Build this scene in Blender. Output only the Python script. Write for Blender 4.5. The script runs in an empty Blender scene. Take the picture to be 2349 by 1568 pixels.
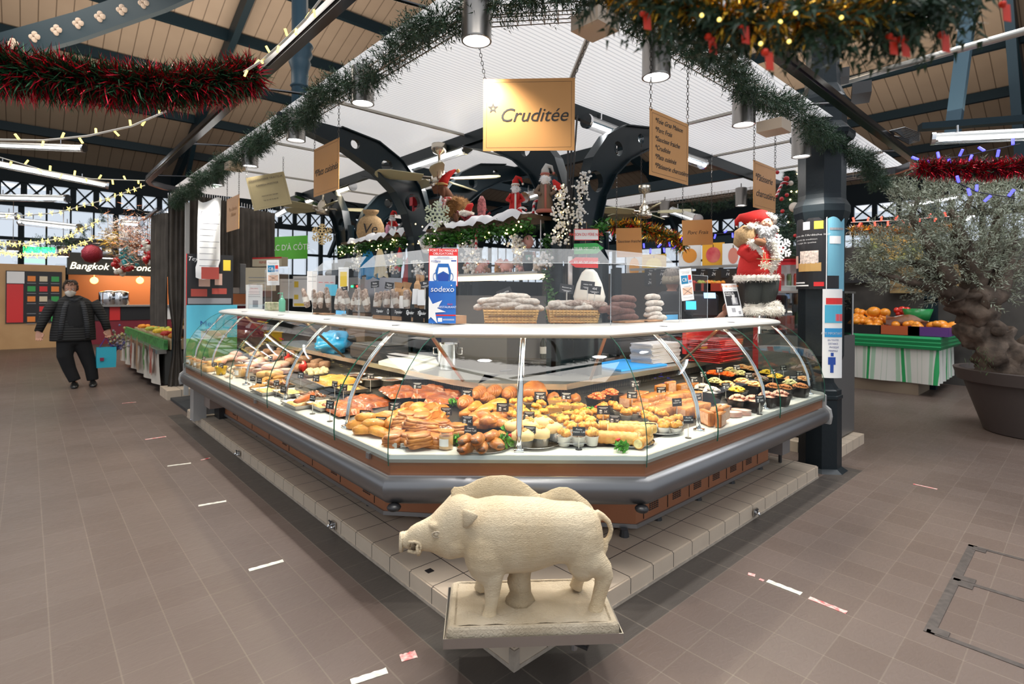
import bpy, math, random
from mathutils import Vector, Matrix, noise
random.seed(7)
SC = bpy.context.scene; COL = SC.collection
PI = math.pi
# camera
F=1223.; CX=1174.5; YH=678.; TH=math.radians(47.67); ROLL=math.radians(.42)
cs,sn=math.cos(TH),math.sin(TH)
FW=Vector((cs,sn,0)); RT=Vector((sn,-cs,0)); UP=Vector((0,0,1))
CAM=Vector((-1.4438,-1.5571,1.5))
cd=bpy.data.cameras.new('camera'); cam=bpy.data.objects.new('camera',cd); COL.objects.link(cam)
cd.sensor_width=36; cd.lens=F/2349*36; cd.shift_y=-(784-YH)/2349; cd.clip_start=.05; cd.clip_end=200
R_=RT*math.cos(ROLL)+UP*math.sin(-ROLL)*-1; U_=UP*math.cos(ROLL)-RT*math.sin(ROLL)
cam.matrix_world=Matrix(((R_.x,U_.x,-FW.x,CAM.x),(R_.y,U_.y,-FW.y,CAM.y),(R_.z,U_.z,-FW.z,CAM.z),(0,0,0,1)))
cd.dof.use_dof=True; cd.dof.focus_distance=3.0; cd.dof.aperture_fstop=3.2
SC.camera=cam
def ray(px,py):
 x=px-CX; y=py-YH; c,s=math.cos(ROLL),math.sin(ROLL)
 a=(x*c+y*s)/F; b=-(-x*s+y*c)/F
 return FW+RT*a+UP*b
def at(px,py,x=None,y=None,z=None,d=None,s=None):
 """the point a line of sight of the photograph meets on a known plane of the place"""
 r=ray(px,py)
 if x is not None: k=(x-CAM.x)/r.x
 elif y is not None: k=(y-CAM.y)/r.y
 elif z is not None: k=(z-CAM.z)/r.z
 elif s is not None: k=(s-CAM.x-CAM.y)/(r.x+r.y)
 else: k=d
 return CAM+r*k
# world, exposure
W=bpy.data.worlds.new('daylight'); SC.world=W; W.use_nodes=True
bg=W.node_tree.nodes['Background']; bg.inputs[0].default_value=(.86,.92,1,1); bg.inputs[1].default_value=.72
SC.view_settings.view_transform='Standard'; SC.view_settings.look='None'
SC.view_settings.exposure=.28; SC.view_settings.gamma=1
def light(kind,name,loc,power,color=(1,1,1),size=.1,sizey=None,to=None,spot=1.2,blend=.3):
 l=bpy.data.lights.new(name,kind); l.energy=power; l.color=color
 if kind=='AREA':
  l.size=size
  if sizey: l.shape='RECTANGLE'; l.size_y=sizey
 elif kind=='SPOT': l.shadow_soft_size=size; l.spot_size=spot; l.spot_blend=blend
 else: l.shadow_soft_size=size
 o=bpy.data.objects.new(name,l); COL.objects.link(o); o.location=loc
 if to is not None: o.rotation_euler=(Vector(to)-Vector(loc)).to_track_quat('-Z','Y').to_euler()
 return o
light('AREA','skylight_daylight',(-1,-1,9.5),430,(1,.955,.90),5,5,to=(-.4,-.4,0))
light('AREA','skylight_daylight',(7.5,-2.2,7.5),330,(.95,.97,1),4,4,to=(7.5,-2.19,0))  # added fill to brighten the right aisle, no skylight stands here
light('AREA','skylight_daylight',(-2.2,9.5,7),210,(1,.93,.84),3,4,to=(-2.2,9.51,0))  # added warm fill for the far left aisle around the walking man
light('AREA','roof_lamp_glow',(6,10,7.5),300,(1,.86,.70),7,7,to=(6,10.1,0))
light('AREA','roof_lamp_glow_up',(1,11,4.6),420,(1,.88,.74),7,7,to=(1,11.1,9))
light('AREA','roof_lamp_glow_up',(11,3,4.6),420,(1,.88,.74),7,7,to=(11,3.1,9))
# materials
MATS={}
def mat(name,col,rough=.5,metal=0,emit=None,es=0,var=0,vs=8,bump=0,bs=40,trans=0,alpha=1,coat=0,col2=None,wave=None,spec=.5,sss=0,obj=True,detail=3):
 if name in MATS: return MATS[name]
 m=bpy.data.materials.new(name); m.use_nodes=True; nt=m.node_tree; N=nt.nodes; L=nt.links
 p=N['Principled BSDF']; c=(*col,1)
 p.inputs['Base Color'].default_value=c; p.inputs['Roughness'].default_value=rough; p.inputs['Metallic'].default_value=metal
 p.inputs['Specular IOR Level'].default_value=spec; p.inputs['Coat Weight'].default_value=coat
 if sss: p.inputs['Subsurface Weight'].default_value=sss; p.inputs['Subsurface Scale'].default_value=.01
 if emit: p.inputs['Emission Color'].default_value=(*emit,1); p.inputs['Emission Strength'].default_value=es
 if trans: p.inputs['Transmission Weight'].default_value=trans
 if alpha<1: p.inputs['Alpha'].default_value=alpha
 tc=N.new('ShaderNodeTexCoord'); src=tc.outputs['Object']
 if var or col2:
  n=N.new('ShaderNodeTexNoise'); n.inputs['Scale'].default_value=vs; n.inputs['Detail'].default_value=detail
  L.new(src,n.inputs['Vector'])
  r=N.new('ShaderNodeValToRGB'); e=r.color_ramp.elements
  if col2: e[0].color=(*col2,1); e[1].color=c; e[0].position=.5-.2*(1-var); e[1].position=.5+.2*(1-var)
  else:
   e[0].color=tuple(max(0,x*(1-var)) for x in col)+(1,); e[1].color=tuple(min(1,x*(1+var)) for x in col)+(1,); e[0].position=.3; e[1].position=.7
  L.new(n.outputs['Fac'],r.inputs[0]); L.new(r.outputs[0],p.inputs['Base Color'])
 if bump:
  n=N.new('ShaderNodeTexNoise'); n.inputs['Scale'].default_value=bs; n.inputs['Detail'].default_value=4
  L.new(src,n.inputs['Vector'])
  b=N.new('ShaderNodeBump'); b.inputs['Strength'].default_value=bump; b.inputs['Distance'].default_value=.01
  L.new(n.outputs['Fac'],b.inputs['Height']); L.new(b.outputs[0],p.inputs['Normal'])
 if wave:   # (axis, scale, strength): fine ribs
  w=N.new('ShaderNodeTexWave'); w.bands_direction=wave[0]; w.inputs['Scale'].default_value=wave[1]; w.inputs['Distortion'].default_value=wave[3] if len(wave)>3 else 0
  L.new(src,w.inputs['Vector'])
  b=N.new('ShaderNodeBump'); b.inputs['Strength'].default_value=wave[2]; b.inputs['Distance'].default_value=.01
  L.new(w.outputs['Fac'],b.inputs['Height']); L.new(b.outputs[0],p.inputs['Normal'])
 MATS[name]=m; return m
def glassmat(name,tint=(1,1,1),refl=.10,rough=.0,film=0.,filmcol=(.8,.85,.9)):
 if name in MATS: return MATS[name]
 m=bpy.data.materials.new(name); m.use_nodes=True; nt=m.node_tree; N=nt.nodes; L=nt.links
 N.remove(N['Principled BSDF']); o=N['Material Output']
 t=N.new('ShaderNodeBsdfTransparent'); t.inputs[0].default_value=(*tint,1)
 g=N.new('ShaderNodeBsdfGlossy'); g.inputs['Roughness'].default_value=rough; g.inputs[0].default_value=(1,1,1,1)
 lw=N.new('ShaderNodeLayerWeight'); lw.inputs[0].default_value=.5
 pw=N.new('ShaderNodeMath'); pw.operation='POWER'; pw.inputs[1].default_value=4.5; L.new(lw.outputs['Facing'],pw.inputs[0])
 mm=N.new('ShaderNodeMath'); mm.operation='MULTIPLY_ADD'; mm.inputs[1].default_value=.7; mm.inputs[2].default_value=refl; L.new(pw.outputs[0],mm.inputs[0])
 mx=N.new('ShaderNodeMixShader'); L.new(mm.outputs[0],mx.inputs[0]); L.new(t.outputs[0],mx.inputs[1]); L.new(g.outputs[0],mx.inputs[2])
 out=mx
 if film:
  d=N.new('ShaderNodeBsdfDiffuse'); d.inputs[0].default_value=(*filmcol,1)
  m2=N.new('ShaderNodeMixShader'); m2.inputs[0].default_value=film; L.new(mx.outputs[0],m2.inputs[1]); L.new(d.outputs[0],m2.inputs[2]); out=m2
 L.new(out.outputs[0],o.inputs[0]); MATS[name]=m; return m
# mesh helpers
class B:
 def __init__(s): s.v=[]; s.f=[]; s.m=[]
 def add(s,vs,fs,mi=0,M=None):
  k=len(s.v)
  s.v+= [tuple(M@Vector(v)) for v in vs] if M is not None else [tuple(v) for v in vs]
  s.f+=[tuple(i+k for i in f) for f in fs]; s.m+=[mi]*len(fs); return s
 def box(s,c,d,rz=0,mi=0,M=None,bev=0):
  x,y,z=d[0]/2,d[1]/2,d[2]/2; R=Matrix.Translation(c)@Matrix.Rotation(rz,4,'Z')
  if M is not None: R=M@R
  if bev:
   b=bev; ring=[]
   P=[(-x+b,-y),(x-b,-y),(x,-y+b),(x,y-b),(x-b,y),(-x+b,y),(-x,y-b),(-x,-y+b)]
   Q=[(max(-x+b,min(x-b,px)),max(-y+b,min(y-b,py))) for px,py in P]
   vs=[(q[0],q[1],-z) for q in Q]+[(p[0],p[1],-z+b) for p in P]+[(p[0],p[1],z-b) for p in P]+[(q[0],q[1],z) for q in Q]
   fs=[tuple(range(7,-1,-1)),tuple(range(24,32))]
   for r in range(3):
    for i in range(8): j=(i+1)%8; fs.append((r*8+i,r*8+j,r*8+8+j,r*8+8+i))
   return s.add(vs,fs,mi,R)
  vs=[(-x,-y,-z),(x,-y,-z),(x,y,-z),(-x,y,-z),(-x,-y,z),(x,-y,z),(x,y,z),(-x,y,z)]
  return s.add(vs,[(3,2,1,0),(4,5,6,7),(0,1,5,4),(1,2,6,5),(2,3,7,6),(3,0,4,7)],mi,R)
 def rings(s,rs,mi=0,cap=(1,1),closed=True,loop=False):
  n=len(rs[0]); vs=[p for r in rs for p in r]; fs=[]; K=len(rs)
  for k in range(K if loop else K-1):
   k2=(k+1)%K
   for i in range(n if closed else n-1):
    j=(i+1)%n; fs.append((k*n+i,k*n+j,k2*n+j,k2*n+i))
  if closed and not loop:
   if cap[0]: fs.append(tuple(range(n-1,-1,-1)))
   if cap[1]: fs.append(tuple((K-1)*n+i for i in range(n)))
  return s.add(vs,fs,mi)
 def tube(s,pts,r,n=8,mi=0,cap=(1,1),loop=False):
  pts=[Vector(p) for p in pts]; K=len(pts); rs=[]; a=None
  for i,p in enumerate(pts):
   if loop: t=pts[(i+1)%K]-pts[i-1]
   else: t=pts[min(i+1,K-1)]-pts[max(i-1,0)]
   if t.length<1e-9: t=Vector((0,0,1))
   t.normalize()
   if a is None: a=t.orthogonal().normalized()
   a=(a-t*a.dot(t)); a=a.normalized() if a.length>1e-6 else t.orthogonal().normalized()
   b=t.cross(a); rr=r[i] if isinstance(r,(list,tuple)) else r
   rs.append([p+(a*math.cos(2*PI*k/n)+b*math.sin(2*PI*k/n))*rr for k in range(n)])
  return s.rings(rs,mi,cap,loop=loop)
 def lathe(s,prof,c=(0,0,0),n=24,mi=0,M=None,cap=(1,1),ph=0,sx=1,sy=1):
  c=Vector(c); rs=[[c+Vector((r*sx*math.cos(2*PI*k/n+ph),r*sy*math.sin(2*PI*k/n+ph),z)) for k in range(n)] for r,z in prof]
  if M is not None: rs=[[M@p for p in r] for r in rs]
  return s.rings(rs,mi,cap)
 def ball(s,c,r,nu=12,nv=8,mi=0,M=None,jit=0):
  if not isinstance(r,(tuple,list)): r=(r,r,r)
  c=Vector(c); rs=[]
  for j in range(nv+1):
   t=PI*j/nv; t=min(max(t,.02),PI-.02)
   row=[]
   for i in range(nu):
    a=2*PI*i/nu; k=1+(random.uniform(-jit,jit) if jit else 0)
    p=Vector((math.sin(t)*math.cos(a)*r[0],math.sin(t)*math.sin(a)*r[1],-math.cos(t)*r[2]))*k
    row.append(M@(c+p) if M is not None else c+p)
   rs.append(row)
  return s.rings(rs,mi)
 def prism(s,poly,z0,z1,mi=0,M=None):
  n=len(poly); vs=[(x,y,z0) for x,y in poly]+[(x,y,z1) for x,y in poly]
  fs=[tuple(range(n-1,-1,-1)),tuple(range(n,2*n))]+[(i,(i+1)%n,n+(i+1)%n,n+i) for i in range(n)]
  return s.add(vs,fs,mi,M)
 def plate(s,pts,thick,mi=0):
  """planar polygon of 3d points given a thickness along its normal"""
  P=[Vector(p) for p in pts]; n=(P[1]-P[0]).cross(P[2]-P[0]).normalized()*thick; k=len(P)
  return s.add(P+[p+n for p in P],[tuple(range(k-1,-1,-1)),tuple(range(k,2*k))]+[(i,(i+1)%k,k+(i+1)%k,k+i) for i in range(k)],mi)
 def mesh(s,name,mats=None,smooth=False):
  me=bpy.data.meshes.new(name); me.from_pydata(s.v,[],s.f)
  for m in (mats or []): me.materials.append(m)
  if mats and len(mats)>1: me.polygons.foreach_set('material_index',s.m)
  if smooth: me.polygons.foreach_set('use_smooth',[True]*len(s.f))
  me.update(); return me
 def obj(s,name,mats,parent=None,smooth=False,world=True,auto=None):
  if not isinstance(mats,(list,tuple)): mats=[mats]
  me=s.mesh(name,mats,smooth)
  if auto is not None:
   me.polygons.foreach_set('use_smooth',[True]*len(s.f)); me.set_sharp_from_angle(angle=math.radians(auto))
  o=bpy.data.objects.new(name,me); COL.objects.link(o)
  if parent is not None:
   o.parent=parent
   if world: o.matrix_parent_inverse=mw(parent).inverted()
  return o
def mw(o):
 M=o.matrix_basis.copy()
 if o.parent: return mw(o.parent)@o.matrix_parent_inverse@M
 return M
def tag(o,label=None,cat=None,group=None,kind=None):
 if label: o['label']=label
 if cat: o['category']=cat
 if group: o['group']=group
 if kind: o['kind']=kind
 return o
def thing(name,label,cat,loc=(0,0,0),rz=0,group=None,kind=None):
 o=bpy.data.objects.new(name,None); COL.objects.link(o); o.location=loc; o.rotation_euler=(0,0,rz); o.empty_display_size=.1
 return tag(o,label,cat,group,kind)
def dup(o,parent=None,loc=None,rot=None,scale=None,label=None,group=None):
 c=o.copy(); COL.objects.link(c)
 if parent is not None: c.parent=parent
 if loc is not None: c.location=loc
 if rot is not None: c.rotation_euler=rot
 if scale is not None: c.scale=scale if isinstance(scale,(tuple,list,Vector)) else (scale,)*3
 if label: c['label']=label
 if group: c['group']=group
 for ch in KIDS(o): dup(ch,c)
 return c
def KIDS(o): return [x for x in list(COL.objects) if x.parent is o] if False else [bpy.data.objects[n] for n in CH.get(o.name,[])]
CH={}
def index_children(root):
 for x in COL.objects:
  if x.parent: CH.setdefault(x.parent.name,[])
  if x.parent and x.name not in CH[x.parent.name]: CH[x.parent.name].append(x.name)
class Proto:
 """one built thing, moved to its first place and copied for every further one"""
 def __init__(s,root): s.root=root; s.kids=[]; s.used=False; s._scan()
 def _scan(s):
  def rec(o): return [(c,rec(c)) for c in COL.objects if c.parent==o]
  s.tree=rec(s.root)
 def put(s,loc,rot=(0,0,0),scale=1,label=None,group=None,cat=None):
  if isinstance(rot,(int,float)): rot=(0,0,rot)
  if not s.used: o=s.root; s.used=True
  else:
   o=s.root.copy(); COL.objects.link(o)
   def rec(tr,par):
    for c,sub in tr:
     d=c.copy(); COL.objects.link(d); d.parent=par; rec(sub,d)
   rec(s.tree,o)
  o.location=loc; o.rotation_euler=rot; o.scale=scale if isinstance(scale,(tuple,list)) else (scale,)*3
  if label: o['label']=label
  if group: o['group']=group
  if cat: o['category']=cat
  return o
TXT={}
def text_mesh(body,size=.1,shear=0,align='CENTER',ext=.0006,space=1,spl=1):
 k=(body,size,shear,align,ext,space,spl)
 if k in TXT: return TXT[k]
 c=bpy.data.curves.new('t','FONT'); c.body=body; c.size=size; c.shear=shear; c.align_x=align; c.align_y='CENTER'; c.extrude=ext; c.space_character=space; c.space_line=spl; c.resolution_u=3
 o=bpy.data.objects.new('t',c); COL.objects.link(o)
 dg=bpy.context.evaluated_depsgraph_get(); me=bpy.data.meshes.new_from_object(o.evaluated_get(dg))
 vs=[tuple(v.co) for v in me.vertices]; fs=[tuple(p.vertices) for p in me.polygons]
 bpy.data.objects.remove(o); bpy.data.curves.remove(c); bpy.data.meshes.remove(me)
 TXT[k]=(vs,fs); return TXT[k]
def face_matrix(loc,normal,up=(0,0,1)):
 """x to the reader's right, y up, z out of the face"""
 n=Vector(normal).normalized(); x=Vector(up).cross(n).normalized(); y=n.cross(x)
 return Matrix(((x.x,y.x,n.x,loc[0]),(x.y,y.y,n.y,loc[1]),(x.z,y.z,n.z,loc[2]),(0,0,0,1)))
def add_text(b,M,body,size,x=0,y=0,mi=0,shear=0,align='CENTER',off=.0015,sx=1,**k):
 vs,fs=text_mesh(body,size,shear,align,**k)
 b.add([(v[0]*sx+x,v[1]+y,v[2]+off) for v in vs],fs,mi,M)
def rect(b,M,x0,y0,x1,y1,mi=0,off=.001):
 b.add([(x0,y0,off),(x1,y0,off),(x1,y1,off),(x0,y1,off)],[(0,1,2,3)],mi,M)
def disc(b,M,x,y,r,mi=0,off=.001,n=20,ry=None,r0=0):
 ry=ry or r
 P=[(x+r*math.cos(2*PI*i/n),y+ry*math.sin(2*PI*i/n),off) for i in range(n)]
 if r0:
  Q=[(x+r0*math.cos(2*PI*i/n),y+r0*ry/r*math.sin(2*PI*i/n),off) for i in range(n)]
  b.add(P+Q,[(i,(i+1)%n,n+(i+1)%n,n+i) for i in range(n)],mi,M)
 else: b.add(P,[tuple(range(n))],mi,M)
ORD=['first','second','third','fourth','fifth','sixth','seventh','eighth','ninth','tenth','eleventh','twelfth','thirteenth','fourteenth','fifteenth','sixteenth','seventeenth','eighteenth','nineteenth','twentieth']
def lerp(a,b,t): return a+(b-a)*t
def struct(o,kind='structure'): o['kind']=kind; return o
steel=mat('brushed_steel',(.50,.48,.46),.32,1,bump=.05,bs=60)
chrome=mat('chrome',(.75,.76,.78),.12,1)
alu=mat('aluminium',(.36,.36,.37),.34,.9)
white=mat('white_enamel',(.80,.79,.76),.35)
black=mat('black_plastic',(.02,.02,.022),.4)
darksteel=mat('dark_blue_paint',(.007,.018,.025),.5,spec=.2)
bluesteel=mat('blue_grey_paint',(.022,.05,.072),.5,spec=.25)
tube_on=mat('lit_tube',(1,1,1),.5,emit=(.93,.96,1),es=14)
warm_on=mat('warm_bulb',(1,.8,.4),.5,emit=(1,.72,.25),es=12)
paper=mat('white_paper',(.80,.80,.78),.6)
# floor, plinth, hall shell
def floor_mat():
 m=bpy.data.materials.new('slate_floor_tiles'); m.use_nodes=True; nt=m.node_tree; N=nt.nodes; L=nt.links; p=N['Principled BSDF']
 tc=N.new('ShaderNodeTexCoord'); sep=N.new('ShaderNodeSeparateXYZ'); L.new(tc.outputs['Object'],sep.inputs[0])
 def M(op,a,b=None,c=None):
  n=N.new('ShaderNodeMath'); n.operation=op
  for i,v in enumerate((a,b,c)):
   if v is None: continue
   if isinstance(v,(int,float)): n.inputs[i].default_value=v
   else: L.new(v,n.inputs[i])
  return n.outputs[0]
 X,Y=sep.outputs[0],sep.outputs[1]
 u=M('DIVIDE',M('SUBTRACT',X,.04),.2); v=M('DIVIDE',M('SUBTRACT',Y,.01),.2)
 fu,fv=M('FRACT',u),M('FRACT',v)
 du=M('MINIMUM',fu,M('SUBTRACT',1,fu)); dv=M('MINIMUM',fv,M('SUBTRACT',1,fv))
 nz=N.new('ShaderNodeTexNoise'); nz.inputs['Scale'].default_value=2.2; nz.inputs['Detail'].default_value=5; L.new(tc.outputs['Object'],nz.inputs[0])
 jw=M('MULTIPLY_ADD',nz.outputs['Fac'],.02,.004)
 ju=M('LESS_THAN',du,jw); jv=M('LESS_THAN',dv,M('MULTIPLY',jw,.85)); J=M('MAXIMUM',ju,jv)
 cell=N.new('ShaderNodeCombineXYZ'); L.new(M('FLOOR',u),cell.inputs[0]); L.new(M('FLOOR',v),cell.inputs[1])
 wn=N.new('ShaderNodeTexWhiteNoise'); wn.noise_dimensions='2D'; L.new(cell.outputs[0],wn.inputs['Vector'])
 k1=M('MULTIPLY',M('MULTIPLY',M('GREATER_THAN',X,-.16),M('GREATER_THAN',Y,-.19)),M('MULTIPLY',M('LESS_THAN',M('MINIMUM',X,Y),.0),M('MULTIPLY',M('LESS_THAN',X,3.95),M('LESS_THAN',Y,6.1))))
 cr=N.new('ShaderNodeMixRGB'); cr.inputs[1].default_value=(.130,.094,.076,1); cr.inputs[2].default_value=(.150,.112,.093,1); L.new(wn.outputs[0],cr.inputs[0])
 ns=N.new('ShaderNodeTexNoise'); ns.inputs['Scale'].default_value=.45; ns.inputs['Detail'].default_value=4; L.new(tc.outputs['Object'],ns.inputs[0])
 m2=N.new('ShaderNodeMixRGB'); m2.blend_type='MULTIPLY'; m2.inputs[0].default_value=.55; L.new(cr.outputs[0],m2.inputs[1])
 rr=N.new('ShaderNodeValToRGB'); rr.color_ramp.elements[0].position=.35; rr.color_ramp.elements[0].color=(.55,.55,.57,1); rr.color_ramp.elements[1].position=.65; L.new(ns.outputs['Fac'],rr.inputs[0]); L.new(rr.outputs[0],m2.inputs[2])
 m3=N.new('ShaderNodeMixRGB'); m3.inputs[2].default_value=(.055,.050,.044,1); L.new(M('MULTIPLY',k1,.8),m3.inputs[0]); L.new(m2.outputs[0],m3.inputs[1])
 m4=N.new('ShaderNodeMixRGB'); m4.inputs[2].default_value=(.25,.21,.165,1); L.new(M('MULTIPLY',M('ADD',M('MULTIPLY',jv,.5),M('MULTIPLY',ju,.75)),M('MULTIPLY_ADD',ns.outputs['Fac'],1.3,-.15)),m4.inputs[0]); m4.use_clamp=True; L.new(m3.outputs[0],m4.inputs[1])
 L.new(m4.outputs[0],p.inputs['Base Color'])
 mp=N.new('ShaderNodeMapping'); mp.inputs['Scale'].default_value=(14,45,20); mp.inputs['Rotation'].default_value=(0,0,.6); L.new(tc.outputs['Object'],mp.inputs[0])
 n2=N.new('ShaderNodeTexNoise'); n2.inputs['Scale'].default_value=1; n2.inputs['Detail'].default_value=6; n2.inputs['Distortion'].default_value=1.4; L.new(mp.outputs[0],n2.inputs[0])
 h=M('SUBTRACT',M('MULTIPLY',n2.outputs['Fac'],.6),M('MULTIPLY',J,.5))
 b=N.new('ShaderNodeBump'); b.inputs['Strength'].default_value=.3; b.inputs['Distance'].default_value=.008; L.new(h,b.inputs['Height']); L.new(b.outputs[0],p.inputs['Normal'])
 L.new(M('MULTIPLY_ADD',n2.outputs['Fac'],.25,.32),p.inputs['Roughness']); p.inputs['Specular IOR Level'].default_value=.42
 return m
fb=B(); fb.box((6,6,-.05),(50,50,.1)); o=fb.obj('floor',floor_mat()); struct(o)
def tile_mat(name,c1,c2,grout,w=.2,ox=0,oy=0,gw=.012,rough=.4,zoff=None):
 m=bpy.data.materials.new(name); m.use_nodes=True; nt=m.node_tree; N=nt.nodes; L=nt.links; p=N['Principled BSDF']
 tc=N.new('ShaderNodeTexCoord'); sep=N.new('ShaderNodeSeparateXYZ'); L.new(tc.outputs['Object'],sep.inputs[0])
 outs=[]
 for i,o_ in ((0,ox),(1,oy)):
  a=N.new('ShaderNodeMath'); a.operation='SUBTRACT'; a.inputs[1].default_value=o_; L.new(sep.outputs[i],a.inputs[0])
  d=N.new('ShaderNodeMath'); d.operation='DIVIDE'; d.inputs[1].default_value=w; L.new(a.outputs[0],d.inputs[0])
  f=N.new('ShaderNodeMath'); f.operation='FRACT'; L.new(d.outputs[0],f.inputs[0])
  g=N.new('ShaderNodeMath'); g.operation='LESS_THAN'; g.inputs[1].default_value=gw/w; L.new(f.outputs[0],g.inputs[0]); outs.append(g)
 mx=N.new('ShaderNodeMath'); mx.operation='MAXIMUM'; L.new(outs[0].outputs[0],mx.inputs[0]); L.new(outs[1].outputs[0],mx.inputs[1])
 n=N.new('ShaderNodeTexNoise'); n.inputs['Scale'].default_value=9; n.inputs['Detail'].default_value=5; L.new(tc.outputs['Object'],n.inputs[0])
 c=N.new('ShaderNodeMixRGB'); c.inputs[1].default_value=(*c1,1); c.inputs[2].default_value=(*c2,1); L.new(n.outputs['Fac'],c.inputs[0])
 g=N.new('ShaderNodeMixRGB'); g.inputs[2].default_value=(*grout,1); L.new(mx.outputs[0],g.inputs[0]); L.new(c.outputs[0],g.inputs[1]); L.new(g.outputs[0],p.inputs['Base Color'])
 p.inputs['Roughness'].default_value=rough
 return m
ptile=tile_mat('beige_plinth_tiles',(.56,.45,.345),(.64,.53,.41),(.035,.033,.03),.2,-.008,-.012,.005)
grout=mat('cement_edge',(.42,.35,.28),.8,var=.2,vs=20)
pb=B()
PX,PY=3.44,5.85
pb.prism([(.012,.012),(PX,.012),(PX,2.2),(2.2,2.2),(2.2,PY),(.012,PY)],0,.10)
pb.prism([(0,0),(PX+.01,0),(PX+.01,.012),(.012,.012),(.012,PY+.01),(0,PY+.01)],0,.016,1)
pb.prism([(.004,.004),(PX+.004,.004),(PX+.004,.02),(.02,.02),(.02,PY+.004),(.004,PY+.004)],.016,.094,0)
pb.prism([(-.001,-.001),(.03,-.001),(-.001,.03)],0,.085,1)
struct(pb.obj('trim_1',[ptile,grout]))
pb=B(); pb.prism([(4.10,.06),(4.97,.06),(4.97,2),(4.10,2)],0,.10); struct(pb.obj('trim_2',[ptile]))
pb=B(); pb.prism([(.02,7.2),(1.9,7.2),(1.9,7.75),(.02,7.75)],0,.13); struct(pb.obj('trim_3',[ptile]))
pb=B(); pb.prism([(.06,5.87),(1.9,5.87),(1.9,7.2),(.06,7.2)],0,.035); struct(pb.obj('trim_4',[mat('dark_slate_strip',(.03,.035,.04),.5,var=.3)]))
frame=mat('iron_black_green',(.006,.012,.016),.6,spec=.2)
pane=glassmat('window_pane',(.96,.98,1),.08)
wood_in=mat('dark_wall_boards',(.012,.014,.016),.8,var=.3)
def hall_wall(name,fn,L0,L1,step,win_name):
 """fn(s,z)->point in the wall plane; openings left free between the bars"""
 b=B()
 def bar(s0,z0,s1,z1,w):
  a,c=Vector(fn(s0,z0)),Vector(fn(s1,z1)); b.tube([a,c],w/2,4)
 def slab(s0,s1,z0,z1,t=.14):
  P=[Vector(fn(s0,z0)),Vector(fn(s1,z0)),Vector(fn(s1,z1)),Vector(fn(s0,z1))]; b.plate(P,t)
 slab(L0,L1,0,2.35); slab(L0,L1,4.28,4.50); slab(L0,L1,5.05,6.2); slab(L0,L1,3.18,3.28)
 s=L0; k=0
 while s<L1:
  slab(s,s+.16,4.5,5.05,.10)
  bar(s+.16,4.5,s+step,5.05,.07); bar(s+.16,5.05,s+step,4.5,.07)
  bar(s+.02,2.3,s+.02,4.3,.07 if k%4 else .22)
  s+=step; k+=1
 o=struct(b.obj(name,frame))
 g=B(); P=[Vector(fn(L0,2.3))+Vector((.1,.1,0)),Vector(fn(L1,2.3))+Vector((.1,.1,0)),Vector(fn(L1,5.05))+Vector((.1,.1,0)),Vector(fn(L0,5.05))+Vector((.1,.1,0))]
 g.plate(P,.01); struct(g.obj(win_name,pane))
hall_wall('wall_back',lambda s,z:(s,22,z),-14,22,.62,'window_1')
hall_wall('wall_right',lambda s,z:(22,s,z),-8,22,.75,'window_2')
b=B()
for x in [-12+2.1*i for i in range(16)]: b.box((x,22.6,3.6),(1.0,.1,3.0),0)
for y in [-7+2.3*i for i in range(12)]: b.box((22.6,y,3.4),(.1,1.1,2.6),0)
def board_mat(name,axis):
 m=bpy.data.materials.new(name); m.use_nodes=True; nt=m.node_tree; N=nt.nodes; L=nt.links; p=N['Principled BSDF']
 tc=N.new('ShaderNodeTexCoord'); sep=N.new('ShaderNodeSeparateXYZ'); L.new(tc.outputs['Object'],sep.inputs[0])
 d=N.new('ShaderNodeMath'); d.operation='DIVIDE'; d.inputs[1].default_value=.32; L.new(sep.outputs[axis],d.inputs[0])
 f=N.new('ShaderNodeMath'); f.operation='FRACT'; L.new(d.outputs[0],f.inputs[0])
 g=N.new('ShaderNodeMath'); g.operation='LESS_THAN'; g.inputs[1].default_value=.07; L.new(f.outputs[0],g.inputs[0])
 n=N.new('ShaderNodeTexNoise'); n.inputs['Scale'].default_value=1.5; L.new(tc.outputs['Object'],n.inputs[0])
 c=N.new('ShaderNodeMixRGB'); c.inputs[1].default_value=(.30,.225,.165,1); c.inputs[2].default_value=(.37,.285,.21,1); L.new(n.outputs[0],c.inputs[0])
 k=N.new('ShaderNodeMixRGB'); k.inputs[2].default_value=(.14,.10,.07,1); L.new(g.outputs[0],k.inputs[0]); L.new(c.outputs[0],k.inputs[1]); L.new(k.outputs[0],p.inputs['Base Color']); p.inputs['Roughness'].default_value=.6
 return m
SL=.36; ZE=5.75
def zr(d): return ZE+SL*(22.3-d)
top=5.2
rb=B()
rb.add([(-14,22.3,ZE),(22.3,22.3,ZE),(top,top,zr(top)),(-14,top,zr(top))],[(0,1,2,3)],0)
rb.add([(-14,22.3,ZE+.12),(22.3,22.3,ZE+.12),(top,top,zr(top)+.12),(-14,top,zr(top)+.12)],[(3,2,1,0)],0)
struct(rb.obj('ceiling',board_mat('roof_boards_left',0)))
rb=B()
rb.add([(22.3,22.3,ZE),(22.3,-10,ZE),(top,-10,zr(top)),(top,top,zr(top))],[(0,1,2,3)],0)
rb.add([(22.3,22.3,ZE+.12),(22.3,-10,ZE+.12),(top,-10,zr(top)+.12),(top,top,zr(top)+.12)],[(3,2,1,0)],0)
struct(rb.obj('ceiling',board_mat('roof_boards_right',1)))
lb=B()
zt=zr(top)
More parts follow.
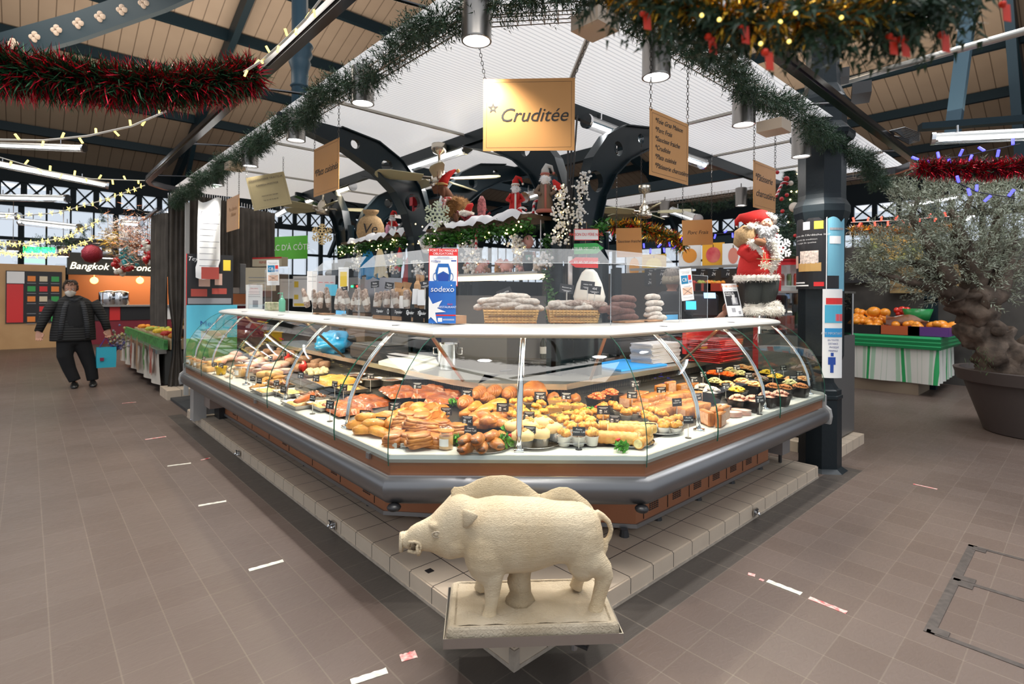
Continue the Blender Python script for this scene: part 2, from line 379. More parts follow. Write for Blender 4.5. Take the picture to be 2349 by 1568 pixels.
for a,c in (((-14,top),(top,top)),((top,top),(top,-10))):
 A=Vector((*a,zt)); C=Vector((*c,zt)); n=int((C-A).length/.7)
 lb.tube([A,C],.12,4); lb.tube([A+UP*.9,C+UP*.9],.12,4)
 for i in range(n):
  p=A.lerp(C,i/n); q=A.lerp(C,(i+1)/n)
  lb.tube([p,q+UP*.9],.035,4); lb.tube([q,p+UP*.9],.035,4); lb.tube([p+UP*.0,p+UP*.9],.05,4)
  m_=(p+q)/2+UP*.45; ax=(q-p).normalized()
  lb.tube([m_+ax*.2*math.cos(t*PI/4)+UP*.2*math.sin(t*PI/4) for t in range(8)],.03,4,loop=True)
struct(lb.obj('trim_5',mat('lattice_paint',(.28,.38,.46),.5)))
def beam(b,A,C,w,h):
 A,C=Vector(A),Vector(C); t=(C-A).normalized(); s=t.cross(UP).normalized()*w/2; u=s.cross(t).normalized()*h/2
 b.rings([[A+s+u,A-s+u,A-s-u,A+s-u],[C+s+u,C-s+u,C-s-u,C+s-u]])
for i,d in enumerate((20.1,18.1,16.2,14.3,12.4,10.5,8.6,6.8)):
 z=zr(d)-.16
 b=B(); beam(b,(-14,d,z),(d,d,z),.14,.26); tag(b.obj('roof_purlin',darksteel),'dark steel purlin under the left roof boards, '+('lowest' if i==0 else ORD[i]+' up from the clerestory'),'beam','purlins under the roof boards')
 b=B(); beam(b,(d,-10,z),(d,d,z),.14,.26); tag(b.obj('roof_purlin',darksteel),'dark steel purlin under the right roof boards, '+('lowest' if i==0 else ORD[i]+' up from the clerestory'),'beam','purlins under the roof boards')
for i,x in enumerate((-9.5,-3.4,2.6,8.6,14.6)):
 b=B(); y1=max(x,top); beam(b,(x,21.7,ZE-.15),(x,y1,zr(y1)-.35),.16,.42); beam(b,(x,21.7,3.2),(x,18,zr(18)-.4),.12,.2)
 tag(b.obj('rafter',darksteel),'sloping dark steel rafter with a brace, '+ORD[i]+' from the left along the back wall','beam','rafters of the left roof')
for i,y in enumerate((-6,-.2,5.6,11.4)):
 b=B(); x1=max(y,top); beam(b,(21.7,y,ZE-.15),(x1,y,zr(x1)-.35),.16,.42); beam(b,(21.7,y,3.2),(18,y,zr(18)-.4),.12,.2)
 tag(b.obj('rafter',darksteel),'sloping dark steel rafter with a brace, '+ORD[i]+' from the right along the window wall','beam','rafters of the right roof')
# refrigerated display case
YL,XR=5.42,3.40
def corner(u): return (u,.83+.38*(u+.05)),(.87+.47*(u+.05),u+.06)
def run(u,z,yl=None,xr=None,ext=0):
 a,c=corner(u); return [Vector((u,(YL if yl is None else yl),z)),Vector((*a,z)),Vector((*c,z)),Vector(((XR if xr is None else xr),u+.06,z))]
def sweep(b,prof,mi=0,closed=True,yl=None,xr=None,segs=(0,1,2)):
 """profile of (u,z) swept along the wings and the cut corner"""
 R=[run(u,z,yl,xr) for u,z in prof]
 cols=[[R[k][i] for k in range(len(prof))] for i in range(4)]
 lo,hi=segs[0],segs[-1]+1
 b.rings(cols[lo:hi+1],mi,(1,1),closed)
CASE=thing('refrigerated_display_case','long two-winged refrigerated food counter with curved glass front and brown panels, behind the stone boar','display case',(.4,.6,.10))
brown=mat('copper_brown_laminate',(.26,.105,.048),.38,.15,var=.08,vs=3)
brown2=mat('orange_brown_base_panel',(.33,.125,.055),.45,var=.08,vs=3)
deckw=mat('pale_deck_enamel',(.72,.71,.66),.3)
railm=mat('silver_grey_profile',(.50,.52,.50),.33,.6)
def base_run(u,z): return [Vector((u,5.05,z)),Vector((u,1.42,z)),Vector((1.22,u+.06,z)),Vector((3.10,u+.06,z))]
b=B()
for i in range(3):
 o0,o1=base_run(.21,.135),base_run(.21,.60); q0,q1=base_run(.9,.135),base_run(.9,.60)
b.rings([[base_run(.21,.135)[i],base_run(.21,.52)[i],base_run(.8,.52)[i],base_run(.8,.135)[i]] for i in range(4)])
base=b.obj('base_cabinet',brown2,CASE)
b=B(); b.rings([[base_run(.20,.135)[i],base_run(.20,.16)[i],base_run(.215,.16)[i],base_run(.215,.135)[i]] for i in range(4)]); b.obj('kick_strip',alu,CASE)
def seam_and_vents(side):
 for k in range(7):
  if side==0: P=lambda t,h: Vector((.208,t,h)); t0=1.55+k*.5
  else: P=lambda t,h: Vector((t,.268,h)); t0=1.30+k*.265
  if side==0 and t0>5: continue
  s=B(); a,c=P(t0,.17),P(t0,.5); s.tube([a,c],.0025,4); s.obj('panel_seam',black,base)
  if (side==0 and k in (0,1,3,6)) or (side==1 and k in (0,1,2,3,4,5)):
   v=B()
   for i in range(4):
    for j in range(10):
     q=P(t0+.07+i*.026,.205+j*.012); d=(.004,.018,.006) if side==0 else (.018,.004,.006); v.box(q,d)
   v.obj('vent_grille',black,base)
seam_and_vents(0); seam_and_vents(1)
for t in (1.7,2.8,4.0,4.9):
 f=B(); f.lathe([(.018,.10),(.018,.135)],(.25,t,0),10); f.obj('foot',black,CASE)
for t in (1.15,1.5,2.0,2.5,3.0):
 f=B(); f.lathe([(.03,.10),(.022,.14)],(t,.30,0),10); f.obj('foot',black,CASE)
b=B(); sweep(b,[(-.085,.665),(-.085,.50),(.10,.47),(.5,.44),(.95,.47),(.95,.64),(.86,.78),(.05,.69),(-.06,.69)]); b.obj('body',mat('grey_case_body',(.22,.22,.22),.5),CASE)
b=B(); sweep(b,[(-.098,.596),(-.098,.664),(-.084,.664),(-.084,.596)]); b.obj('fascia_panel',brown,CASE)
b=B()
pr=[(-.09,.602),(-.112,.602),(-.138,.585),(-.152,.555),(-.15,.515),(-.128,.478),(-.10,.462),(-.09,.468),(-.118,.49),(-.136,.52),(-.138,.55),(-.128,.575),(-.11,.59),(-.09,.592)]
sweep(b,pr,yl=YL+.06,xr=XR+.06)
bump_m=mat('silver_bumper',(.20,.20,.205),.33,.8)
b.obj('bumper',bump_m,CASE,auto=40)
b=B(); sweep(b,[(-.112,.6015),(-.112,.6065),(-.096,.6065),(-.096,.6015)],yl=YL+.06,xr=XR+.06); b.obj('bumper_trim',chrome,CASE)
for px,py in ((-.13,.73),(.775,-.09)):
 e=B(); e.ball((px+.03,py+.04,.455),(.035,.035,.02)); e.obj('bumper_corner_cap',black,CASE,True)
b=B(); sweep(b,[(-.104,.666),(-.108,.684),(-.10,.703),(-.088,.703),(-.088,.666)]); b.obj('glass_rail',railm,CASE,auto=30)
b=B(); sweep(b,[(-.088,.690),(-.088,.702),(.06,.702),(.06,.690)]); b.obj('front_ledge',deckw,CASE)
b=B(); sweep(b,[(.06,.695),(.06,.702),(.86,.80),(.86,.785)]); b.obj('display_deck',mat('stainless_deck',(.07,.065,.06),.4,.3),CASE)
def deck_z(u): return .702 if u<.06 else .702+(u-.06)*.1225
WK=[Vector((.79,5.36,0)),Vector((.788,1.476,0)),Vector((.818,1.259,0)),Vector((1.254,.85,0)),Vector((1.563,.884,0)),Vector((XR-.04,.90,0))]
def wk(off,z):
 out=[]
 for i,p in enumerate(WK):
  n=Vector((1,0,0)) if i<2 else (Vector((.7,.7,0)) if i in (2,3) else Vector((0,1,0)))
  out.append(Vector((p.x,p.y,z))+n*off)
 return out
back=mat('black_back_wall',(.03,.028,.026),.35)
bw=B()
rs=[wk(.06,.765),wk(.06,.885)]
cols=[[rs[0][i],rs[1][i]] for i in range(6)]
bw.rings(cols,0,(0,0),False); bw.obj('back_wall',back,CASE)
g=B()
for i in range(5):
 A,C=wk(.055,.80)[i],wk(.055,.80)[i+1]; n=max(3,int((C-A).length/.022))
 for k in range(n):
  p=A.lerp(C,(k+.5)/n); g.tube([p,p+UP*.06],.003,3)
gm=g.obj('air_grille',mat('grille_black',(.10,.09,.08),.4),CASE)
w=B(); cols=[[wk(0,.885)[i],wk(0,.905)[i],wk(.42,.905)[i],wk(.42,.885)[i]] for i in range(6)]
w.rings(cols); w.obj('rear_worktop',mat('dull_steel_worktop',(.40,.41,.40),.28,.75,bump=.03,bs=25),CASE)
w=B(); cols=[[wk(-.012,.870)[i],wk(-.012,.908)[i],wk(.002,.908)[i],wk(.002,.870)[i]] for i in range(6)]
w.rings(cols); w.obj('worktop_edge',mat('pale_steel_edge',(.60,.57,.48),.25,.8),CASE)
w=B(); cols=[[wk(.10,.14)[i],wk(.10,.84)[i],wk(.40,.84)[i],wk(.40,.14)[i]] for i in range(6)]
w.rings(cols); w.obj('service_cabinet',alu,CASE)
TOP=[(.238,1.274),(.232,1.283),(.24,1.297),(.27,1.308),(.34,1.318),(.45,1.322),(.62,1.322),(.62,1.296),(.34,1.292),(.26,1.276)]
t=B(); sweep(t,TOP); t.obj('counter_top',mat('white_counter_laminate',(.60,.60,.575),.35),CASE,auto=30)
t=B(); sweep(t,[(.25,1.262),(.25,1.276),(.262,1.276),(.262,1.262)]); t.obj('top_rail',mat('warm_alu_strip',(.50,.42,.32),.3,.8),CASE)
for y in (1.47,2.5,3.5,4.6):
 s=B(); s.box((.275,y-.08,1.3105),(.08,.003,.004)); s.obj('top_joint',black,CASE)
for x in (1.53,2.47):
 s=B(); s.box((x+.06,.335,1.3105),(.003,.08,.004)); s.obj('top_joint',black,CASE)
tb=B(); sweep(tb,[(.30,1.262),(.30,1.278),(.325,1.278),(.325,1.262)],yl=YL-.1,xr=XR-.1); tb.obj('case_lamp',mat('case_tube',(1,.95,.85),.5,emit=(1,.90,.72),es=3.),CASE)
def case_light(A,C,p):
 A,C=Vector(A),Vector(C); m_=(A+C)/2; o=light('AREA','case_lamp_light',m_,p,(1,.84,.60),(C-A).length,.03)
 d=(C-A).normalized(); z=Vector((-d.y,d.x,0));
 if z.dot(Vector((1,1,0)))<0: z=-z
 n=(UP*1-z*.25).normalized(); y=n.cross(d)
 o.matrix_world=Matrix(((d.x,y.x,n.x,m_.x),(d.y,y.y,n.y,m_.y),(d.z,y.z,n.z,m_.z),(0,0,0,1)))
case_light((.31,1.1,1.256),(.31,3.1,1.256),11); case_light((.31,3.1,1.256),(.31,5.3,1.256),11)
case_light((.36,.98,1.256),(1.0,.40,1.256),7); case_light((1.15,.37,1.256),(2.3,.37,1.256),8); case_light((2.3,.37,1.256),(3.3,.37,1.256),6)
cg=glassmat('curved_glass',(.93,.97,.95),.045)
edgeg=mat('green_glass_edge',(.01,.09,.06),.2)
GP=[(-.112,.652),(-.116,.70),(-.115,.78),(-.105,.85),(-.085,.92),(-.055,.99),(-.015,1.055),(.035,1.12),(.09,1.175),(.15,1.225),(.20,1.255),(.245,1.274)]
def pane_cols(yl0,yl1): return [[Vector((u,y,z)) for u,z in GP] for y in (yl0,yl1)]
def pane_obj(cols):
 b=B(); b.rings(cols,0,(0,0),False); o=b.obj('glass_pane',cg,CASE,True)
 for c in cols:
  e=B(); e.tube(c,.0022,4); e.obj('pane_edge',edgeg,o)
 return o
GAPS_L=[YL,4.62,3.58,2.60,1.43]; a0=lambda u:corner(u)[0][1]
for i in range(4): pane_obj([[Vector((u,GAPS_L[i]-.004,z)) for u,z in GP],[Vector((u,GAPS_L[i+1]+.004,z)) for u,z in GP]])
pane_obj([[Vector((u,1.426,z)) for u,z in GP],[Vector((*corner(u)[0],z))+Vector((.003,.004,0)) for u,z in GP]])
pane_obj([[Vector((*corner(u)[0],z)) for u,z in GP],[Vector((*corner(u)[1],z)) for u,z in GP]])
pane_obj([[Vector((*corner(u)[1],z))+Vector((.004,.003,0)) for u,z in GP],[Vector((1.57,u+.06,z)) for u,z in GP]])
pane_obj([[Vector((1.578,u+.06,z)) for u,z in GP],[Vector((2.49,u+.06,z)) for u,z in GP]])
pane_obj([[Vector((2.498,u+.06,z)) for u,z in GP],[Vector((XR,u+.06,z)) for u,z in GP]])
SP=[(-.02,.70),(-.012,.78),(.0,.86),(.025,.93),(.06,1.0),(.105,1.07),(.16,1.135),(.215,1.195),(.262,1.24),(.30,1.268)]
def support(P2):
 s=B(); d=(P2(0,0)-P2(1,0)).normalized(); t=Vector((-d.y,d.x,0))
 for k in (-.011,.011): s.tube([P2(u,z)+t*k for u,z in SP],.0085,8)
 s.tube([P2(u,z)+t*0 for u,z in SP],.005,6)
 s.box(P2(-.02,.708),(.05,.05,.016)); s.obj('glass_support',chrome,CASE,True)
for y in (1.47,2.5,3.45,4.62,YL-.05): support(lambda u,z,y=y:Vector((u,y,z)))
for x in (1.53,2.47,XR-.05): support(lambda u,z,x=x:Vector((x,u+.06,z)))
s=B();
def cc(u,z):
 a,c=corner(u); return Vector(((a[0]+c[0])/2,(a[1]+c[1])/2,z))
s.tube([cc(u,z) for u,z in SP],.017,10); s.box(cc(-.02,.708),(.05,.05,.016),PI/4); s.obj('glass_support',chrome,CASE,True)
strut=mat('bronze_strut',(.33,.22,.13),.3,.7)
for A,C in (((.30,1.06,1.27),(.80,1.40,.905)),((1.12,.42,1.27),(1.54,.88,.905)),((.28,2.9,1.27),(.79,3.25,.905)),((2.4,.35,1.27),(2.75,.90,.905)),((.28,4.6,1.27),(.79,4.95,.905))):
 s=B(); beam(s,A,C,.018,.014); s.obj('frame_bar',strut,CASE)
endp=mat('grey_end_casting',(.45,.45,.44),.4,.4)
prof=[(-.155,.47),(-.165,.53),(-.155,.59),(-.118,.62),(-.118,.70),(-.09,.72),(.1,.74),(.85,.80),(.85,.47)]
for fn in (lambda u,z,k: Vector((u,YL+.035*k+.005,z)),lambda u,z,k: Vector((XR+.035*k+.005,u+.06,z))):
 e=B(); e.rings([[fn(u,z,0) for u,z in prof],[fn(u,z,1) for u,z in prof]]); e.obj('end_cap',endp,CASE)
 g=B(); pr2=GP+[(.8,1.27),(.8,.78)]; g.rings([[fn(u,z,.1) for u,z in pr2],[fn(u,z,.25) for u,z in pr2]]); o=g.obj('end_glass',cg,CASE)
e=B(); e.box((.0,5.28,.28),(.13,.16,.40)); e.box((.42,5.30,.30),(.80,.05,.36)); e.obj('end_pedestal',endp,CASE)
e=B(); e.box((.26,5.10,.37),(.44,.30,.26)); e.obj('motor_box',mat('taupe_sheet_metal',(.28,.22,.19),.5),CASE)
e=B(); e.box((.30,5.12,.17),(.30,.2,.14)); e.obj('motor_foot',black,CASE)
e=B(); e.box((3.32,.42,.35),(.16,.42,.34)); e.obj('motor_box',mat('grey_sheet_metal',(.30,.28,.27),.45,.3),CASE)
e=B(); e.tube([(3.27,.24,.18),(3.27,.24,.11)],.014,8); e.obj('motor_foot',black,CASE)
for y in (1.02,2.9):
 e=B(); e.box((-.11,y,.655),(.012,.035,.03)); e.obj('rail_clip',alu,CASE)
def tap(loc,rz,lab):
 t=thing('drain_tap',lab,'tap',loc,rz)
 b=B(); b.box((0,0,0),(.06,.006,.045)); b.obj('wall_plate',steel,t,world=False)
 b=B(); b.tube([(-.012,-.002,.0),(-.012,-.03,.0),(-.012,-.034,-.012)],.008,8); b.tube([(.014,-.002,-.006),(.014,-.026,-.008)],.008,8); b.obj('spout',chrome,t,True,world=False)
 b=B(); b.tube([(-.01,-.018,.0),(-.01,-.018,.022)],.004,6); b.tube([(-.03,-.018,.024),(.0,-.018,.024)],.005,6); b.obj('lever',black,t,True,world=False)
p=at(766,1198,x=-.004); tap((-.006,p.y,.05),-PI/2,'small chrome drain tap set in the plinth edge, nearest the boar on the left side')
p=at(549,1040,x=-.004); tap((-.006,p.y,.05),-PI/2,'small chrome drain tap halfway along the left plinth edge')
p=at(446,958,x=-.004); tap((-.006,p.y,.05),-PI/2,'small chrome drain tap at the far left end of the plinth')
p=at(1732,1172,y=-.004); tap((p.x,-.006,.05),0,'small chrome drain tap set in the right plinth edge')
b=B(); p=at(985,1309,z=.1); b.box((p.x,p.y,.1015),(.035,.035,.003)); o=b.obj('floor_socket',black); tag(o,'small dark square drain plate set in a plinth tile beside the boar snout','drain')
# glazed canopy of the stall
def perf_plate(b,outer,holes,thick,fn,mi=0):
 """outer outline with round holes, in (s,z); fn(s,z,t) places it"""
 from mathutils.geometry import tessellate_polygon
 loops=[[Vector((s,z,0)) for s,z in outer]]
 for s,z,r in holes: loops.append([Vector((s+r*math.cos(-2*PI*i/14),z+r*math.sin(-2*PI*i/14),0)) for i in range(14)])
 flat=[p for l in loops for p in l]; tris=tessellate_polygon(loops); n=len(flat)
 vs=[fn(p.x,p.y,0) for p in flat]+[fn(p.x,p.y,thick) for p in flat]
 fs=[tuple(t) for t in tris]+[tuple(i+n for i in reversed(t)) for t in tris]; k=0
 for l in loops:
  m_=len(l)
  for i in range(m_): fs.append((k+i,k+(i+1)%m_,n+k+(i+1)%m_,n+k+i))
  k+=m_
 b.add(vs,fs,mi)
def poly_mat():
 m=bpy.data.materials.new('ribbed_polycarbonate'); m.use_nodes=True; nt=m.node_tree; N=nt.nodes; L=nt.links; N.remove(N['Principled BSDF']); o=N['Material Output']
 tc=N.new('ShaderNodeTexCoord'); w=N.new('ShaderNodeTexWave'); w.bands_direction='Y'; w.inputs['Scale'].default_value=9; L.new(tc.outputs['Object'],w.inputs[0])
 r=N.new('ShaderNodeValToRGB'); r.color_ramp.elements[0].color=(.60,.62,.66,1); r.color_ramp.elements[1].color=(.86,.87,.89,1); r.color_ramp.elements[0].position=.0; r.color_ramp.elements[1].position=.35; L.new(w.outputs['Fac'],r.inputs[0])
 d=N.new('ShaderNodeBsdfDiffuse'); L.new(r.outputs[0],d.inputs[0]); t=N.new('ShaderNodeBsdfTranslucent'); L.new(r.outputs[0],t.inputs[0])
 g=N.new('ShaderNodeBsdfGlossy'); g.inputs['Roughness'].default_value=.25
 a=N.new('ShaderNodeMixShader'); a.inputs[0].default_value=.6; L.new(d.outputs[0],a.inputs[1]); L.new(t.outputs[0],a.inputs[2])
 c=N.new('ShaderNodeMixShader'); c.inputs[0].default_value=.10; L.new(a.outputs[0],c.inputs[1]); L.new(g.outputs[0],c.inputs[2]); L.new(c.outputs[0],o.inputs[0]); return m
pc=poly_mat()
CAN=thing('glazed_canopy','white ribbed translucent canopy on perforated dark steel trees above the food counter','canopy',(1.65,1.25,.0))
def panel(x0,y0,x1,y1,z=3.05):
 b=B(); b.add([(x0,y0,z),(x1,y0,z),(x1,y1,z),(x0,y1,z)],[(0,1,2,3)]); return b.obj('canopy_panel',pc,CAN)
for y0,y1 in ((1.28,2.55),(2.55,4.1),(4.1,5.65),(5.65,7.8)): panel(.14,y0,1.66,y1)
b=B(); b.add([(.14,.55,3.05),(.6,-.03,3.05),(1.66,1.28,3.05),(.14,1.28,3.05)],[(0,1,2,3)]); b.obj('canopy_panel',pc,CAN)
b=B(); b.add([(.6,-.03,3.05),(2.9,-.03,3.05),(2.9,1.28,3.05),(1.66,1.28,3.05)],[(0,1,2,3)]); b.obj('canopy_panel',pc,CAN)
for x0,x1 in ((2.9,4.1),(4.1,5.2),(5.2,6.1)): panel(x0,-.03,x1,1.28)
for y0,y1 in ((1.34,3.0),(3.0,4.9),(4.9,7.8)): panel(1.74,y0,2.9,y1); panel(4.9,y0,6.1,y1,3.02)
panel(2.9,6.9,4.9,7.8,3.02)
bar=mat('canopy_joint_bar',(.42,.40,.36),.35,.6)
for c,s_ in [((.9,y,3.04),(1.5,.03,.02)) for y in (2.55,4.1,5.65)]+[((2.3,y,3.04),(1.1,.03,.02)) for y in (2.85,4.4,5.95)]+[((x,.62,3.04),(.03,1.3,.02)) for x in (2.9,4.1,5.2)]: b=B(); b.box(c,s_); b.obj('joint_bar',bar,CAN)
b=B(); b.tube([(.62,.0,3.035),(1.66,1.28,3.035)],.018,6); b.obj('joint_bar',bar,CAN)
dk=mat('tree_dark_paint',(.005,.013,.018),.3,spec=.28)
b=B(); beam(b,(1.69,1.25,3.0),(1.69,7.8,3.0),.05,.11); beam(b,(1.65,1.31,3.0),(6.1,1.31,3.0),.05,.11); beam(b,(2.93,1.3,3.0),(2.93,7.8,3.0),.07,.13); beam(b,(4.88,1.3,3.0),(4.88,7.8,3.0),.07,.13); beam(b,(1.7,6.9,3.0),(6,6.9,3.0),.06,.12); beam(b,(1.7,4.0,3.0),(6,4.0,3.0),.05,.1)
b.obj('canopy_beam',dk,CAN)
ARM_O=[(.225,1.3),(.225,1.86),(.25,2.1),(.32,2.32),(.45,2.52),(.65,2.68),(.95,2.83),(1.55,2.99),(1.55,3.04),(1.0,3.02),(.62,2.96),(.36,2.82),(.17,2.60),(.06,2.32),(.03,2.05),(.03,1.3)]
def trunk(x,y,dirs):
 col=B()
 for d in range(4):
  a=d*PI/2; u=Vector((math.cos(a),math.sin(a),0)); w=Vector((-u.y,u.x,0))*.05
  col.rings([[Vector((x,y,z))+u*s_+w*t_ for s_,t_ in ((.03,-.5),(.225,-.5),(.225,.5),(.03,.5))] for z in (.10,1.31)])
  col.rings([[Vector((x,y,z))+u*s_+w*t_ for s_,t_ in ((.205,-1.4),(.225,-1.4),(.225,1.4),(.205,1.4))] for z in (.10,1.9)])
 col.tube([(x,y,.1),(x,y,2.4)],.045,8)
 o=col.obj('tree_column',dk,CAN)
 for a in dirs:
  u=Vector((math.cos(a),math.sin(a),0)); w=Vector((-u.y,u.x,0))
  m_=B(); perf_plate(m_,ARM_O,[(.24,2.43,.088),(.53,2.75,.062),(.86,2.90,.045),(.13,1.75,.05)],.05,lambda s_,z,t_:Vector((x,y,z))+u*s_+w*(t_-.025))
  lo=[Vector((x,y,z))+u*s_ for s_,z in ARM_O[:8]]; m_.rings([[p+w*.07+u*0,p-w*.07,p-w*.07+(u*.006-UP*.012),p+w*.07+(u*.006-UP*.012)] for p in lo])
  hi=[Vector((x,y,z))+u*s_ for s_,z in ARM_O[9:15]]; m_.rings([[p+w*.05,p-w*.05,p-w*.05+UP*.012,p+w*.05+UP*.012] for p in hi])
  m_.obj('tree_arm',dk,CAN)
trunk(1.72,1.20,(0,PI/2)); trunk(1.67,3.12,(PI/2,0,PI)); trunk(1.68,5.0,(PI/2,0)); trunk(4.6,3.12,(PI,PI/2)); trunk(4.6,6.3,(PI,-PI/2)); trunk(3.1,6.6,(PI,0));
b=B()
for k in range(3): b.tube([(1.63+.02*k,1.20,1.2+.1*k),(1.63+.02*k,1.19,2.2),(1.60+.05*k,1.16,2.9)],.008,5)
b.obj('cables',black,CAN)
# cable tray
traym=mat('dull_zinc_wire',(.30,.24,.19),.45,.6)
TP=[Vector((.19,7.8,2.9)),Vector((.19,.62,2.88)),Vector((.66,.03,2.86)),Vector((5.3,.03,2.86))]
def along(P,step):
 out=[];
 for i in range(len(P)-1):
  A,C=P[i],P[i+1]; n=max(1,int((C-A).length/step))
  for k in range(n): out.append((A.lerp(C,k/n),(C-A).normalized()))
 out.append((P[-1],(P[-1]-P[-2]).normalized())); return out
b=B()
for off,dz in ((-.05,0),(.05,0),(-.05,.06),(.05,.06),(0,0)):
 Q=[]
 for p,t in along(TP,9):
  n=Vector((-t.y,t.x,0)); Q.append(p+n*off+UP*dz)
 b.tube(Q,.0035 if dz==0 else .0045,4)
for p,t in along(TP,.065):
 n=Vector((-t.y,t.x,0)); b.tube([p+n*.055+UP*.075,p+n*.05,p-n*.05,p-n*.055+UP*.075],.0025,3)
tag(b.obj('cable_tray',traym),'zinc wire cable tray running round the canopy edge under the fir garland','cable tray')
tray2=B()
b=B()
Q=[Vector((5.85,y,2.93)) for y in (.3,8)]
for off,dz in ((-.05,0),(.05,0),(-.05,.06),(.05,.06)): b.tube([q+Vector((off,0,dz)) for q in Q],.004,4)
for p,t in along(Q,.1): b.tube([p+Vector((.05,0,.07)),p+Vector((.05,0,0)),p+Vector((-.05,0,0)),p+Vector((-.05,0,.07))],.003,3)
tag(b.obj('cable_tray',traym),'zinc wire cable tray on the far side of the stall canopy','cable tray')
# fir garlands
def fir(name,path,label,seed=1,R=.085,dens=260,nl=.045,cat='garland',cols=((.010,.036,.014),(.025,.070,.030)),wob=.03,group=None):
 rnd=random.Random(seed); V=[];Fc=[]
 pts=[]
 for i in range(len(path)-1):
  A,C=Vector(path[i]),Vector(path[i+1]); n=max(1,int((C-A).length/.02))
  for k in range(n): pts.append((A.lerp(C,k/n),(C-A).normalized()))
 L=len(pts); tot=int(L*.02*dens)
 for q in range(tot):
  i=rnd.randrange(L); p,t=pts[i]; s_=i*.02
  w=Vector((math.sin(s_*5.1+seed),math.cos(s_*4.3),math.sin(s_*6.7+1)))*wob
  a=rnd.uniform(0,2*PI); u=t.orthogonal().normalized(); v=t.cross(u); out=u*math.cos(a)+v*math.sin(a)
  d=(out+t*rnd.uniform(-.9,.9)-UP*.15).normalized(); ln=R*rnd.uniform(.7,1.35); o_=p+w+out*R*.1
  s1=d.orthogonal().normalized(); s2=d.cross(s1); nn=13
  for k in range(nn):
   f=(k+1)/nn; c=o_+d*ln*f; b2=k*2.4; nd=(d*.85+s1*math.cos(b2)+s2*math.sin(b2)).normalized()
   l=nl*(1.1-.5*f)*rnd.uniform(.8,1.2); sd=nd.cross(d).normalized()*.0034
   j=len(V); V+= [tuple(c-sd),tuple(c+sd),tuple(c+nd*l)]; Fc.append((j,j+1,j+2))
 m=mat(name+'_needles'+str(seed%3),cols[1],.5,col2=cols[0],vs=7)
 me=bpy.data.meshes.new(name); me.from_pydata(V,[],Fc); me.materials.append(m); me.update()
 o=bpy.data.objects.new(name,me); COL.objects.link(o); tag(o,label,cat,group); return o
fir('fir_garland',[(.15,7.75,2.80),(.13,6.0,2.86),(.12,4,2.88),(.12,2,2.90),(.14,.6,2.92)],'dark green fir garland along the left wing tray of the canopy',1,R=.098,dens=370)
fir('fir_garland',[(.14,.6,2.90),(.35,.22,2.94),(.62,-.04,2.93)],'dark green fir garland across the cut corner of the canopy, above the round lamp',2,R=.10,dens=420)
fir('fir_garland',[(.62,-.04,2.90),(2,-.06,2.86),(3.6,-.07,2.80),(4.4,-.07,2.78),(5.2,-.07,2.70)],'dark green fir garland along the right wing tray, ending past the iron column',3,R=.098,dens=380)
fir('fir_garland',[(5.85,.6,2.84),(5.85,3,2.82),(5.85,6,2.84)],'green fir garland hanging on the far canopy edge behind the column',4,dens=200)
# outer steel rail
rail=mat('dark_polished_rail',(.06,.06,.065),.22,.9)
b=B()
def railpath(P):
 P=[Vector(p) for p in P]; rs=[]
 for i,p in enumerate(P):
  t=(P[min(i+1,len(P)-1)]-P[max(i-1,0)]).normalized(); s_=t.cross(UP).normalized()*.028; u=UP*.036
  rs.append([p+s_+u,p-s_+u,p-s_-u,p+s_-u])
 b.rings(rs)
railpath([(-.29,-.6,2.97),(-.29,6.7,2.97),(-.22,6.95,2.97),(-.05,7.15,2.97),(.14,7.25,2.97)])
railpath([(-.2,-.25,2.97),(5.45,-.25,2.97),(5.75,-.18,2.97),(5.95,.0,2.97),(6.0,.25,2.97),(6.0,.6,2.97)])
for P in ([(-.323,-.6,2.955),(-.323,6.7,2.955)],[(-.2,-.283,2.955),(5.45,-.283,2.955)]): b.tube(P,.006,4)
for y in (.9,2.6,4.6,6.6): b.tube([(-.29,y,3.0),(.19,y,3.06)],.01,5)
for x in (1.2,3.2,5.2): b.tube([(x,-.25,3.0),(x,.03,3.06)],.01,5)
tag(b.obj('curtain_rail',rail,auto=30),'dark polished steel rail looping outside the canopy edge at its height','rail')
# round downlights
lens=mat('lamp_lens',(1,1,1),.4,emit=(.95,.97,1),es=9)
LT=thing('cylinder_downlight','x','lamp',(0,0,0),0,'steel downlights under the canopy edge')
b=B(); b.lathe([(.066,.24),(.0735,.235),(.0735,.012),(.0745,.010),(.0745,0),(.066,0),(.062,.02),(.062,.03)],n=28,cap=(0,1)); b.obj('lamp_body',mat('spun_steel',(.30,.28,.26),.28,.9),LT,auto=40)
b=B(); b.lathe([(.001,.015),(.063,.015),(.063,.028),(.001,.028)],n=24); b.obj('lamp_glass',lens,LT)
b=B(); b.tube([(0,0,.24),(0,0,.33)],.006,5); b.box((.045,.0,.20),(.05,.02,.03)); b.obj('lamp_bracket',black,LT)
LP=Proto(LT)
lamps=[((.30,.40,2.735),'nearest, hanging at the cut corner above the chained copper sign')]
lamps[0]=(tuple(at(1093,95,z=2.75)),'nearest steel cylinder downlight, above the left chain of the big copper sign')
LL=['second steel cylinder downlight from the front along the left wing','third steel cylinder downlight from the front along the left wing','fourth steel cylinder downlight, near the gilt sign on the left wing','last steel cylinder downlight on the left wing, by the curtain']
for (px,py),l in zip(((832,238),(679,323),(574,382),(498,425)),LL): lamps.append((tuple(at(px,py,x=.19)),l))
LR=['steel cylinder downlight above the six-line copper sign','steel cylinder downlight above the violet-tinted copper sign','steel cylinder downlight just left of the iron column top','steel cylinder downlight in front of the iron column']
for (px,py),l in zip(((1505,178),(1706,287),(1838,360),(1895,390)),LR): lamps.append((tuple(at(px,py,z=2.66)),l))
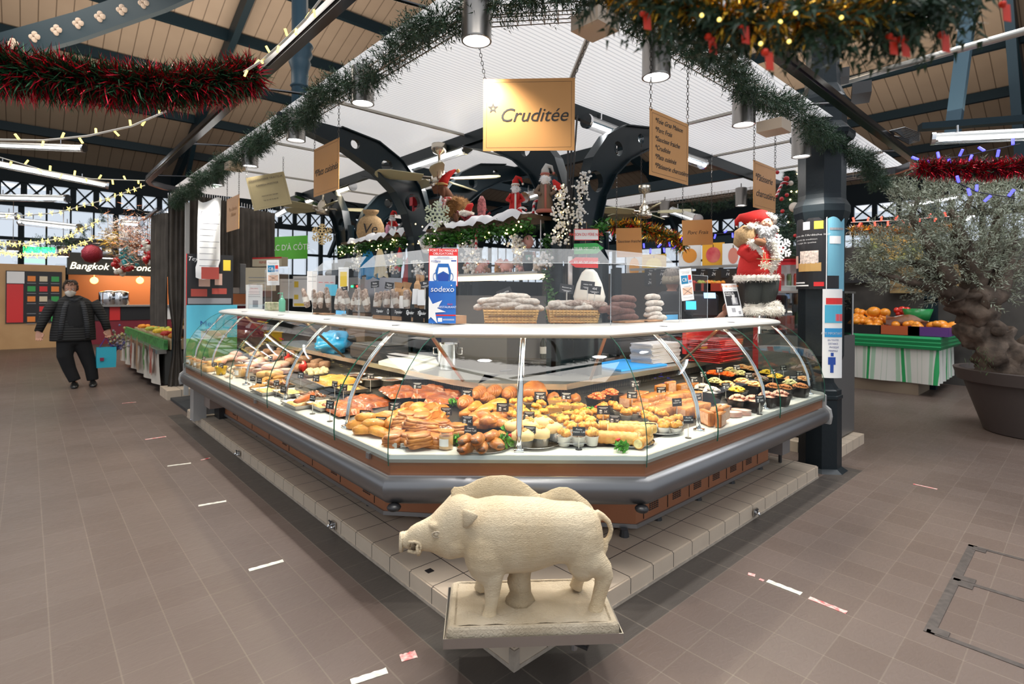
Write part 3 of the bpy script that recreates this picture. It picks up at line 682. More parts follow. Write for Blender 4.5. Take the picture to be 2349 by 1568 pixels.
lamps.append((tuple(at(1700,472,z=2.72)),'steel cylinder downlight on the far canopy edge, above the apple picture')); lamps.append((tuple(at(1525,497,z=2.72)),'steel cylinder downlight on the far canopy edge, left of the plain copper sign'))
for i,(p,l) in enumerate(lamps):
 LP.put(p,0,1,l)
 if i<9: light('SPOT','downlight',(p[0],p[1],p[2]-.01),62 if i else 66,(1,.95,.88),.05,to=(p[0]+(.05 if i<5 else 0),p[1]+(.05 if i>=5 else 0),0),spot=2.0,blend=.6)
b=B(); b.box((0,0,0),(.16,.16,.07)); bx=b.mesh('box',[mat('beige_junction_box',(.45,.36,.27),.5)])
for (px,py,pl),l in (((1365,55,2.78),'beige junction box under the garland right of the big copper sign'),((1775,292,2.62),'beige junction box on the tray near the violet-tinted sign'),((539,382,2.8),'beige junction box on the left wing tray')):
 o=bpy.data.objects.new('junction_box',bx); COL.objects.link(o); o.location=at(px,py,z=pl); tag(o,l,'junction box',None)
# chains and hanging signs
copper=mat('copper_sign_sheet',(.56,.27,.085),.42,.25,var=.06,vs=3,bump=.05,bs=300)
gilt=mat('gilt_sign_sheet',(.52,.42,.22),.42,.2,var=.08,vs=4)
ink=mat('black_ink',(.015,.012,.01),.5)
ink2=mat('grey_ink',(.16,.13,.09),.5)
def chain(b,A,C):
 A,C=Vector(A),Vector(C); d=(C-A); n=int(d.length/.020); t=d.normalized(); u=t.orthogonal().normalized(); v=t.cross(u)
 for k in range(n):
  c=A+t*(k+.5)*d.length/n; w=u if k%2 else v
  b.tube([c+t*.013*math.cos(a)+w*.0065*math.sin(a) for a in [i*PI/4 for i in range(8)]],.0018,3,loop=True)
def sign(name,label,c,nrm,w,h,lines,top=2.87,m_=None,roll=0,inkm=None,dx=(0,0),cat='sign',chains=True,size=.05,border=True,shear=.32,hx=.48,group=None,spl=1):
 M=face_matrix(c,nrm)@Matrix.Rotation(roll,4,'Z')
 t=thing(name,label,cat,c,0,group)
 b=B(); b.box((0,0,0),(w,h,.004),M=M); b.obj('sign_plate',m_ or copper,t)
 s=B()
 for (tx,x,y,sz,al) in lines: add_text(s,M,tx,sz,x,y,off=.0028,shear=shear,align=al,spl=spl)
 if border:
  q=.018; e=.0012
  for x0,y0,x1,y1 in ((-w/2+q,h/2-q,w/2-q,h/2-q+e),(-w/2+q,-h/2+q-e,w/2-q,-h/2+q),(-w/2+q-e,-h/2+q,-w/2+q,h/2-q),(w/2-q,-h/2+q,w/2-q+e,h/2-q)): rect(s,M,x0,y0,x1,y1,off=.0028)
 s.obj('lettering',inkm or ink,t)
 if chains:
  for sx,ddx in ((-1,dx[0]),(1,dx[1])):
   A=M@Vector((sx*w*hx,h/2-.01,0)); X=Vector(nrm).normalized(); xr=UP.cross(X).normalized()
   k=B(); chain(k,A,Vector((A.x,A.y,top))+xr*ddx); k.obj('chain',mat('dark_chain',(.06,.055,.05),.35,.8),t)
 return t
c=at(1213,263,s=.89)
sgn=sign('hanging_sign','large copper sign lettered Cruditée hanging by two chains over the cut corner',c,(-.72,-.70,0),.472,.372,[('Cruditée',.022,-.005,.098,'CENTER')],top=2.86,dx=(-.045,.09),size=.1)
M=face_matrix(c,(-.72,-.70,0)); b=B()
P=[]
for i in range(10): r=.028 if i%2==0 else .012; P.append((-.185+r*math.sin(i*PI/5),.035+r*math.cos(i*PI/5)))
b.add([(x,y,.003) for x,y in P]+[(-.185+(x+.185)*.4,.035+(y-.035)*.4,.003) for x,y in P],[(i,10+i,10+(i+1)%10,(i+1)%10) for i in range(10)],0,M); b.obj('star_mark',ink,sgn)
sign('hanging_sign','tall copper sign lettered Plats cuisinés on the left wing',(.19,2.29,2.43),(-1,0,0),.445,.365,[('*Plats cuisinés',0,-.01,.073,'CENTER')],top=2.88)
c=at(617,438,d=5.3)
sign('hanging_sign','gilt engraved sign lettered Charcuterie Traiteur, second from the curtain',c,(-.50,-.86,0),.36,.33,[('CHARCUTERIE TRAITEUR',0,.125,.028,'CENTER'),('CAMPIN PRESTIGE',0,.07,.026,'CENTER'),('MARCHE DES TERNES',0,-.04,.016,'CENTER'),('Tél. 01 45 72 86 89',0,-.085,.018,'CENTER')],m_=gilt,roll=.24,inkm=ink2,shear=0)
c=at(534,490,x=.19)
sign('hanging_sign','small narrow copper sign nearest the curtain on the left wing',c,(-1,0,0),.46,.36,[('*Les Entrées\n   Maison',0,.02,.06,'CENTER')],inkm=mat('faded_ink',(.45,.25,.12),.5))
sign('hanging_sign','copper sign listing six products from Foie Gras Maison down, on the right wing',(1.068,-.03,2.285),(0,-1,0),.375,.335,
 [(s_,-.145,.118-.046*i,.036,'LEFT') for i,s_ in enumerate(('*Foie Gras Maison','*Porc Frais','*Saucisse fraiche','*Cruditée','*Plats cuisinés','*Pâtisserie charcutière'))],top=2.86)
sign('hanging_sign','copper sign lettered Pâtisserie charcutière right of the six-line one',(2.265,-.03,2.25),(0,-1,0),.355,.31,[('*Pâtisserie',-.02,.05,.066,'CENTER'),(' charcutière',.0,-.055,.066,'CENTER')],top=2.84)
c=at(1600,533,d=5.2)
sign('hanging_sign','plain copper sign lettered Porc Frais hanging beyond the counter',c,(-.6,-.8,0),.305,.245,[('Porc Frais',0,0,.052,'CENTER')],roll=.05,border=False,top=2.9)
c=at(1443,556,d=4.6)
sign('hanging_sign','plain copper sign lettered Saucisse fraiche behind the clear screen',c,(-.6,-.8,0),.225,.25,[('Saucisse fraiche',0,.01,.033,'CENTER')],roll=.04,border=False,top=2.9)
# ceiling fans
FT=thing('ceiling_fan','x','ceiling fan')
fanm=mat('satin_nickel',(.55,.50,.42),.25,.9)
b=B(); b.lathe([(.02,.36),(.075,.35),(.08,.30),(.06,.26),(.015,.24),(.014,.12),(.03,.11),(.06,.07),(.072,.03),(.074,0),(.095,-.01),(.10,-.04),(.085,-.07),(.03,-.08)],n=24); b.obj('motor',fanm,FT,True)
for k in range(5):
 a=k*2*PI/5; M=Matrix.Rotation(a,4,'Z')@Matrix.Rotation(.42,4,'X')
 b=B(); b.rings([[Vector((.17,-.055,.004)),Vector((.17,.055,.004)),Vector((.17,.055,-.004)),Vector((.17,-.055,-.004))],[Vector((.50,-.075,.004)),Vector((.50,.075,.004)),Vector((.50,.075,-.004)),Vector((.50,-.075,-.004))],[Vector((.60,-.06,.004)),Vector((.60,.06,.004)),Vector((.60,.06,-.004)),Vector((.60,-.06,-.004))],[Vector((.63,-.02,.004)),Vector((.63,.02,.004)),Vector((.63,.02,-.004)),Vector((.63,-.02,-.004))]])
 o=b.obj('blade',mat('cream_blade',(.36,.33,.20),.4),FT); o.data.transform(M)
 b=B(); b.box((.14,0,.004),(.12,.04,.008)); o=b.obj('blade_arm',fanm,FT); o.data.transform(M)
FP=Proto(FT)
FP.put((1.60,2.88,2.66),.3,1,'ceiling fan with cream blades above the fluffy sheep','ceiling fans under the canopy')
FP.put(tuple(at(741,478,z=2.66)),.75,1,'ceiling fan with cream blades above the golden snowflake','ceiling fans under the canopy')
FP.put(tuple(at(1478,487,z=2.6)),.2,1,'ceiling fan with pale blades beyond the counter, left of the plain copper sign','ceiling fans under the canopy')
# fluorescent fittings
def tubelight(label,A,C,p=0,cat='fluorescent lamp',r=.055,shade=True,group=None,col=(.95,.97,1),on=tube_on):
 A,C=Vector(A),Vector(C); t=thing('fluorescent_lamp',label,cat,(A+C)/2,0,group)
 b=B(); b.tube([A,C],r,14,cap=(0,0)); b.obj('clear_tube',glassmat('clear_plastic',(.97,.97,.97),.10),t,True)
 d=(C-A).normalized(); b=B();
 for P,s_ in ((A,-1),(C,1)): b=B(); b.tube([P,P+d*s_*.03],r*1.08,14); b.obj('end_cap',chrome,t)
 for f in (.2,.8): P=A.lerp(C,f); b=B(); b.tube([P+UP*r,P+UP*(r+.06)],.008,5); b.obj('hanger',chrome,t)
 b=B(); b.tube([A+d*.03-UP*.01,C-d*.03-UP*.01],.016,8); b.obj('lamp_tube',on,t)
 b=B(); w=d.cross(UP).normalized(); b.rings([[P+w*r*.8*math.cos(k*PI/6)+UP*r*.8*math.sin(k*PI/6) for k in range(7)] for P in (A,C)],0,(0,0),False); b.obj('reflector',mat('lamp_reflector',(.6,.6,.58),.3,.7),t,True)
 return t
tubelight('lit fluorescent tube along the canopy beam above the nearest ceiling fan',(1.72,4.15,2.93),(1.72,2.6,2.93))
tubelight('lit fluorescent tube along the canopy beam behind the Plats cuisinés sign',(1.74,6.55,2.93),(1.74,5.1,2.93),on=mat('warm_tube',(1,1,1),.5,emit=(1,.86,.62),es=12))
tubelight('lit fluorescent tube right of the big copper sign',(1.95,1.26,2.93),(2.86,1.29,2.93))
tubelight('lit fluorescent tube behind the six-line copper sign',(3.0,1.3,2.93),(3.9,1.3,2.93))
tubelight('lit fluorescent tube beyond the counter, left of the plain copper sign',at(1545,484,d=7.4),at(1600,502,d=6.2))
tubelight('steel fluorescent fitting beyond the tall Santa on the garland shelf',at(1205,452,d=5.6),at(1240,440,d=5.9))
tubelight('lit fluorescent tube deep behind the green shop sign',at(640,490,d=9),at(662,478,d=8))
light('AREA','canopy_tubes_glow',(1.8,3.6,2.85),26,(1,.95,.9),.1,3,to=(1.8,3.61,0))
light('AREA','canopy_tubes_glow',(3.2,1.4,2.85),22,(1,.95,.9),2,.1,to=(3.2,1.41,0))
for (a,c_,l) in (((-60,330),(190,340),'long lit hall tube at the left edge, just under the string of lights'),((-60,365),(245,425),'long lit hall tube slanting below the first one'),((-30,452),(152,455),'lit hall tube in front of the left clerestory windows'),((-60,492),(40,496),'lit hall tube low at the far left edge'),((50,508),(180,522),'hall tube above the kiosk, seen lengthwise'),((285,512),(322,514),'short lit hall tube behind the hanging baubles')):
 tubelight(l,at(*a,d=8.5),at(*c_,d=8.5 if c_[0]!=245 else 9.5),r=.06)
tubelight('double fluorescent fitting at the right edge above the olive tree',at(2145,318,d=5),at(2420,305,d=4.6),r=.055)
tubelight('lit hall tube at the top right, behind the gold tinsel garland',at(2085,62,d=6),at(2150,38,d=6),r=.06)
tubelight('lit hall tube on the far side above the fruit pictures',at(2090,470,d=9),at(2200,450,d=8.5),r=.06)
tubelight('lit hall tube seen through the olive branches',at(2070,515,d=9),at(2230,500,d=8.5),r=.06)
# food in the case
def deck_u(p): return min(p.x,p.y-.06,(p.x+p.y-.83)/1.42-.05)
def on_deck(px,py,lift=0.):
 z=.74
 for _ in range(5):
  p=at(px,py,z=z+lift); z=deck_z(deck_u(p))
 return Vector((p.x,p.y,z))
def blob(b,c,r,n=(12,8),flat=.25,nz=.12,fr=18,mi=0,M=None,seed=0,power=1.,ridge=None):
 """soft lump with a flattened foot"""
 c=Vector(c); rs=[]
 for j in range(n[1]+1):
  t=min(max(PI*j/n[1],.05),PI-.05); row=[]
  for i in range(n[0]):
   a=2*PI*i/n[0]; x,y,z=math.sin(t)*math.cos(a),math.sin(t)*math.sin(a),-math.cos(t)
   if power!=1: x,y,z=[math.copysign(abs(q)**power,q) for q in (x,y,z)]
   k=1+nz*noise.noise(Vector((x,y,z))*1.6+Vector((seed*3.1,seed,0)))+(nz*.5)*noise.noise(Vector((x,y,z))*4+Vector((seed,0,7)))
   if ridge: k+=ridge[1]*math.sin(x*ridge[0])
   z2=max(z*k,-flat); row.append(c+Vector((x*r[0]*k,y*r[1]*k,z2*r[2])))
  rs.append([M@p for p in row] if M is not None else row)
 b.rings(rs,mi); return b
def baked(name,c1,c2,vs=14,rough=.45,bump=.3,bs=60,coat=.25):
 return mat(name,c1,rough,col2=c2,vs=vs,var=.2,bump=bump,bs=bs,coat=coat,sss=.0)
gold=baked('golden_crust',(.80,.36,.055),(.52,.17,.02)); toast=baked('toasted_crust',(.62,.235,.04),(.30,.08,.012)); deep=baked('deep_baked_glaze',(.50,.125,.02),(.20,.035,.008),16,.35,.7,50,.5)
cream=baked('cheese_top',(.85,.43,.06),(.50,.16,.015),45,.45,.6,90); pale=mat('pale_dough',(.80,.56,.25),.6,var=.12,vs=20)
herb=mat('herb_filling',(.10,.09,.02),.6,var=.4,vs=60); pork=mat('pate_meat',(.62,.33,.22),.5,col2=(.75,.52,.36),vs=45,var=.3)
foil=mat('foil_cup',(.62,.60,.56),.3,.9,bump=.5,bs=70); pcup=mat('white_paper_cup',(.78,.76,.70),.6)
PROT={}
def proto(key,name,cat,parts):
 t=thing(name,'x',cat)
 for pn,fn,m,sm in parts:
  b=B(); fn(b); o=b.obj(pn,m,t,sm,world=False)
 PROT[key]=(Proto(t),name,cat)
def solo(key,name,cat,fn,m,sm=True):
 b=B(); fn(b); o=b.obj(name,m,None,sm); o['category']=cat; o['label']='x'; PROT[key]=(Proto(o),name,cat)
def pasty(b):
 n=18; rs=[]
 for k,(f,h) in enumerate([(1,0),(1.0,.004),(.9,.008),(.8,.022),(.5,.036),(.2,.041)]):
  row=[]
  for i in range(n+1):
   a=PI*i/n; rr=f*(1+(.035*math.cos(i*PI) if k<3 else 0)); row.append(Vector((.062*math.cos(a)*rr,.075*math.sin(a)*rr+.004*(k>2),h)))
  for i in range(5): x=-.062+.124*(i+1)/6; row.append(Vector((x*f,.0 if k<3 else .006,h)))
  rs.append(row)
 b.rings(rs)
solo('pasty','pasty','pasty',pasty,gold)
solo('bun','pastry_bun','pastry',lambda b: blob(b,(0,0,.018),(.085,.038,.036),nz=.2),gold)
solo('loafbun','pastry_bun','pastry',lambda b: blob(b,(0,0,.02),(.055,.04,.04),nz=.15),toast)
def puff(b):
 for z,s_,o_ in ((0,1,0),(.012,1.03,.004),(.026,.97,-.003),(.036,.85,0)): blob(b,(o_,0,z+.006),(.062*s_,.048*s_,.012),flat=.9,nz=.22,power=.6,seed=z*90,n=(14,6))
solo('puff','puff_pastry','pastry',puff,toast)
def fluted(b):
 N=26; rs=[]
 for k in range(N+1):
  x=-.05+.10*k/N; e=max(0,math.sin(PI*k/N))**.5; q=1+.10*math.sin(k*2.1)
  rs.append([Vector((x+.018*math.sin(a)*.5,.042*math.cos(a)*e*q,.036+.036*math.sin(a)*e*q)) for a in [2*PI*i/14 for i in range(14)]])
 b.rings(rs)
solo('fluted','fluted_pastry','pastry',fluted,toast)
def roll(b):
 N=40; rs=[]
 for k in range(N+1):
  x=-.10+.20*k/N; q=1+.035*math.sin(k*1.25); e=1 if 0<k<N else .8
  rs.append([Vector((x,.032*math.cos(a)*q*e,.032+.030*math.sin(a)*q*e)) for a in [2*PI*i/16 for i in range(16)]])
 b.rings(rs)
def rollend(b):
 for s_ in (-1,1): b.tube([(s_*.0995,0,.032),(s_*.1025,0,.032)],.024,14)
proto('roll','pastry_roll','pastry roll',[('crust',roll,baked('pale_gold_crust',(.84,.50,.13),(.62,.24,.035),12),True),('filling',rollend,mat('cream_filling',(.85,.72,.35),.5,var=.2,vs=40),False)])
def fillroll(b): blob(b,(0,0,.024),(.072,.034,.030),nz=.25,flat=.7)
def fillin(b): blob(b,(-.066,0,.026),(.012,.02,.017),nz=.3)
proto('stuffed','stuffed_roll','pastry roll',[('crust',fillroll,toast,True),('filling',fillin,mat('mushroom_filling',(.10,.045,.02),.5,var=.4,vs=70),True)])
def cup(b,h=.05,r0=.028,r1=.036): b.lathe([(r0-.002,.002),(r0,0),(r1,h),(r1+.002,h),(r1-.002,h-.002),(r0-.003,.006)],n=26,cap=(1,0))
def souftop(b,h=.05,r=.036,k=1):
 random.seed(5)
 for i in range(7):
  a=i*2.4; blob(b,(r*.5*math.cos(a)*(i>0),r*.5*math.sin(a)*(i>0),h+.006+.006*(i%3)),(r*.62,r*.5,.022*k),nz=.35,seed=i,n=(9,6))
proto('souffle','souffle_cup','souffle',[('paper_cup',cup,pcup,True),('souffle_top',souftop,cream,True)])
proto('volauvent','vol_au_vent','vol-au-vent',[('foil_cup',lambda b: cup(b,.045,.040,.048),foil,True),('crust',lambda b: blob(b,(0,0,.055),(.056,.056,.035),nz=.12,flat=.4),pale,True),('filling',lambda b: souftop(b,.062,.03,.8),cream,True)])
def cone(b):
 cup(b,.03,.022,.030)
proto('minicup','cheese_tartlet','tartlet',[('paper_cup',cone,pcup,True),('cheese_top',lambda b: souftop(b,.028,.034,.9),cream,True)])
def boat(b):
 b.rings([[Vector((x*s_,y*s_,z)) for x,y in ((-.055,-.032),(.055,-.032),(.055,.032),(-.055,.032))] for s_,z in ((.8,0),(1,.035),(.93,.035),(.76,.006))])
proto('boat','boat_pie','pie',[('wooden_box',boat,mat('poplar_box',(.62,.34,.14),.6,var=.1,vs=30),False),('pie_top',lambda b: blob(b,(0,0,.03),(.050,.029,.022),nz=.2,flat=.3),cream,True),('herbs',lambda b: [blob(b,(.01*math.cos(i*2.2),.012*math.sin(i*2),.049),(.010,.008,.005),nz=.4,seed=i,n=(7,5)) for i in range(4)],herb,True)])
def slab(b,L=.19,Wd=.12,H=.03):
 nx,ny=26,16; rs=[]
 top=[[Vector((lerp(-L,L,i/nx)*(1+.05*noise.noise(Vector((j*.4,3,0)))),lerp(-Wd,Wd,j/ny)*(1+.06*noise.noise(Vector((i*.3,0,5)))),0)) for i in range(nx+1)] for j in range(ny+1)]
 for j in range(ny+1):
  for i in range(nx+1):
   e=min(i,nx-i,j,ny-j); p=top[j][i]
   p.z=(0 if e==0 else H*(.75 if e==1 else 1))+ (.013*noise.noise(Vector((p.x*22,p.y*22,0)))+.006*noise.noise(Vector((p.x*70,p.y*70,2))) if e else 0)
 b.rings(top,0,(0,0),False)
proto('slab','glazed_slab_pie','pie',[('crust',slab,deep,True)])
PROT['slab'][0].root['category']='pie'
def wedge(b): b.box((0,0,.04),(.11,.035,.08),bev=.006)
proto('pate','pate_slice','pate',[('crust',wedge,toast,False),('meat',lambda b: [b.box((0,s_*.0182,.04),(.092,.001,.062)) for s_ in (-1,1)],pork,False)])
def ploaf(b):
 N=22; rs=[]
 for k in range(N+1):
  x=-.16+.32*k/N; q=1+.03*math.sin(k*1.7); e=.9 if k in (0,N) else 1
  rs.append([Vector((x,.045*q*e*cx_,.0+(.075*q*e if up else 0)*1)) for cx_,up in ((-1,0),(-1.05,.0001),(-1,1),(-.5,1),(.5,1),(1,1),(1.05,0),(1,0))])
 b.rings(rs)
proto('loaf','pate_en_croute','pate loaf',[('crust',ploaf,baked('loaf_crust',(.62,.24,.05),(.26,.08,.015),14),True),('meat',lambda b: [b.box((s_*.1605,0,.036),(.002,.07,.055)) for s_ in (-1,1)],pork,False)])
def saus(b,R=.016,L=.1,bend=.5):
 P=[(L*math.sin(t),L*(1-math.cos(t))*.8,R) for t in [lerp(-bend,bend,i/9) for i in range(10)]]
 b.tube([(x*1.0,y,z) for x,y,z in P],[R*.4]+[R]*8+[R*.4],10)
solo('wsaus','white_sausage','sausage',lambda b: saus(b,.019,.12,.55),mat('white_sausage_skin',(.78,.60,.44),.35,var=.08,vs=20,coat=.3))
solo('rsaus','smoked_sausage','sausage',lambda b: saus(b,.018,.2,.55),mat('red_sausage_skin',(.50,.13,.04),.35,var=.2,vs=25,coat=.4))
solo('ham','ham_piece','ham',lambda b: blob(b,(0,0,.03),(.10,.06,.045),nz=.2,flat=.5),mat('cooked_ham',(.80,.40,.30),.35,col2=(.86,.60,.48),vs=12,var=.3,coat=.3))
solo('hamslices','ham_slices','ham',lambda b: [b.lathe([(.001,z),(.07,z),(.072,z+.002),(.001,z+.0025)],(.004*math.sin(z*900),.004*math.cos(z*700),0),22,sy=.7) for z in [i*.004 for i in range(9)]],mat('pink_ham_slices',(.85,.50,.42),.4,col2=(.90,.72,.62),vs=18,var=.4))
solo('patebrown','pate_block','pate',lambda b: blob(b,(0,0,.03),(.075,.05,.04),nz=.08,flat=.7,power=.6),mat('brown_pate',(.36,.18,.10),.5,col2=(.52,.30,.18),vs=30,var=.3))
solo('bread','breaded_cutlet','cutlet',lambda b: blob(b,(0,0,.012),(.07,.04,.020),nz=.4,flat=.5),baked('breadcrumb',(.68,.32,.07),(.45,.17,.03),40,.7,.6,120,0))
solo('cauli','cauliflower_heap','vegetables',lambda b: [blob(b,(random.uniform(-.08,.08),random.uniform(-.07,.07),.03+random.uniform(0,.03)),(.028,.028,.025),nz=.4,seed=i,n=(9,6)) for i in range(26)],mat('cauliflower',(.86,.74,.45),.6,var=.15,vs=50,bump=.6,bs=120))
def tray_mesh(b,L=.17,Wd=.11,H=.035,t=.003):
 b.rings([[Vector((x*s_,y*s_,z)) for x,y in ((-L,-Wd),(L,-Wd),(L,Wd),(-L,Wd))] for s_,z in ((.9,0),(1,H),(1.05,H),(1.05,H-.004),(.97,H-.004),(.9,.004))],0,(1,1))
proto('gratin','gratin_tray','tray of food',[('steel_tray',tray_mesh,steel,False),('gratin',lambda b: slab(b,.15,.09,.028),baked('gratin_top',(.80,.50,.14),(.62,.34,.08),18),True)])
proto('omelette','golden_flat_pie','pie',[('platter',lambda b: tray_mesh(b,.22,.16,.02),steel,False),('pie',lambda b: slab(b,.19,.14,.045),baked('egg_pie',(.82,.46,.08),(.66,.27,.03),16),True)])
proto('meattray','meat_tray','tray of food',[('steel_tray',tray_mesh,steel,False),('meat_pieces',lambda b: [blob(b,(random.uniform(-.12,.12),random.uniform(-.07,.07),.03+random.uniform(0,.02)),(.03,.022,.018),nz=.4,seed=i,n=(8,6)) for i in range(22)],mat('stewed_meat',(.22,.08,.035),.35,var=.4,vs=30,coat=.5),True)])
def pan(b): b.lathe([(.07,0),(.085,.01),(.09,.06),(.094,.06),(.094,.064),(.086,.062),(.08,.012)],n=28,cap=(1,0)); b.tube([(.09,0,.05),(.12,.01,.055),(.12,.03,.055),(.09,.03,.05)],.004,6)
proto('pan','stew_pan','pan',[('steel_pan',pan,steel,True),('stew',lambda b: b.lathe([(.001,.058),(.05,.056),(.084,.048)],n=20,cap=(0,0)),mat('dark_stew',(.20,.07,.03),.3,var=.5,vs=40,bump=.8,bs=60),True)])
def jarm(b): b.lathe([(.036,0),(.042,.004),(.042,.08),(.036,.092),(.036,.10)],n=22,cap=(1,0))
proto('jar','clip_jar','jar',[('jar_content',lambda b: b.lathe([(.038,.004),(.038,.07),(.001,.07)],n=20),mat('jar_content',(.72,.42,.16),.4,var=.2,vs=20),True),('glass_jar',jarm,glassmat('jar_glass',(.95,.97,.96),.12),True),('rubber_seal',lambda b: b.lathe([(.037,.094),(.043,.095),(.043,.101),(.037,.102)],n=22),mat('orange_seal',(.85,.28,.05),.5),True),('jar_lid',lambda b: b.lathe([(.037,.102),(.040,.106),(.036,.120),(.02,.125),(.001,.126)],n=22),glassmat('jar_glass',(.95,.97,.96),.12),True),('jar_label',lambda b: b.rings([[Vector((.0425*math.cos(a),.0425*math.sin(a),z)) for a in [PI*.9+i*.12 for i in range(12)]] for z in (.02,.06)],0,(0,0),False),paper,False)])
def tub(b): b.rings([[Vector((x*s_,y*s_,z)) for x,y in ((-.07,-.055),(-.055,-.07),(.055,-.07),(.07,-.055),(.07,.055),(.055,.07),(-.055,.07),(-.07,.055))] for s_,z in ((.75,0),(1,.085),(1.08,.085),(1.08,.08),(.96,.08),(.72,.006))])
tubm=mat('black_melamine',(.012,.012,.013),.18)
def salad(b,seed=1,n=60,r=.012,elong=1):
 rnd=random.Random(seed); b.ball((0,0,.065),(.062,.062,.03),12,6)
 for i in range(n):
  a=rnd.uniform(0,2*PI); q=rnd.uniform(0,.06); z=.086+.028*(1-(q/.06)**2)
  M=Matrix.Translation((q*math.cos(a),q*math.sin(a),z))@Matrix.Rotation(rnd.uniform(0,6),4,'Z')@Matrix.Rotation(rnd.uniform(-.6,.6),4,'X')
  b.ball((0,0,0),(r*elong,r/elong**.5,r*.6),6,4,M=M,jit=.15)
def saladp(key,col,col2,desc,n=60,r=.011,el=1.):
 proto('sal_'+key,'salad_tub','salad',[('tub',tub,tubm,False),('salad',lambda b: salad(b,len(key),n,r,el),mat('salad_'+key,col,.4,col2=col2,vs=60,var=.5,coat=.2),False)])
saladp('carrot',(.90,.20,.01),(.70,.09,.004),'',110,.012,3); saladp('cream',(.78,.70,.42),(.50,.50,.18),'',70,.010); saladp('pasta',(.86,.42,.14),(.88,.62,.30),'',60,.012,1.8)
saladp('yellow',(.92,.68,.05),(.80,.50,.03),'',50,.013,1.6); saladp('purple',(.16,.05,.06),(.10,.12,.03),'',60,.012); saladp('nuts',(.55,.22,.06),(.38,.13,.03),'',90,.009); saladp('mush',(.60,.56,.52),(.42,.38,.36),'',22,.022); saladp('pink',(.85,.50,.38),(.78,.34,.22),'',24,.016); saladp('shrimp',(.92,.38,.12),(.90,.60,.35),'',60,.011,1.8)
saladp('tomato',(.72,.10,.03),(.85,.35,.10),'',70,.011,1.5)
# put them out
FOODS={}
def put(key,pts,desc,group,rz=None,lift=.03,sc=1,under=0):
 """pts of (px,py[,lift[,rz[,scale]]]) in the photograph; the point lies on the piece's middle height"""
 P,name,cat=PROT[key]; n=len(pts); order=sorted(range(n),key=lambda i:pts[i][0]); rnd=random.Random(len(desc))
 for k,i in enumerate(order):
  q=pts[i]; lf=q[2] if len(q)>2 and q[2] is not None else 0
  p=on_deck(q[0],q[1],lf+lift); a=q[3] if len(q)>3 and q[3] is not None else (rz if rz is not None else rnd.uniform(0,6.28))
  pos='the only one' if n==1 else (ORD[k] if k<20 else str(k+1)+'th')+' from the left'
  lab=desc+(', '+pos if n>1 else '')
  tilt=(rnd.uniform(-.2,.2),rnd.uniform(-.2,.2),a) if key in ('pasty','puff','bun','loafbun','ham','bread','fluted') else (0,0,a)
  s_=(q[4] if len(q)>4 else 1)*sc
  P.put((p.x,p.y,p.z+lf+.004),tilt,s_,lab,group,cat)
CR=-PI/4   # along the cut corner
G='pasties and buns in the front corner'
put('bun',[(838,985,0,2.2),(868,990,0,2.0),(842,958,.035,2.3),(880,955,.045,2.4),(905,962,.04,.5),(893,985,.0,2.1),(855,972,.03,2.),(915,948,.03,1.2),(825,972,0,2.4)],'smooth golden elongated bun at the left of the corner','smooth golden buns',sc=1.05)
put('pasty',[(932,944,.035,.3),(959,928,.04,2.8),(991,930,.045,-.3),(959,952,.03,.9),(985,955,.03,-.4),(1018,935,.045,.2),(1022,955,.02,.6),(940,928,.0,.1),(1003,948,.05,.1),(972,940,.06,2)],'golden half-moon pasty with a crimped edge','crimped golden pasties',sc=1.1)
put('puff',[(920,970,.03),(925,990,0),(952,972,.045),(946,1008,0),(908,1006,0),(984,996,0),(978,980,.035),(991,1010,0),(1050,985,0),(935,958,.05),(965,988,.02),(1010,975,0),(968,962,.05),(962,1008,.018)],'toasted flat puff pastry parcel in the front heap','toasted puff pastry parcels',sc=1.15)
put('jar',[(1023,1003,0)],'clip-top glass jar with an orange seal among the pastries','jar',lift=.06,sc=.95)
put('stuffed',[(1068,1008,.03,.6),(1096,1006,.045,.7),(1126,999,.03,.3),(1105,1024,0,.9),(1140,1017,0,1.2),(1070,1026,0,.5),(1150,1000,.0,1.1)],'brown stuffed pastry roll open at one end','stuffed pastry rolls')
put('loafbun',[(1108,955,.02),(1134,960,.02),(1103,975,0),(1131,973,0),(1154,955,.01),(1149,973,0),(1120,965,.045),(1085,960,.01)],'brown oval pastry behind the stuffed rolls','oval brown pastries',sc=1.1)
put('bun',[(1114,938,.04,.0),(1091,932,.03,.5),(1139,926,.03,-.2),(1150,938,.02,.3),(1075,945,.01,.3),(1165,945,0,.4)],'smooth golden bun in the middle of the corner','golden buns in the middle')
put('fluted',[(1100,910,.02,.2),(1133,908,.03,-.1),(1168,912,.02,.3),(1070,930,.02,.5),(1078,916,.0,.2),(1120,920,.0,.1)],'ribbed brown pastry in the back row of the corner','ribbed pastries',sc=1.2)
put('loafbun',[(1223,905,.02,0,2.1)],'large round loaf with a scored top at the back of the corner','loaf',lift=.05)
put('volauvent',[(1237,1003,0),(1265,990,0),(1200,1008,0),(1183,985,0),(1215,985,.01),(1245,978,.02)],'creamy vol-au-vent in a foil cup','vol-au-vents in foil cups',lift=.045,sc=1.12)
put('souffle',[(1212,925,.0),(1241,931,0),(1192,940,0),(1175,955,0),(1247,950,0),(1228,955,0),(1205,950,0),(1230,938,0),(1180,928,0)],'golden souffle in a paper collar behind the foil cups','souffles in paper collars',lift=.05,sc=.95)
put('souffle',[(1294,1003,0),(1327,1003,0),(1358,1002,0),(1292,972,.0),(1323,970,0),(1352,972,0),(1308,985,0),(1342,985,0)],'golden souffle in a white cup in the front of the corner','souffles in white cups',lift=.045,sc=1.02)
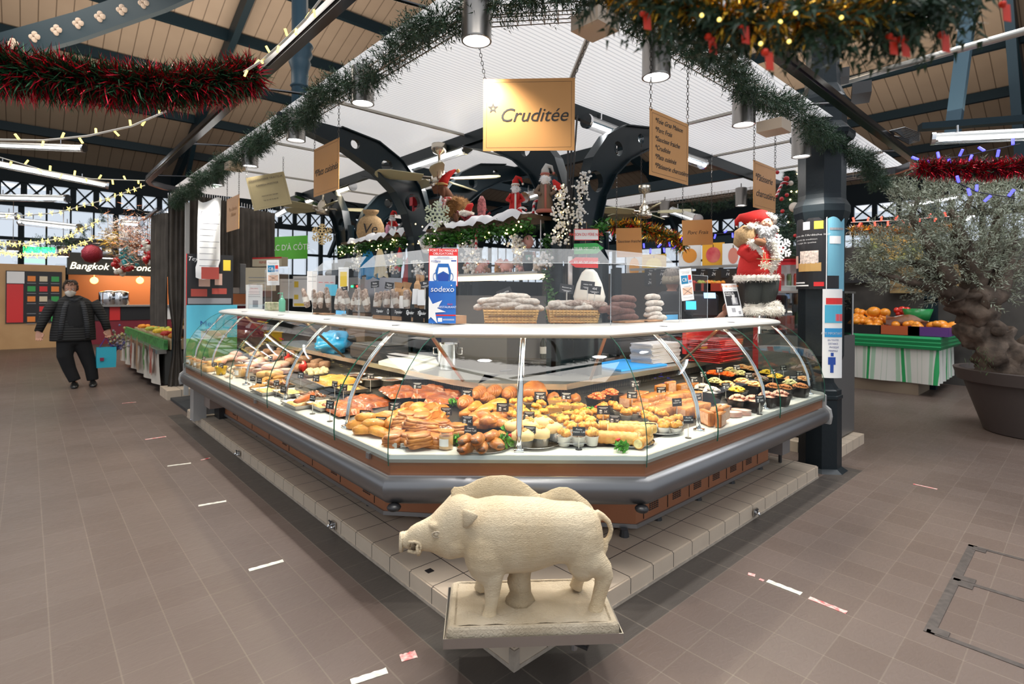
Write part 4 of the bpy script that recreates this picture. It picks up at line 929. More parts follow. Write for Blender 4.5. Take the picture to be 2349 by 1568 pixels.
put('boat',[(1269,938,0,CR+.3),(1294,932,.01,CR-.2),(1325,932,.01,CR),(1345,942,0,CR+.4),(1281,957,0,CR-.3),(1310,950,0,CR),(1275,922,0,CR)],'pie with herbs in a small poplar box','boxed herb pies',sc=1.0)
put('loafbun',[(1269,914,0,0),(1318,914,0,.5),(1295,918,0,0)],'dark brown bun at the back behind the boxed pies','dark buns at the back')
put('minicup',[(1382,938,0),(1407,936,0),(1330,958,.02),(1384,965,0),(1436,954,0),(1453,950,.01),(1476,945,0),(1484,960,0),(1520,958,0),(1534,972,0),(1557,967,0),(1523,981,0),(1368,953,0),(1420,945,0),(1500,970,0),(1500,950,.01),(1360,985,0),(1550,983,0),(1345,955,.0)],'small cheese tartlet in a paper cup','cheese tartlets',lift=.03,sc=1.15)
put('roll',[(1414,1008,0,-.95,1.15),(1444,990,.03,-.85,1.15),(1421,983,.0,-.8,1.15),(1476,1010,0,.3,.95),(1462,982,.05,-.85,1.0),(1478,992,.03,.2,.9)],'thick pale fluted pastry roll','thick fluted pastry rolls')
put('loaf',[(1490,932,0,.1),(1505,915,.03,.05),(1552,930,0,.0),(1530,942,0,.05),(1590,940,0,0),(1455,915,0,.2),(1560,912,.03,0)],'whole brown pate loaf in a crust','pate loaves in crust',lift=.04)
put('pate',[(1514,898,0,.1),(1537,890,.0,0),(1592,893,0,.2),(1565,895,0,0),(1621,960,0,1.0),(1646,948,0,.3),(1653,963,0,.2),(1636,955,0,.4),(1600,915,0,.2),(1660,950,.02,.1)],'upright slice of pate in crust','slices of pate in crust',lift=.04,sc=1.1)
put('hamslices',[(1680,945,0),(1660,930,0),(1700,940,0),(1690,925,0)],'fan of pink ham slices on the right wing','ham slices on the right wing',sc=.9)
for key,pts,d in (('carrot',[(1640,855),(1668,858)],'black tub heaped with grated carrot'),('cream',[(1640,872),(1676,848),(1699,855),(1813,876)],'black tub of pale chopped salad'),('shrimp',[(1702,841),(1722,845),(1816,868),(1842,868)],'black tub of orange and green salad'),('pasta',[(1702,873),(1728,880),(1668,880)],'black tub of coral pasta salad'),('yellow',[(1690,892),(1759,853),(1779,862)],'black tub of yellow salad'),('purple',[(1733,862),(1747,868)],'black tub of dark purple salad'),('nuts',[(1773,884),(1799,887),(1836,884)],'black tub of brown seeds and meat salad'),('mush',[(1632,895),(1612,888)],'black tub of grey mushrooms'),('pink',[(1693,912),(1727,914),(1760,905),(1790,902)],'black tub of pink prawns'),('tomato',[(1401,899),(1371,908)],'dark bowl of red tomato salad at the back')):
 put('sal_'+key,[(a,b_,0,0) for a,b_ in pts],d,'salad tubs on the right wing' if key!='tomato' else 'bowls at the back of the corner',lift=.09,sc=.92)
put('slab',[(794,930,0,1.5),(845,915,0,1.45),(920,893,.03,1.3),(1018,905,.02,.9),(985,893,.03,1.0)],'large red-brown glazed slab pie','glazed slab pies',sc=1.0)
put('omelette',[(770,868,.03,1.5)],'big golden egg pie on a steel platter on the left wing','egg pie',lift=.04)
put('cauli',[(727,852,0,0)],'heap of pale cauliflower florets on the left wing','cauliflower',lift=.05)
put('pan',[(856,872,0,0),(901,874,0,1),(815,862,0,2)],'steel pan of dark stew at the back of the left wing','stew pans',lift=.05)
put('gratin',[(615,893,0,1.57),(665,897,0,1.57),(802,888,.02,1.5),(745,925,0,1.57),(690,922,0,1.57)],'steel tray of golden gratin on the left wing','gratin trays',sc=.8)
put('meattray',[(720,908,0,1.57),(640,880,0,1.57)],'steel tray of dark stewed meat on the left wing','meat trays',sc=.8)
put('rsaus',[(700,905,.05,.7),(708,900,.05,.7)],'thick smoked red sausage lying across a tray','smoked sausages',lift=.05)
put('bread',[(607,867,.01),(632,871,.01),(589,884,.0),(650,874,.01),(618,877,0),(600,876,0),(640,862,.0)],'browned breadcrumbed cutlet on the left wing','breadcrumbed cutlets')
put('wsaus',[(520,842,.02,1),(532,851,.02,1.2),(524,861,0,.8),(516,853,0,1.1),(537,842,.04,1),(531,863,0,1.3),(542,855,0,.9),(528,846,.05,1.1)],'plump white sausage in the far left heap','white sausages',lift=.02,sc=.75)
put('jar',[(434,824,0),(442,828,0),(450,831,0),(458,834,0),(468,837,0)],'small dark-lidded glass jar at the far left of the case','jars at the far left',lift=.05,sc=.8)
put('jar',[(551,853,0,0,1.15)],'wide clip-top jar behind the third glass arch','jar',lift=.05)
put('ham',[(527,820,.0),(555,824,0),(594,828,.01),(576,838,0),(641,836,0),(620,842,.01),(505,828,0),(540,812,0),(585,812,.02),(626,820,.0)],'pink cooked ham joint on the left wing','ham joints',lift=.04)
put('hamslices',[(565,845,0),(600,848,0),(655,848,0),(640,850,0),(500,842,0),(610,834,.02),(575,828,.03)],'fan of pink ham slices on the left wing','ham slices on the left wing',sc=1.1)
put('patebrown',[(613,808,0),(600,815,.0),(650,803,0),(640,812,.0),(665,830,0),(727,833,0),(685,845,0),(715,842,0),(700,825,0),(670,812,0),(745,838,0),(575,803,0)],'brown block of pate at the back of the left wing','pate blocks',lift=.03)
redp=mat('red_plastic_wrap',(.72,.03,.02),.2,coat=.6,bump=.6,bs=30)
solo('redbag','red_pouch','pouch',lambda b: blob(b,(0,0,.05),(.05,.035,.055),nz=.5,flat=.8),redp)
put('redbag',[(696,842,0),(662,824,0)],'glossy red pouch among the pates','red pouches',lift=.05)
solo('yellowtub','yellow_pot','pot',lambda b: b.lathe([(.03,0),(.042,.06),(.045,.06),(.04,.058),(.028,.006)],n=18,cap=(1,0)),mat('yellow_plastic',(.90,.55,.02),.3))
put('yellowtub',[(507,852,0)],'small yellow plastic pot among the white sausages','pot',lift=.03,sc=1.3)
solo('cheese','cheese_block','cheese',lambda b: b.box((0,0,.025),(.14,.09,.05),bev=.008),mat('amber_cheese',(.75,.42,.15),.4,var=.15,vs=20))
put('cheese',[(489,832,.02,.3),(484,845,0,.3),(606,857,0,.8),(629,857,0,.2)],'wrapped amber cheese block on the left wing','cheese blocks')
solo('platter','steel_platter','platter',lambda b: b.lathe([(.001,0),(.13,0),(.15,.008),(.152,.008),(.13,-.003),(.001,-.003)],n=36),chrome)
put('platter',[(960,1012,0),(930,975,0),(1225,1015,0),(1440,1012,0),(1510,985,0),(1110,1025,0),(1310,1005,0)],'round steel platter under the pastries','steel platters',lift=0,sc=.95)
def parsley(b):
 rnd=random.Random(3)
 for i in range(70):
  a=rnd.uniform(0,6.28); q=rnd.uniform(0,.035); p=Vector((q*math.cos(a),q*math.sin(a),rnd.uniform(.005,.045))); u=Vector((rnd.uniform(-1,1),rnd.uniform(-1,1),rnd.uniform(-.3,1))).normalized()*.016; w=u.orthogonal().normalized()*.007
  b.add([p-u,p+w,p+u,p-w],[(0,1,2,3)])
proto('parsley','parsley_sprig','garnish',[('leaves',parsley,mat('parsley_green',(.06,.30,.015),.5,var=.4,vs=60),False),('red_flower',lambda b: [b.ball((.02+.004*math.cos(i),-.02+.004*math.sin(i),.045+.002*i),(.010,.010,.006),8,5) for i in range(4)],mat('red_rose',(.75,.01,.01),.4),True)])
put('parsley',[(1163,1015,0,-.8,1.25),(1040,925,.03,0),(1358,945,.02,0),(1162,990,0,1),(1425,1028,0,2,1.1),(1045,1010,0,3)],'bright green parsley sprig with a small red flower','parsley sprigs',lift=.02)
for i,(px,py) in enumerate(((905,1028),(925,1028),(1444,1022),(1462,1020))):
 p=on_deck(px,py); b=B(); b.box((0,0,.014),(.03,.004,.028),bev=.0018); o=b.obj('clear_clip',mat('grey_acrylic',(.40,.38,.34),.2)); o.location=p; o.rotation_euler=(0,0,CR+(.5 if i%2 else -.4)); tag(o,'small grey acrylic stop on the white ledge, '+('left corner' if i<2 else 'right corner')+(', inner one' if i in (1,2) else ', outer one'),'clip')
card=mat('black_price_card',(.018,.018,.02),.35); chalk=mat('chalk_white',(.82,.82,.80),.6); clearp=mat('clear_acrylic',(.70,.68,.62),.15,alpha=.55)
TAGS=[(838,950,0,'4€',0),(874,965,0,'4€',0),(1072,961,.03,'6€',0),(1079,986,.0,'1,25',1),(1071,905,.04,'4€',0),(1153,934,.03,'4€',0),(1024,943,.0,'3€',0),(1239,910,.03,'12€',0),(1299,910,.03,'4€',0),(1214,951,.03,'4€',0),(1215,987,.02,'4€',0),(1328,989,.02,'1,50',1),(1384,940,.03,'5€',0),(1410,960,.03,'3€',0),(1492,979,.02,'2€',1),(1517,895,.05,'20€',0),(1553,922,.04,'12€',1),(1579,962,.03,'5€',1),(1450,905,.05,'10€',0),(1457,880,.05,'22€',0),(1600,910,.03,'32€',0),(957,884,.06,'15€',0),(905,931,.03,'4€',0),(717,913,.03,'5€',1),(757,928,.03,'6€',0),
 (580,868,.03,'3€',1),(595,873,.03,'4€',1),(634,878,.03,'8€',0),(650,893,.03,'4€',1),(690,860,.03,'9€',0),(725,868,.03,'7€',0),(768,880,.03,'8€',0),(788,888,.03,'6€',0),(468,822,.02,'2€',1),(492,836,.02,'5€',0),(507,838,.02,'4€',0),(650,812,.04,'9€',0),(665,810,.04,'8€',0),(620,822,.03,'7€',0),(680,815,.04,'6€',0),(850,862,.05,'9€',0),
 (1650,848,.06,'18€',0),(1690,842,.06,'16€',0),(1717,860,.05,'15€',0),(1773,852,.06,'14€',0),(1797,843,.06,'19€',0),(1820,868,.04,'17€',0),(1834,855,.04,'13€',0),(1665,885,.03,'12€',0),(1592,870,.05,'11€',0),(1613,858,.05,'21€',0),(1743,915,.03,'23€',0)]
tn=len(TAGS)
for k,(px,py,lf,pr,hw) in enumerate(sorted(TAGS)):
 p=on_deck(px,py,.075+lf); z0=p.z;
 left=p.x<.75 and p.y>1.0; nrm=(-1,-.35,.12) if px<800 else ((-.75,-.6,.1) if px<1500 else (-.45,-.85,.12))
 nrm=(nrm[0]+random.uniform(-.15,.15),nrm[1]+random.uniform(-.15,.15),nrm[2])
 t=thing('price_tag','black card price tag marked %s on a clear stem, %s'%(pr,'%s tag from the left'%(ORD[k] if k<20 else ('%dth'%(k+1) if (k+1)%10 not in (1,2,3) else '%d%s'%(k+1,{1:'st',2:'nd',3:'rd'}[(k+1)%10])))),'price tag',(p.x,p.y,z0),0,'black price tags')
 b=B(); b.lathe([(.018,.0),(.018,.003),(.004,.005)],(p.x,p.y,z0+.001),16); b.obj('tag_base',black,t)
 b=B(); b.tube([(p.x,p.y,z0+.004),(p.x,p.y,z0+.05+lf)],.003,5); b.obj('stem',clearp,t)
 M=face_matrix((p.x,p.y,z0+.075+lf),nrm); sc_=.9+.1*(k%3)
 b=B(); b.box((0,0,0),(.066*sc_,.046*sc_,.0015),M=M); b.obj('card',card,t)
 b=B()
 if hw: add_text(b,M,['Soufflé','Tourte','Quiche','Poulet'][k%4]+'\nmaison '+pr,.013,0,.004,off=.0012,shear=.2)
 else:
  rect(b,M,-.026,.014,.026,.0165,off=.0012); rect(b,M,-.018,.008,.018,.010,off=.0012)
  for q in range(3): b.add([(-.026,-.008-.004*q,.0012),(-.015,-.013-.004*q,.0012),(-.004,-.008-.004*q,.0012),(-.015,-.0105-.004*q,.0012)] ,[(0,1,2,3)],0,M)
  disc(b,M,-.015,-.003,.008,off=.0012,ry=.004)
  add_text(b,M,pr,.016,.014,-.009,off=.0012)
 b.obj('lettering',chalk,t)
# stone boar on its tray
def remesh(o,vox,smooth=3,fac=.5):
 m=o.modifiers.new('fuse','REMESH'); m.mode='VOXEL'; m.voxel_size=vox; m.use_smooth_shade=True
 if smooth: s=o.modifiers.new('soften','SMOOTH'); s.factor=fac; s.iterations=smooth
 return o
def sring(c,ax_u,ax_v,ru,rv,n=24,p=1.):
 out=[]
 for i in range(n):
  a=2*PI*i/n; cu,sv=math.cos(a),math.sin(a)
  cu=math.copysign(abs(cu)**p,cu); sv=math.copysign(abs(sv)**p,sv); out.append(Vector(c)+Vector(ax_u)*cu*ru+Vector(ax_v)*sv*rv)
 return out
fl=at(1032,1443,z=.27); fr=at(1415,1431,z=.27); BX=(fr-fl).normalized(); BY=Vector((-BX.y,BX.x,0))  # BY points away from the camera
BO=(fl+fr)/2+BY*.17
BO.z=0
def L(x,y,z): return BO+BX*x+BY*y+UP*z
K=.001733/3.136
def bp(cx,cy,y=0.):
 px=860+cx/3.136; py=1060+cy/3.136; return L((px-1220)*.001733,y,1.5-(py-681)*.001733)
BOAR=thing('boar_statue','cream carved stone boar on a rectangular base at the front corner','statue',(BO.x,BO.y,.2))
def stone_mat(name,c1,c2,fur=True):
 m=mat(name,c1,.75,col2=c2,vs=5,var=0,detail=6); nt=m.node_tree; N=nt.nodes; Lk=nt.links; p=N['Principled BSDF']
 tc=N.new('ShaderNodeTexCoord'); mp=N.new('ShaderNodeMapping'); mp.inputs['Rotation'].default_value=(0,.5,-math.atan2(BX.y,BX.x)*1); mp.inputs['Scale'].default_value=(34,110,190) if fur else (60,60,60); Lk.new(tc.outputs['Object'],mp.inputs[0])
 n=N.new('ShaderNodeTexNoise'); n.inputs['Scale'].default_value=1; n.inputs['Detail'].default_value=3; n.inputs['Distortion'].default_value=1.6; Lk.new(mp.outputs[0],n.inputs[0])
 b=N.new('ShaderNodeBump'); b.inputs['Strength'].default_value=.8; b.inputs['Distance'].default_value=.007; Lk.new(n.outputs['Fac'],b.inputs['Height']); Lk.new(b.outputs[0],p.inputs['Normal']); return m
stone=stone_mat('cream_stone',(.76,.64,.45),(.62,.47,.28)); stone2=stone_mat('worn_base_stone',(.60,.51,.38),(.42,.34,.23),False)
b=B()
ST=[(186,535,595,.020),(200,522,612,.026),(222,512,630,.028),(236,512,632,.024),(262,480,640,.027),(300,458,648,.033),(360,432,650,.042),(410,405,655,.052),(450,362,672,.063),(500,312,695,.075),(545,262,708,.084),(590,240,700,.090),(640,238,685,.096),(690,250,690,.106),(740,262,735,.120),(800,252,785,.132),(870,243,805,.138),(940,245,800,.136),(1000,250,800,.132),(1080,255,802,.128),(1150,262,795,.124),(1200,275,780,.121),(1260,283,758,.120),(1320,288,740,.121),(1380,290,742,.122),(1440,293,765,.122),(1500,305,790,.116),(1550,340,800,.103),(1600,385,790,.082),(1635,435,750,.058),(1656,500,690,.032)]
rs=[]
for x,t,bt,w in ST:
 A,C=bp(x,t),bp(x,bt); c=(A+C)/2; rs.append(sring(c,BY,UP,w,(A-C).length/2,28,.88))
b.rings(rs)
b.ball(bp(815,600,-.05),(.095,.095,.14)); b.ball(bp(815,600,.05),(.095,.09,.14))      # shoulders
b.ball(bp(1505,590,-.042),(.085,.082,.15)); b.ball(bp(1505,590,.042),(.085,.08,.15))    # haunches
b.ball(bp(590,560,-.03),(.055,.07,.065)); b.ball(bp(590,560,.03),(.055,.07,.065))     # jowls
b.ball(bp(455,440,-.035),(.032,.03,.018)); b.ball(bp(455,440,.035),(.032,.03,.018))   # brows
def leg(P,R,y): b.tube([bp(cx,cy,y) for cx,cy in P],[r for r in R],16)
leg([(850,560),(850,650),(850,760),(852,850),(848,940),(838,1010),(835,1050),(815,1100),(812,1118)],[.02,.045,.046,.034,.027,.024,.030,.032,.030],-.078)
leg([(840,560),(835,650),(815,760),(800,840),(788,920),(778,990),(770,1030)],[.02,.045,.042,.032,.027,.027,.029],.08)
leg([(1470,470),(1510,580),(1570,700),(1640,765),(1650,800),(1632,880),(1610,960),(1598,1010),(1590,1048),(1600,1062)],[.02,.05,.055,.042,.036,.030,.027,.027,.032,.030],-.066)
leg([(1470,470),(1500,580),(1520,700),(1555,790),(1535,880),(1515,950),(1500,1000),(1490,1030)],[.02,.05,.05,.034,.028,.026,.026,.030],.075)
b.tube([bp(1610,400,0),bp(1660,425,-.005),(bp(1705,465,-.01)),bp(1722,520,-.012),bp(1708,570,-.015),bp(1680,600,-.02),bp(1668,640,-.03),bp(1655,675,-.04)],[.016,.014,.012,.011,.011,.013,.014,.008],10)
body=remesh(b.obj('boar_body',stone,BOAR,True),.0052,7,.6)
def crest(P,base,name):
 m_=B(); rs=[]
 for (x,t),(x2,bz) in zip(P,base):
  T,Bt=bp(x,t),bp(x2,bz+30); n=6; rs.append([T+BY*.004,T.lerp(Bt,.5)+BY*.016,Bt+BY*.035,Bt-BY*.035,T.lerp(Bt,.5)-BY*.016,T-BY*.004])
 m_.rings(rs); o=m_.obj(name,stone_mat('mane_stone',(.64,.52,.34),(.48,.36,.20)),BOAR,True); return o
xs=[550,572,600,640,690,740,790,840,890,940,985,1030,1070,1110,1140,1170,1195]
ts=[225,203,202,200,176,152,134,126,122,124,130,150,172,200,225,250,268]
crest([(x,t-3*(i%2)) for i,(x,t) in enumerate(zip(xs,ts))],[(x+8,{0:300,1:300,2:300}.get(i,270)) for i,x in enumerate(xs)],'mane')
xs=[1190,1220,1250,1280,1310,1340,1370,1400,1430,1460,1500,1540,1575]
ts=[272,258,247,234,222,216,214,218,228,246,276,312,350]
crest([(x,t-3*(i%2)) for i,(x,t) in enumerate(zip(xs,ts))],[(x,292+max(0,(x-1480)*.6)) for x in xs],'rump_crest')
for y in (-.085,.06):
 e=B(); P=[bp(640,300,y*.8),bp(742,312,y*1.35),bp(725,350,y*1.3),bp(655,415,y)];
 e.rings([[P[0]+BY*.008,P[0]-BY*.004,P[0]-UP*.01],[bp(690,298,y*1.25),bp(700,330,y*1.1),bp(690,352,y*.9)],[P[1]+UP*.002,P[1]-UP*.004,P[1]-BX*.004]])
 e=B(); c=bp(690,350,y*1.05)
 e.rings([sring(bp(640,362,y*1.0),BY,UP,.014,.036,12),sring(bp(668,352,y*1.25),BY,UP,.012,.036,12),sring(bp(705,332,y*1.45),BY,UP,.009,.024,12),sring(bp(744,310,y*1.6),BY,UP,.003,.005,12)])
 e.obj('ear',stone,BOAR,True)
 e=B(); e.ball(bp(460,487,y*.72),(.013,.009,.010)); e.tube([bp(460+34*math.cos(t*.7),487-20*math.sin(t*.7),y*.78) for t in range(9)],.0035,6,loop=True); e.obj('eye',stone2,BOAR,True)
 e=B(); e.tube([bp(330,650,y*.42),bp(322,625,y*.50),bp(318,590,y*.46),bp(330,565,y*.42)],[.008,.008,.006,.003],8); e.obj('tusk',stone,BOAR,True)
e=B(); e.tube([bp(258,600,-.024),bp(262,565,-.03),bp(300,560,-.034),bp(335,570,-.036),bp(345,600,-.037),bp(330,630,-.034)],.006,8); e.tube([bp(250,636,-.02),bp(300,640,-.03),bp(345,625,-.038)],.007,8); e.obj('lips',stone,BOAR,True)
e=B(); e.rings([sring(bp(185+12*k,590-8*k+6*k,-.0),BY,UP,.022+.006*k,.040,16) for k in range(3)]); e.obj('snout_disc',stone,BOAR,True)
e=B(); e.ball(bp(300,598,-.033),(.018,.006,.012)); e.obj('mouth_shadow',mat('dark_stone_hollow',(.10,.07,.04),.9),BOAR,True)  # dark ball standing in for the shade inside the mouth
e=B(); c0=bp(1055,800,0); rs=[]
for k in range(9):
 z=.27+(c0.z-.27+.02)*k/8; c=L((860+(1055+8*math.sin(k))/3.136-1220)*.001733,0,z); r=.045+.006*noise.noise(Vector((k*.8,0,0)))+(.018 if k==0 else .006 if k==1 else 0)
 rs.append([c+Vector((math.cos(a),math.sin(a),0))*r*(1+.12*noise.noise(Vector((math.cos(a)*2,math.sin(a)*2,k*.6)))) for a in [2*PI*i/20 for i in range(20)]])
e.rings(rs); e.obj('stump',stone_mat('stump_stone',(.56,.45,.30),(.36,.27,.16),False),BOAR,True)
w2,dp=.325,.34
def slabring(s_,z,dz=0): return [L(x*s_,y*s_ if s_>0 else 0,z) for x,y in ((-w2,-.155),(-w2+.02,-.165),(w2-.02,-.165),(w2,-.155),(w2,.155),(w2-.02,.165),(-w2+.02,.165),(-w2,.155))]
e=B(); e.rings([slabring(1,.215),slabring(1,.248),slabring(.99,.262),slabring(.965,.27),slabring(.92,.27),slabring(.90,.264)]); e.obj('base_slab',stone2,BOAR)
e=B();
rs=[]
for j in range(15):
 rs.append([L(lerp(-.29,.29,i/24),lerp(-.145,.145,j/14),.266+.008*abs(noise.noise(Vector((i*.25,j*.3,0))))+.012*max(0,1-((i-12)/6)**2-((j-7)/5)**2)) for i in range(25)])
e.rings(rs,0,(0,0),False); e.obj('carved_ground',stone2,BOAR,True)
tr=thing('steel_tray','shallow steel tray carrying the stone boar over the plinth corner','tray',(BO.x,BO.y,.19))
e=B(); TW=w2+.008;
def trr(sx,z): return [L(x+math.copysign(sx,x),y+math.copysign(sx,y),z) for x,y in ((-TW,-.172),(TW,-.172),(TW,.172),(-TW,.172))]
e.rings([trr(0,.205),trr(0,.238),trr(.003,.238),trr(.003,.200)],0,(1,1)); e.obj('tray_pan',steel,tr)
for x,y in ((.17,-.06),(-.12,.12),(.13,.12)):
 e=B(); e.tube([L(x,y,.20),L(x,y,.14),L(x+.0,y,.11)],.014,8); e.obj('tray_leg',alu,tr)
e=B(); e.tube([L(.10,-.10,.19),L(.21,-.12,.15),L(.22,-.12,.19)],.009,6); e.obj('tray_bracket',black,tr)
tw=mat('worn_white_tape',(.75,.72,.62),.6,var=.25,vs=30); tr_=mat('worn_red_tape',(.75,.05,.06),.5,col2=(.8,.72,.65),vs=38)
TAPE=[((571,1308),(650,1286),.032,0,'white floor tape on the left aisle, second nearest'),((455,1160),(519,1149),.032,0,'white floor tape on the left aisle, third nearest'),((384,1069),(438,1062),.03,0,'white floor tape on the left aisle, fourth nearest'),((333,1008),(381,1001),.03,1,'white floor tape on the left aisle, farthest of the four short strips'),((805,1565),(888,1538),.034,0,'white floor tape at the bottom edge of the left aisle'),
 ((1760,1332),(1838,1362),.035,0,'yellowed floor tape on the right aisle'),((1856,1371),(1942,1405),.03,1,'red and white torn floor tape on the right aisle'),((1716,1316),(1732,1320),.03,1,'small red tape scrap on the right aisle, left one'),((1742,1328),(1752,1332),.02,1,'small red tape scrap beside the yellowed tape'),((2095,1110),(2150,1122),.02,1,'thin red tape strip on the far right aisle'),((461,1055),(482,1050),.02,1,'short red tape scrap beside the left plinth'),((919,1510),(955,1500),.045,1,'red and white tape scrap left of the plinth corner'),((280,925),(312,922),.03,1,'faint red tape strip near the fruit stall')]
for a,c,w,k,l in TAPE:
 A,C=at(*a,z=.0),at(*c,z=.0); d=(C-A).normalized(); n=Vector((-d.y,d.x,0))*w/2; b=B(); N=9
 top=[A.lerp(C,i/N)+n*(1+.15*math.sin(i*2.3)) for i in range(N+1)]; bot=[A.lerp(C,i/N)-n*(1+.15*math.sin(i*3.1)) for i in range(N+1)]
 b.rings([[p+UP*.0025 for p in top],[p+UP*.0025 for p in bot]],0,(0,0),False); b.rings([[p+UP*.0005 for p in bot],[p+UP*.0005 for p in top]],0,(0,0),False)
 tag(b.obj('floor_tape',tr_ if k else tw),l,'tape')
hm=mat('hatch_frame',(.075,.062,.055),.5,var=.3,vs=30)
H=thing('floor_hatch','rectangular access hatch framed in dark metal let into the right aisle','hatch',(2.2,-1.3,0))
for a,c in (((2.81,-1.05),(1.575,-1.06)),((1.575,-1.06),(1.575,-1.9)),((2.81,-1.05),(2.81,-1.9)),((2.24,-1.06),(2.24,-1.9))):
 b=B(); A,C=Vector((*a,.001)),Vector((*c,.001)); m_=(A+C)/2; d=C-A; b.box(m_,(abs(d.x)+.03,abs(d.y)+.03,.004)); b.obj('hatch_frame',hm,H)
for x,y in ((1.60,-1.09),(2.78,-1.09),(2.2,-1.10),(2.28,-1.10)):
 b=B(); b.box((x,y,.002),(.06,.06,.005)); b.obj('hatch_corner',hm,H)
# clear screens and goods on the counter top
plex=glassmat('clear_acrylic_sheet',(.95,.96,.97),.04,.0,.03,(.75,.78,.82)); plex2=glassmat('clear_acrylic_hood',(.9,.92,.94),.08,.0,.20,(.62,.66,.70))
edgep=glassmat('acrylic_edge',(.8,.85,.85),.3,.1,.3)
CZ=1.3235
SCR=thing('protective_screen','clear acrylic hygiene screen with a tilted hood along the corner of the counter top','screen',(.7,.8,CZ))
def crn(u): a,c=corner(u); return Vector((*a,0)),Vector((*c,0))
def scr(A,C,top=1.70,hood=True,d=None):
 A,C=Vector((A[0],A[1],0)),Vector((C[0],C[1],0)); b=B(); b.add([A+UP*CZ,C+UP*CZ,C+UP*top,A+UP*top],[(0,1,2,3)]); b.obj('screen_panel',plex,SCR)
 e=B(); e.tube([A+UP*CZ,A+UP*top,C+UP*top,C+UP*CZ],.002,4); e.obj('panel_rim',edgep,SCR)
 if hood:
  t=(C-A).normalized(); n=Vector((-t.y,t.x,0));
  if n.dot(Vector((1,1,0)))<0: n=-n
  b=B(); b.add([A+UP*top,C+UP*top,C+n*.09-t*.05+UP*(top+.095),A+n*.09+t*.05+UP*(top+.095)],[(0,1,2,3)]); b.obj('screen_hood',plex2,SCR)
a_,c_=crn(.35); a_=Vector((.36,1.13,0)); c_=Vector((1.19,.44,0))
scr((.40,3.05),(.40,2.18)); scr((.40,2.16),(a_.x,a_.y)); scr(a_,c_); scr(c_,(1.95,.42));
scr((.40,4.3),(.40,3.62),1.75,False); scr((.5,5.2),(.5,4.4),1.62,False); scr((1.97,.42),(2.35,.42),1.66,False)
def onc(px,py): return at(px,py,z=CZ)
def flat(name,label,c,w,h,nrm,m,lines=(),rects=(),cat='poster',thick=.002,group=None,roll=0,mats=None):
 """card or sheet with printed marks: rects (x0,y0,x1,y1,mat), lines (text,x,y,size,align,mat[,shear])"""
 M=face_matrix(c,nrm)@Matrix.Rotation(roll,4,'Z')
 t=thing(name,label,cat,c,0,group)
 b=B(); b.box((0,0,-thick/2),(w,h,thick),M=M); b.obj('sheet',m,t)
 byM={}
 for k,(x0,y0,x1,y1,mm) in enumerate(rects):
  bb=byM.setdefault(mm.name,(B(),mm,'printed_panel'))[0]; rect(bb,M,x0,y0,x1,y1,off=.0004+.00012*k)
 for l in lines:
  bb=byM.setdefault('L'+l[5].name,(B(),l[5],'lettering'))[0]; add_text(bb,M,l[0],l[3],l[1],l[2],off=.0026,align=l[4],shear=l[6] if len(l)>6 else 0,ext=.0002)
 for bb,mm,nm in byM.values(): bb.obj(nm,mm,t)
 t['_M']=0; del t['_M']; return t,M
blue=mat('print_blue',(.02,.07,.35),.4); blue2=mat('print_deep_blue',(.02,.10,.45),.4,col2=(.04,.22,.62),vs=3); red=mat('print_red',(.70,.03,.03),.4); grn=mat('print_green',(.04,.35,.08),.4); blk=mat('print_black',(.012,.012,.014),.45); gry=mat('print_grey',(.30,.30,.32),.5); wht=mat('print_white',(.85,.85,.84),.5); org=mat('print_orange',(.85,.25,.04),.5); yel=mat('print_yellow',(.85,.60,.05),.5); cyan=mat('print_cyan',(.08,.45,.65),.5)
nl=Vector((-.64,-.77,0))
c=at(1017,613,d=3.10); W_,H_=.168,.218
t,M=flat('mask_notice','white and red mask notice stuck on the corner screen above the blue restaurant sign',c,W_,H_,nl,wht,
 [('PORT DU MASQUE',0,.097,.0185,'CENTER',wht),('OBLIGATOIRE.',0,.079,.0185,'CENTER',wht),('ALERTE CORONAVIRUS',0,.060,.0065,'CENTER',blue),('POUR SE PROTEGER ET PROTEGER LES AUTRES',0,.052,.0052,'CENTER',blue),('+10ans',-.045,.036,.020,'CENTER',blue,.3)],
 [(-.084,-.109,.084,.109,red),(-.080,-.105,.080,.068,wht),(.045,.035,.075,.042,blue)],cat='notice')
b=B()
for s_ in (-1,1): disc(b,M,s_*.043,-.055,.016,off=.0024,ry=.026,r0=.013,n=18)
b.add([(-.045,-.02,.0022),(-.030,.022,.0022),(.030,.022,.0022),(.045,-.02,.0022),(.040,-.075,.0022),(-.040,-.075,.0022)],[(0,1,2,3,4,5)],0,M); b.obj('head_shape',mat('notice_blue',(.02,.13,.42),.4),t)
b=B(); b.add([(-.033,-.04,.0026),(-.026,.0,.0026),(.026,.0,.0026),(.033,-.04,.0026),(0,-.022,.0026)],[(0,4,2,1),(4,3,2)],0,M); b.obj('face_shape',wht,t)
b=B(); b.add([(-.033,-.045,.0028),(0,-.028,.0028),(.033,-.045,.0028),(.028,-.085,.0028),(0,-.10,.0028),(-.028,-.085,.0028)],[(0,1,2,3,4,5)],0,M); b.obj('mask_shape',blue,t)
c=at(1014.5,693,d=3.085)
t,M=flat('restaurant_sign','tall deep blue card sign with a white star at the counter corner',c,.157,.245,nl,blue2,
 [('sodexo',0,.075,.046,'CENTER',wht,.1),('PASS',.045,-.012,.014,'CENTER',red),('RESTAURANT',.030,-.028,.017,'CENTER',wht)],
 [(-.035,-.079,.078,-.071,red),(-.025,-.113,0,-.09,wht),(.004,-.098,.07,-.096,wht),(.004,-.104,.07,-.102,wht)],cat='sign')
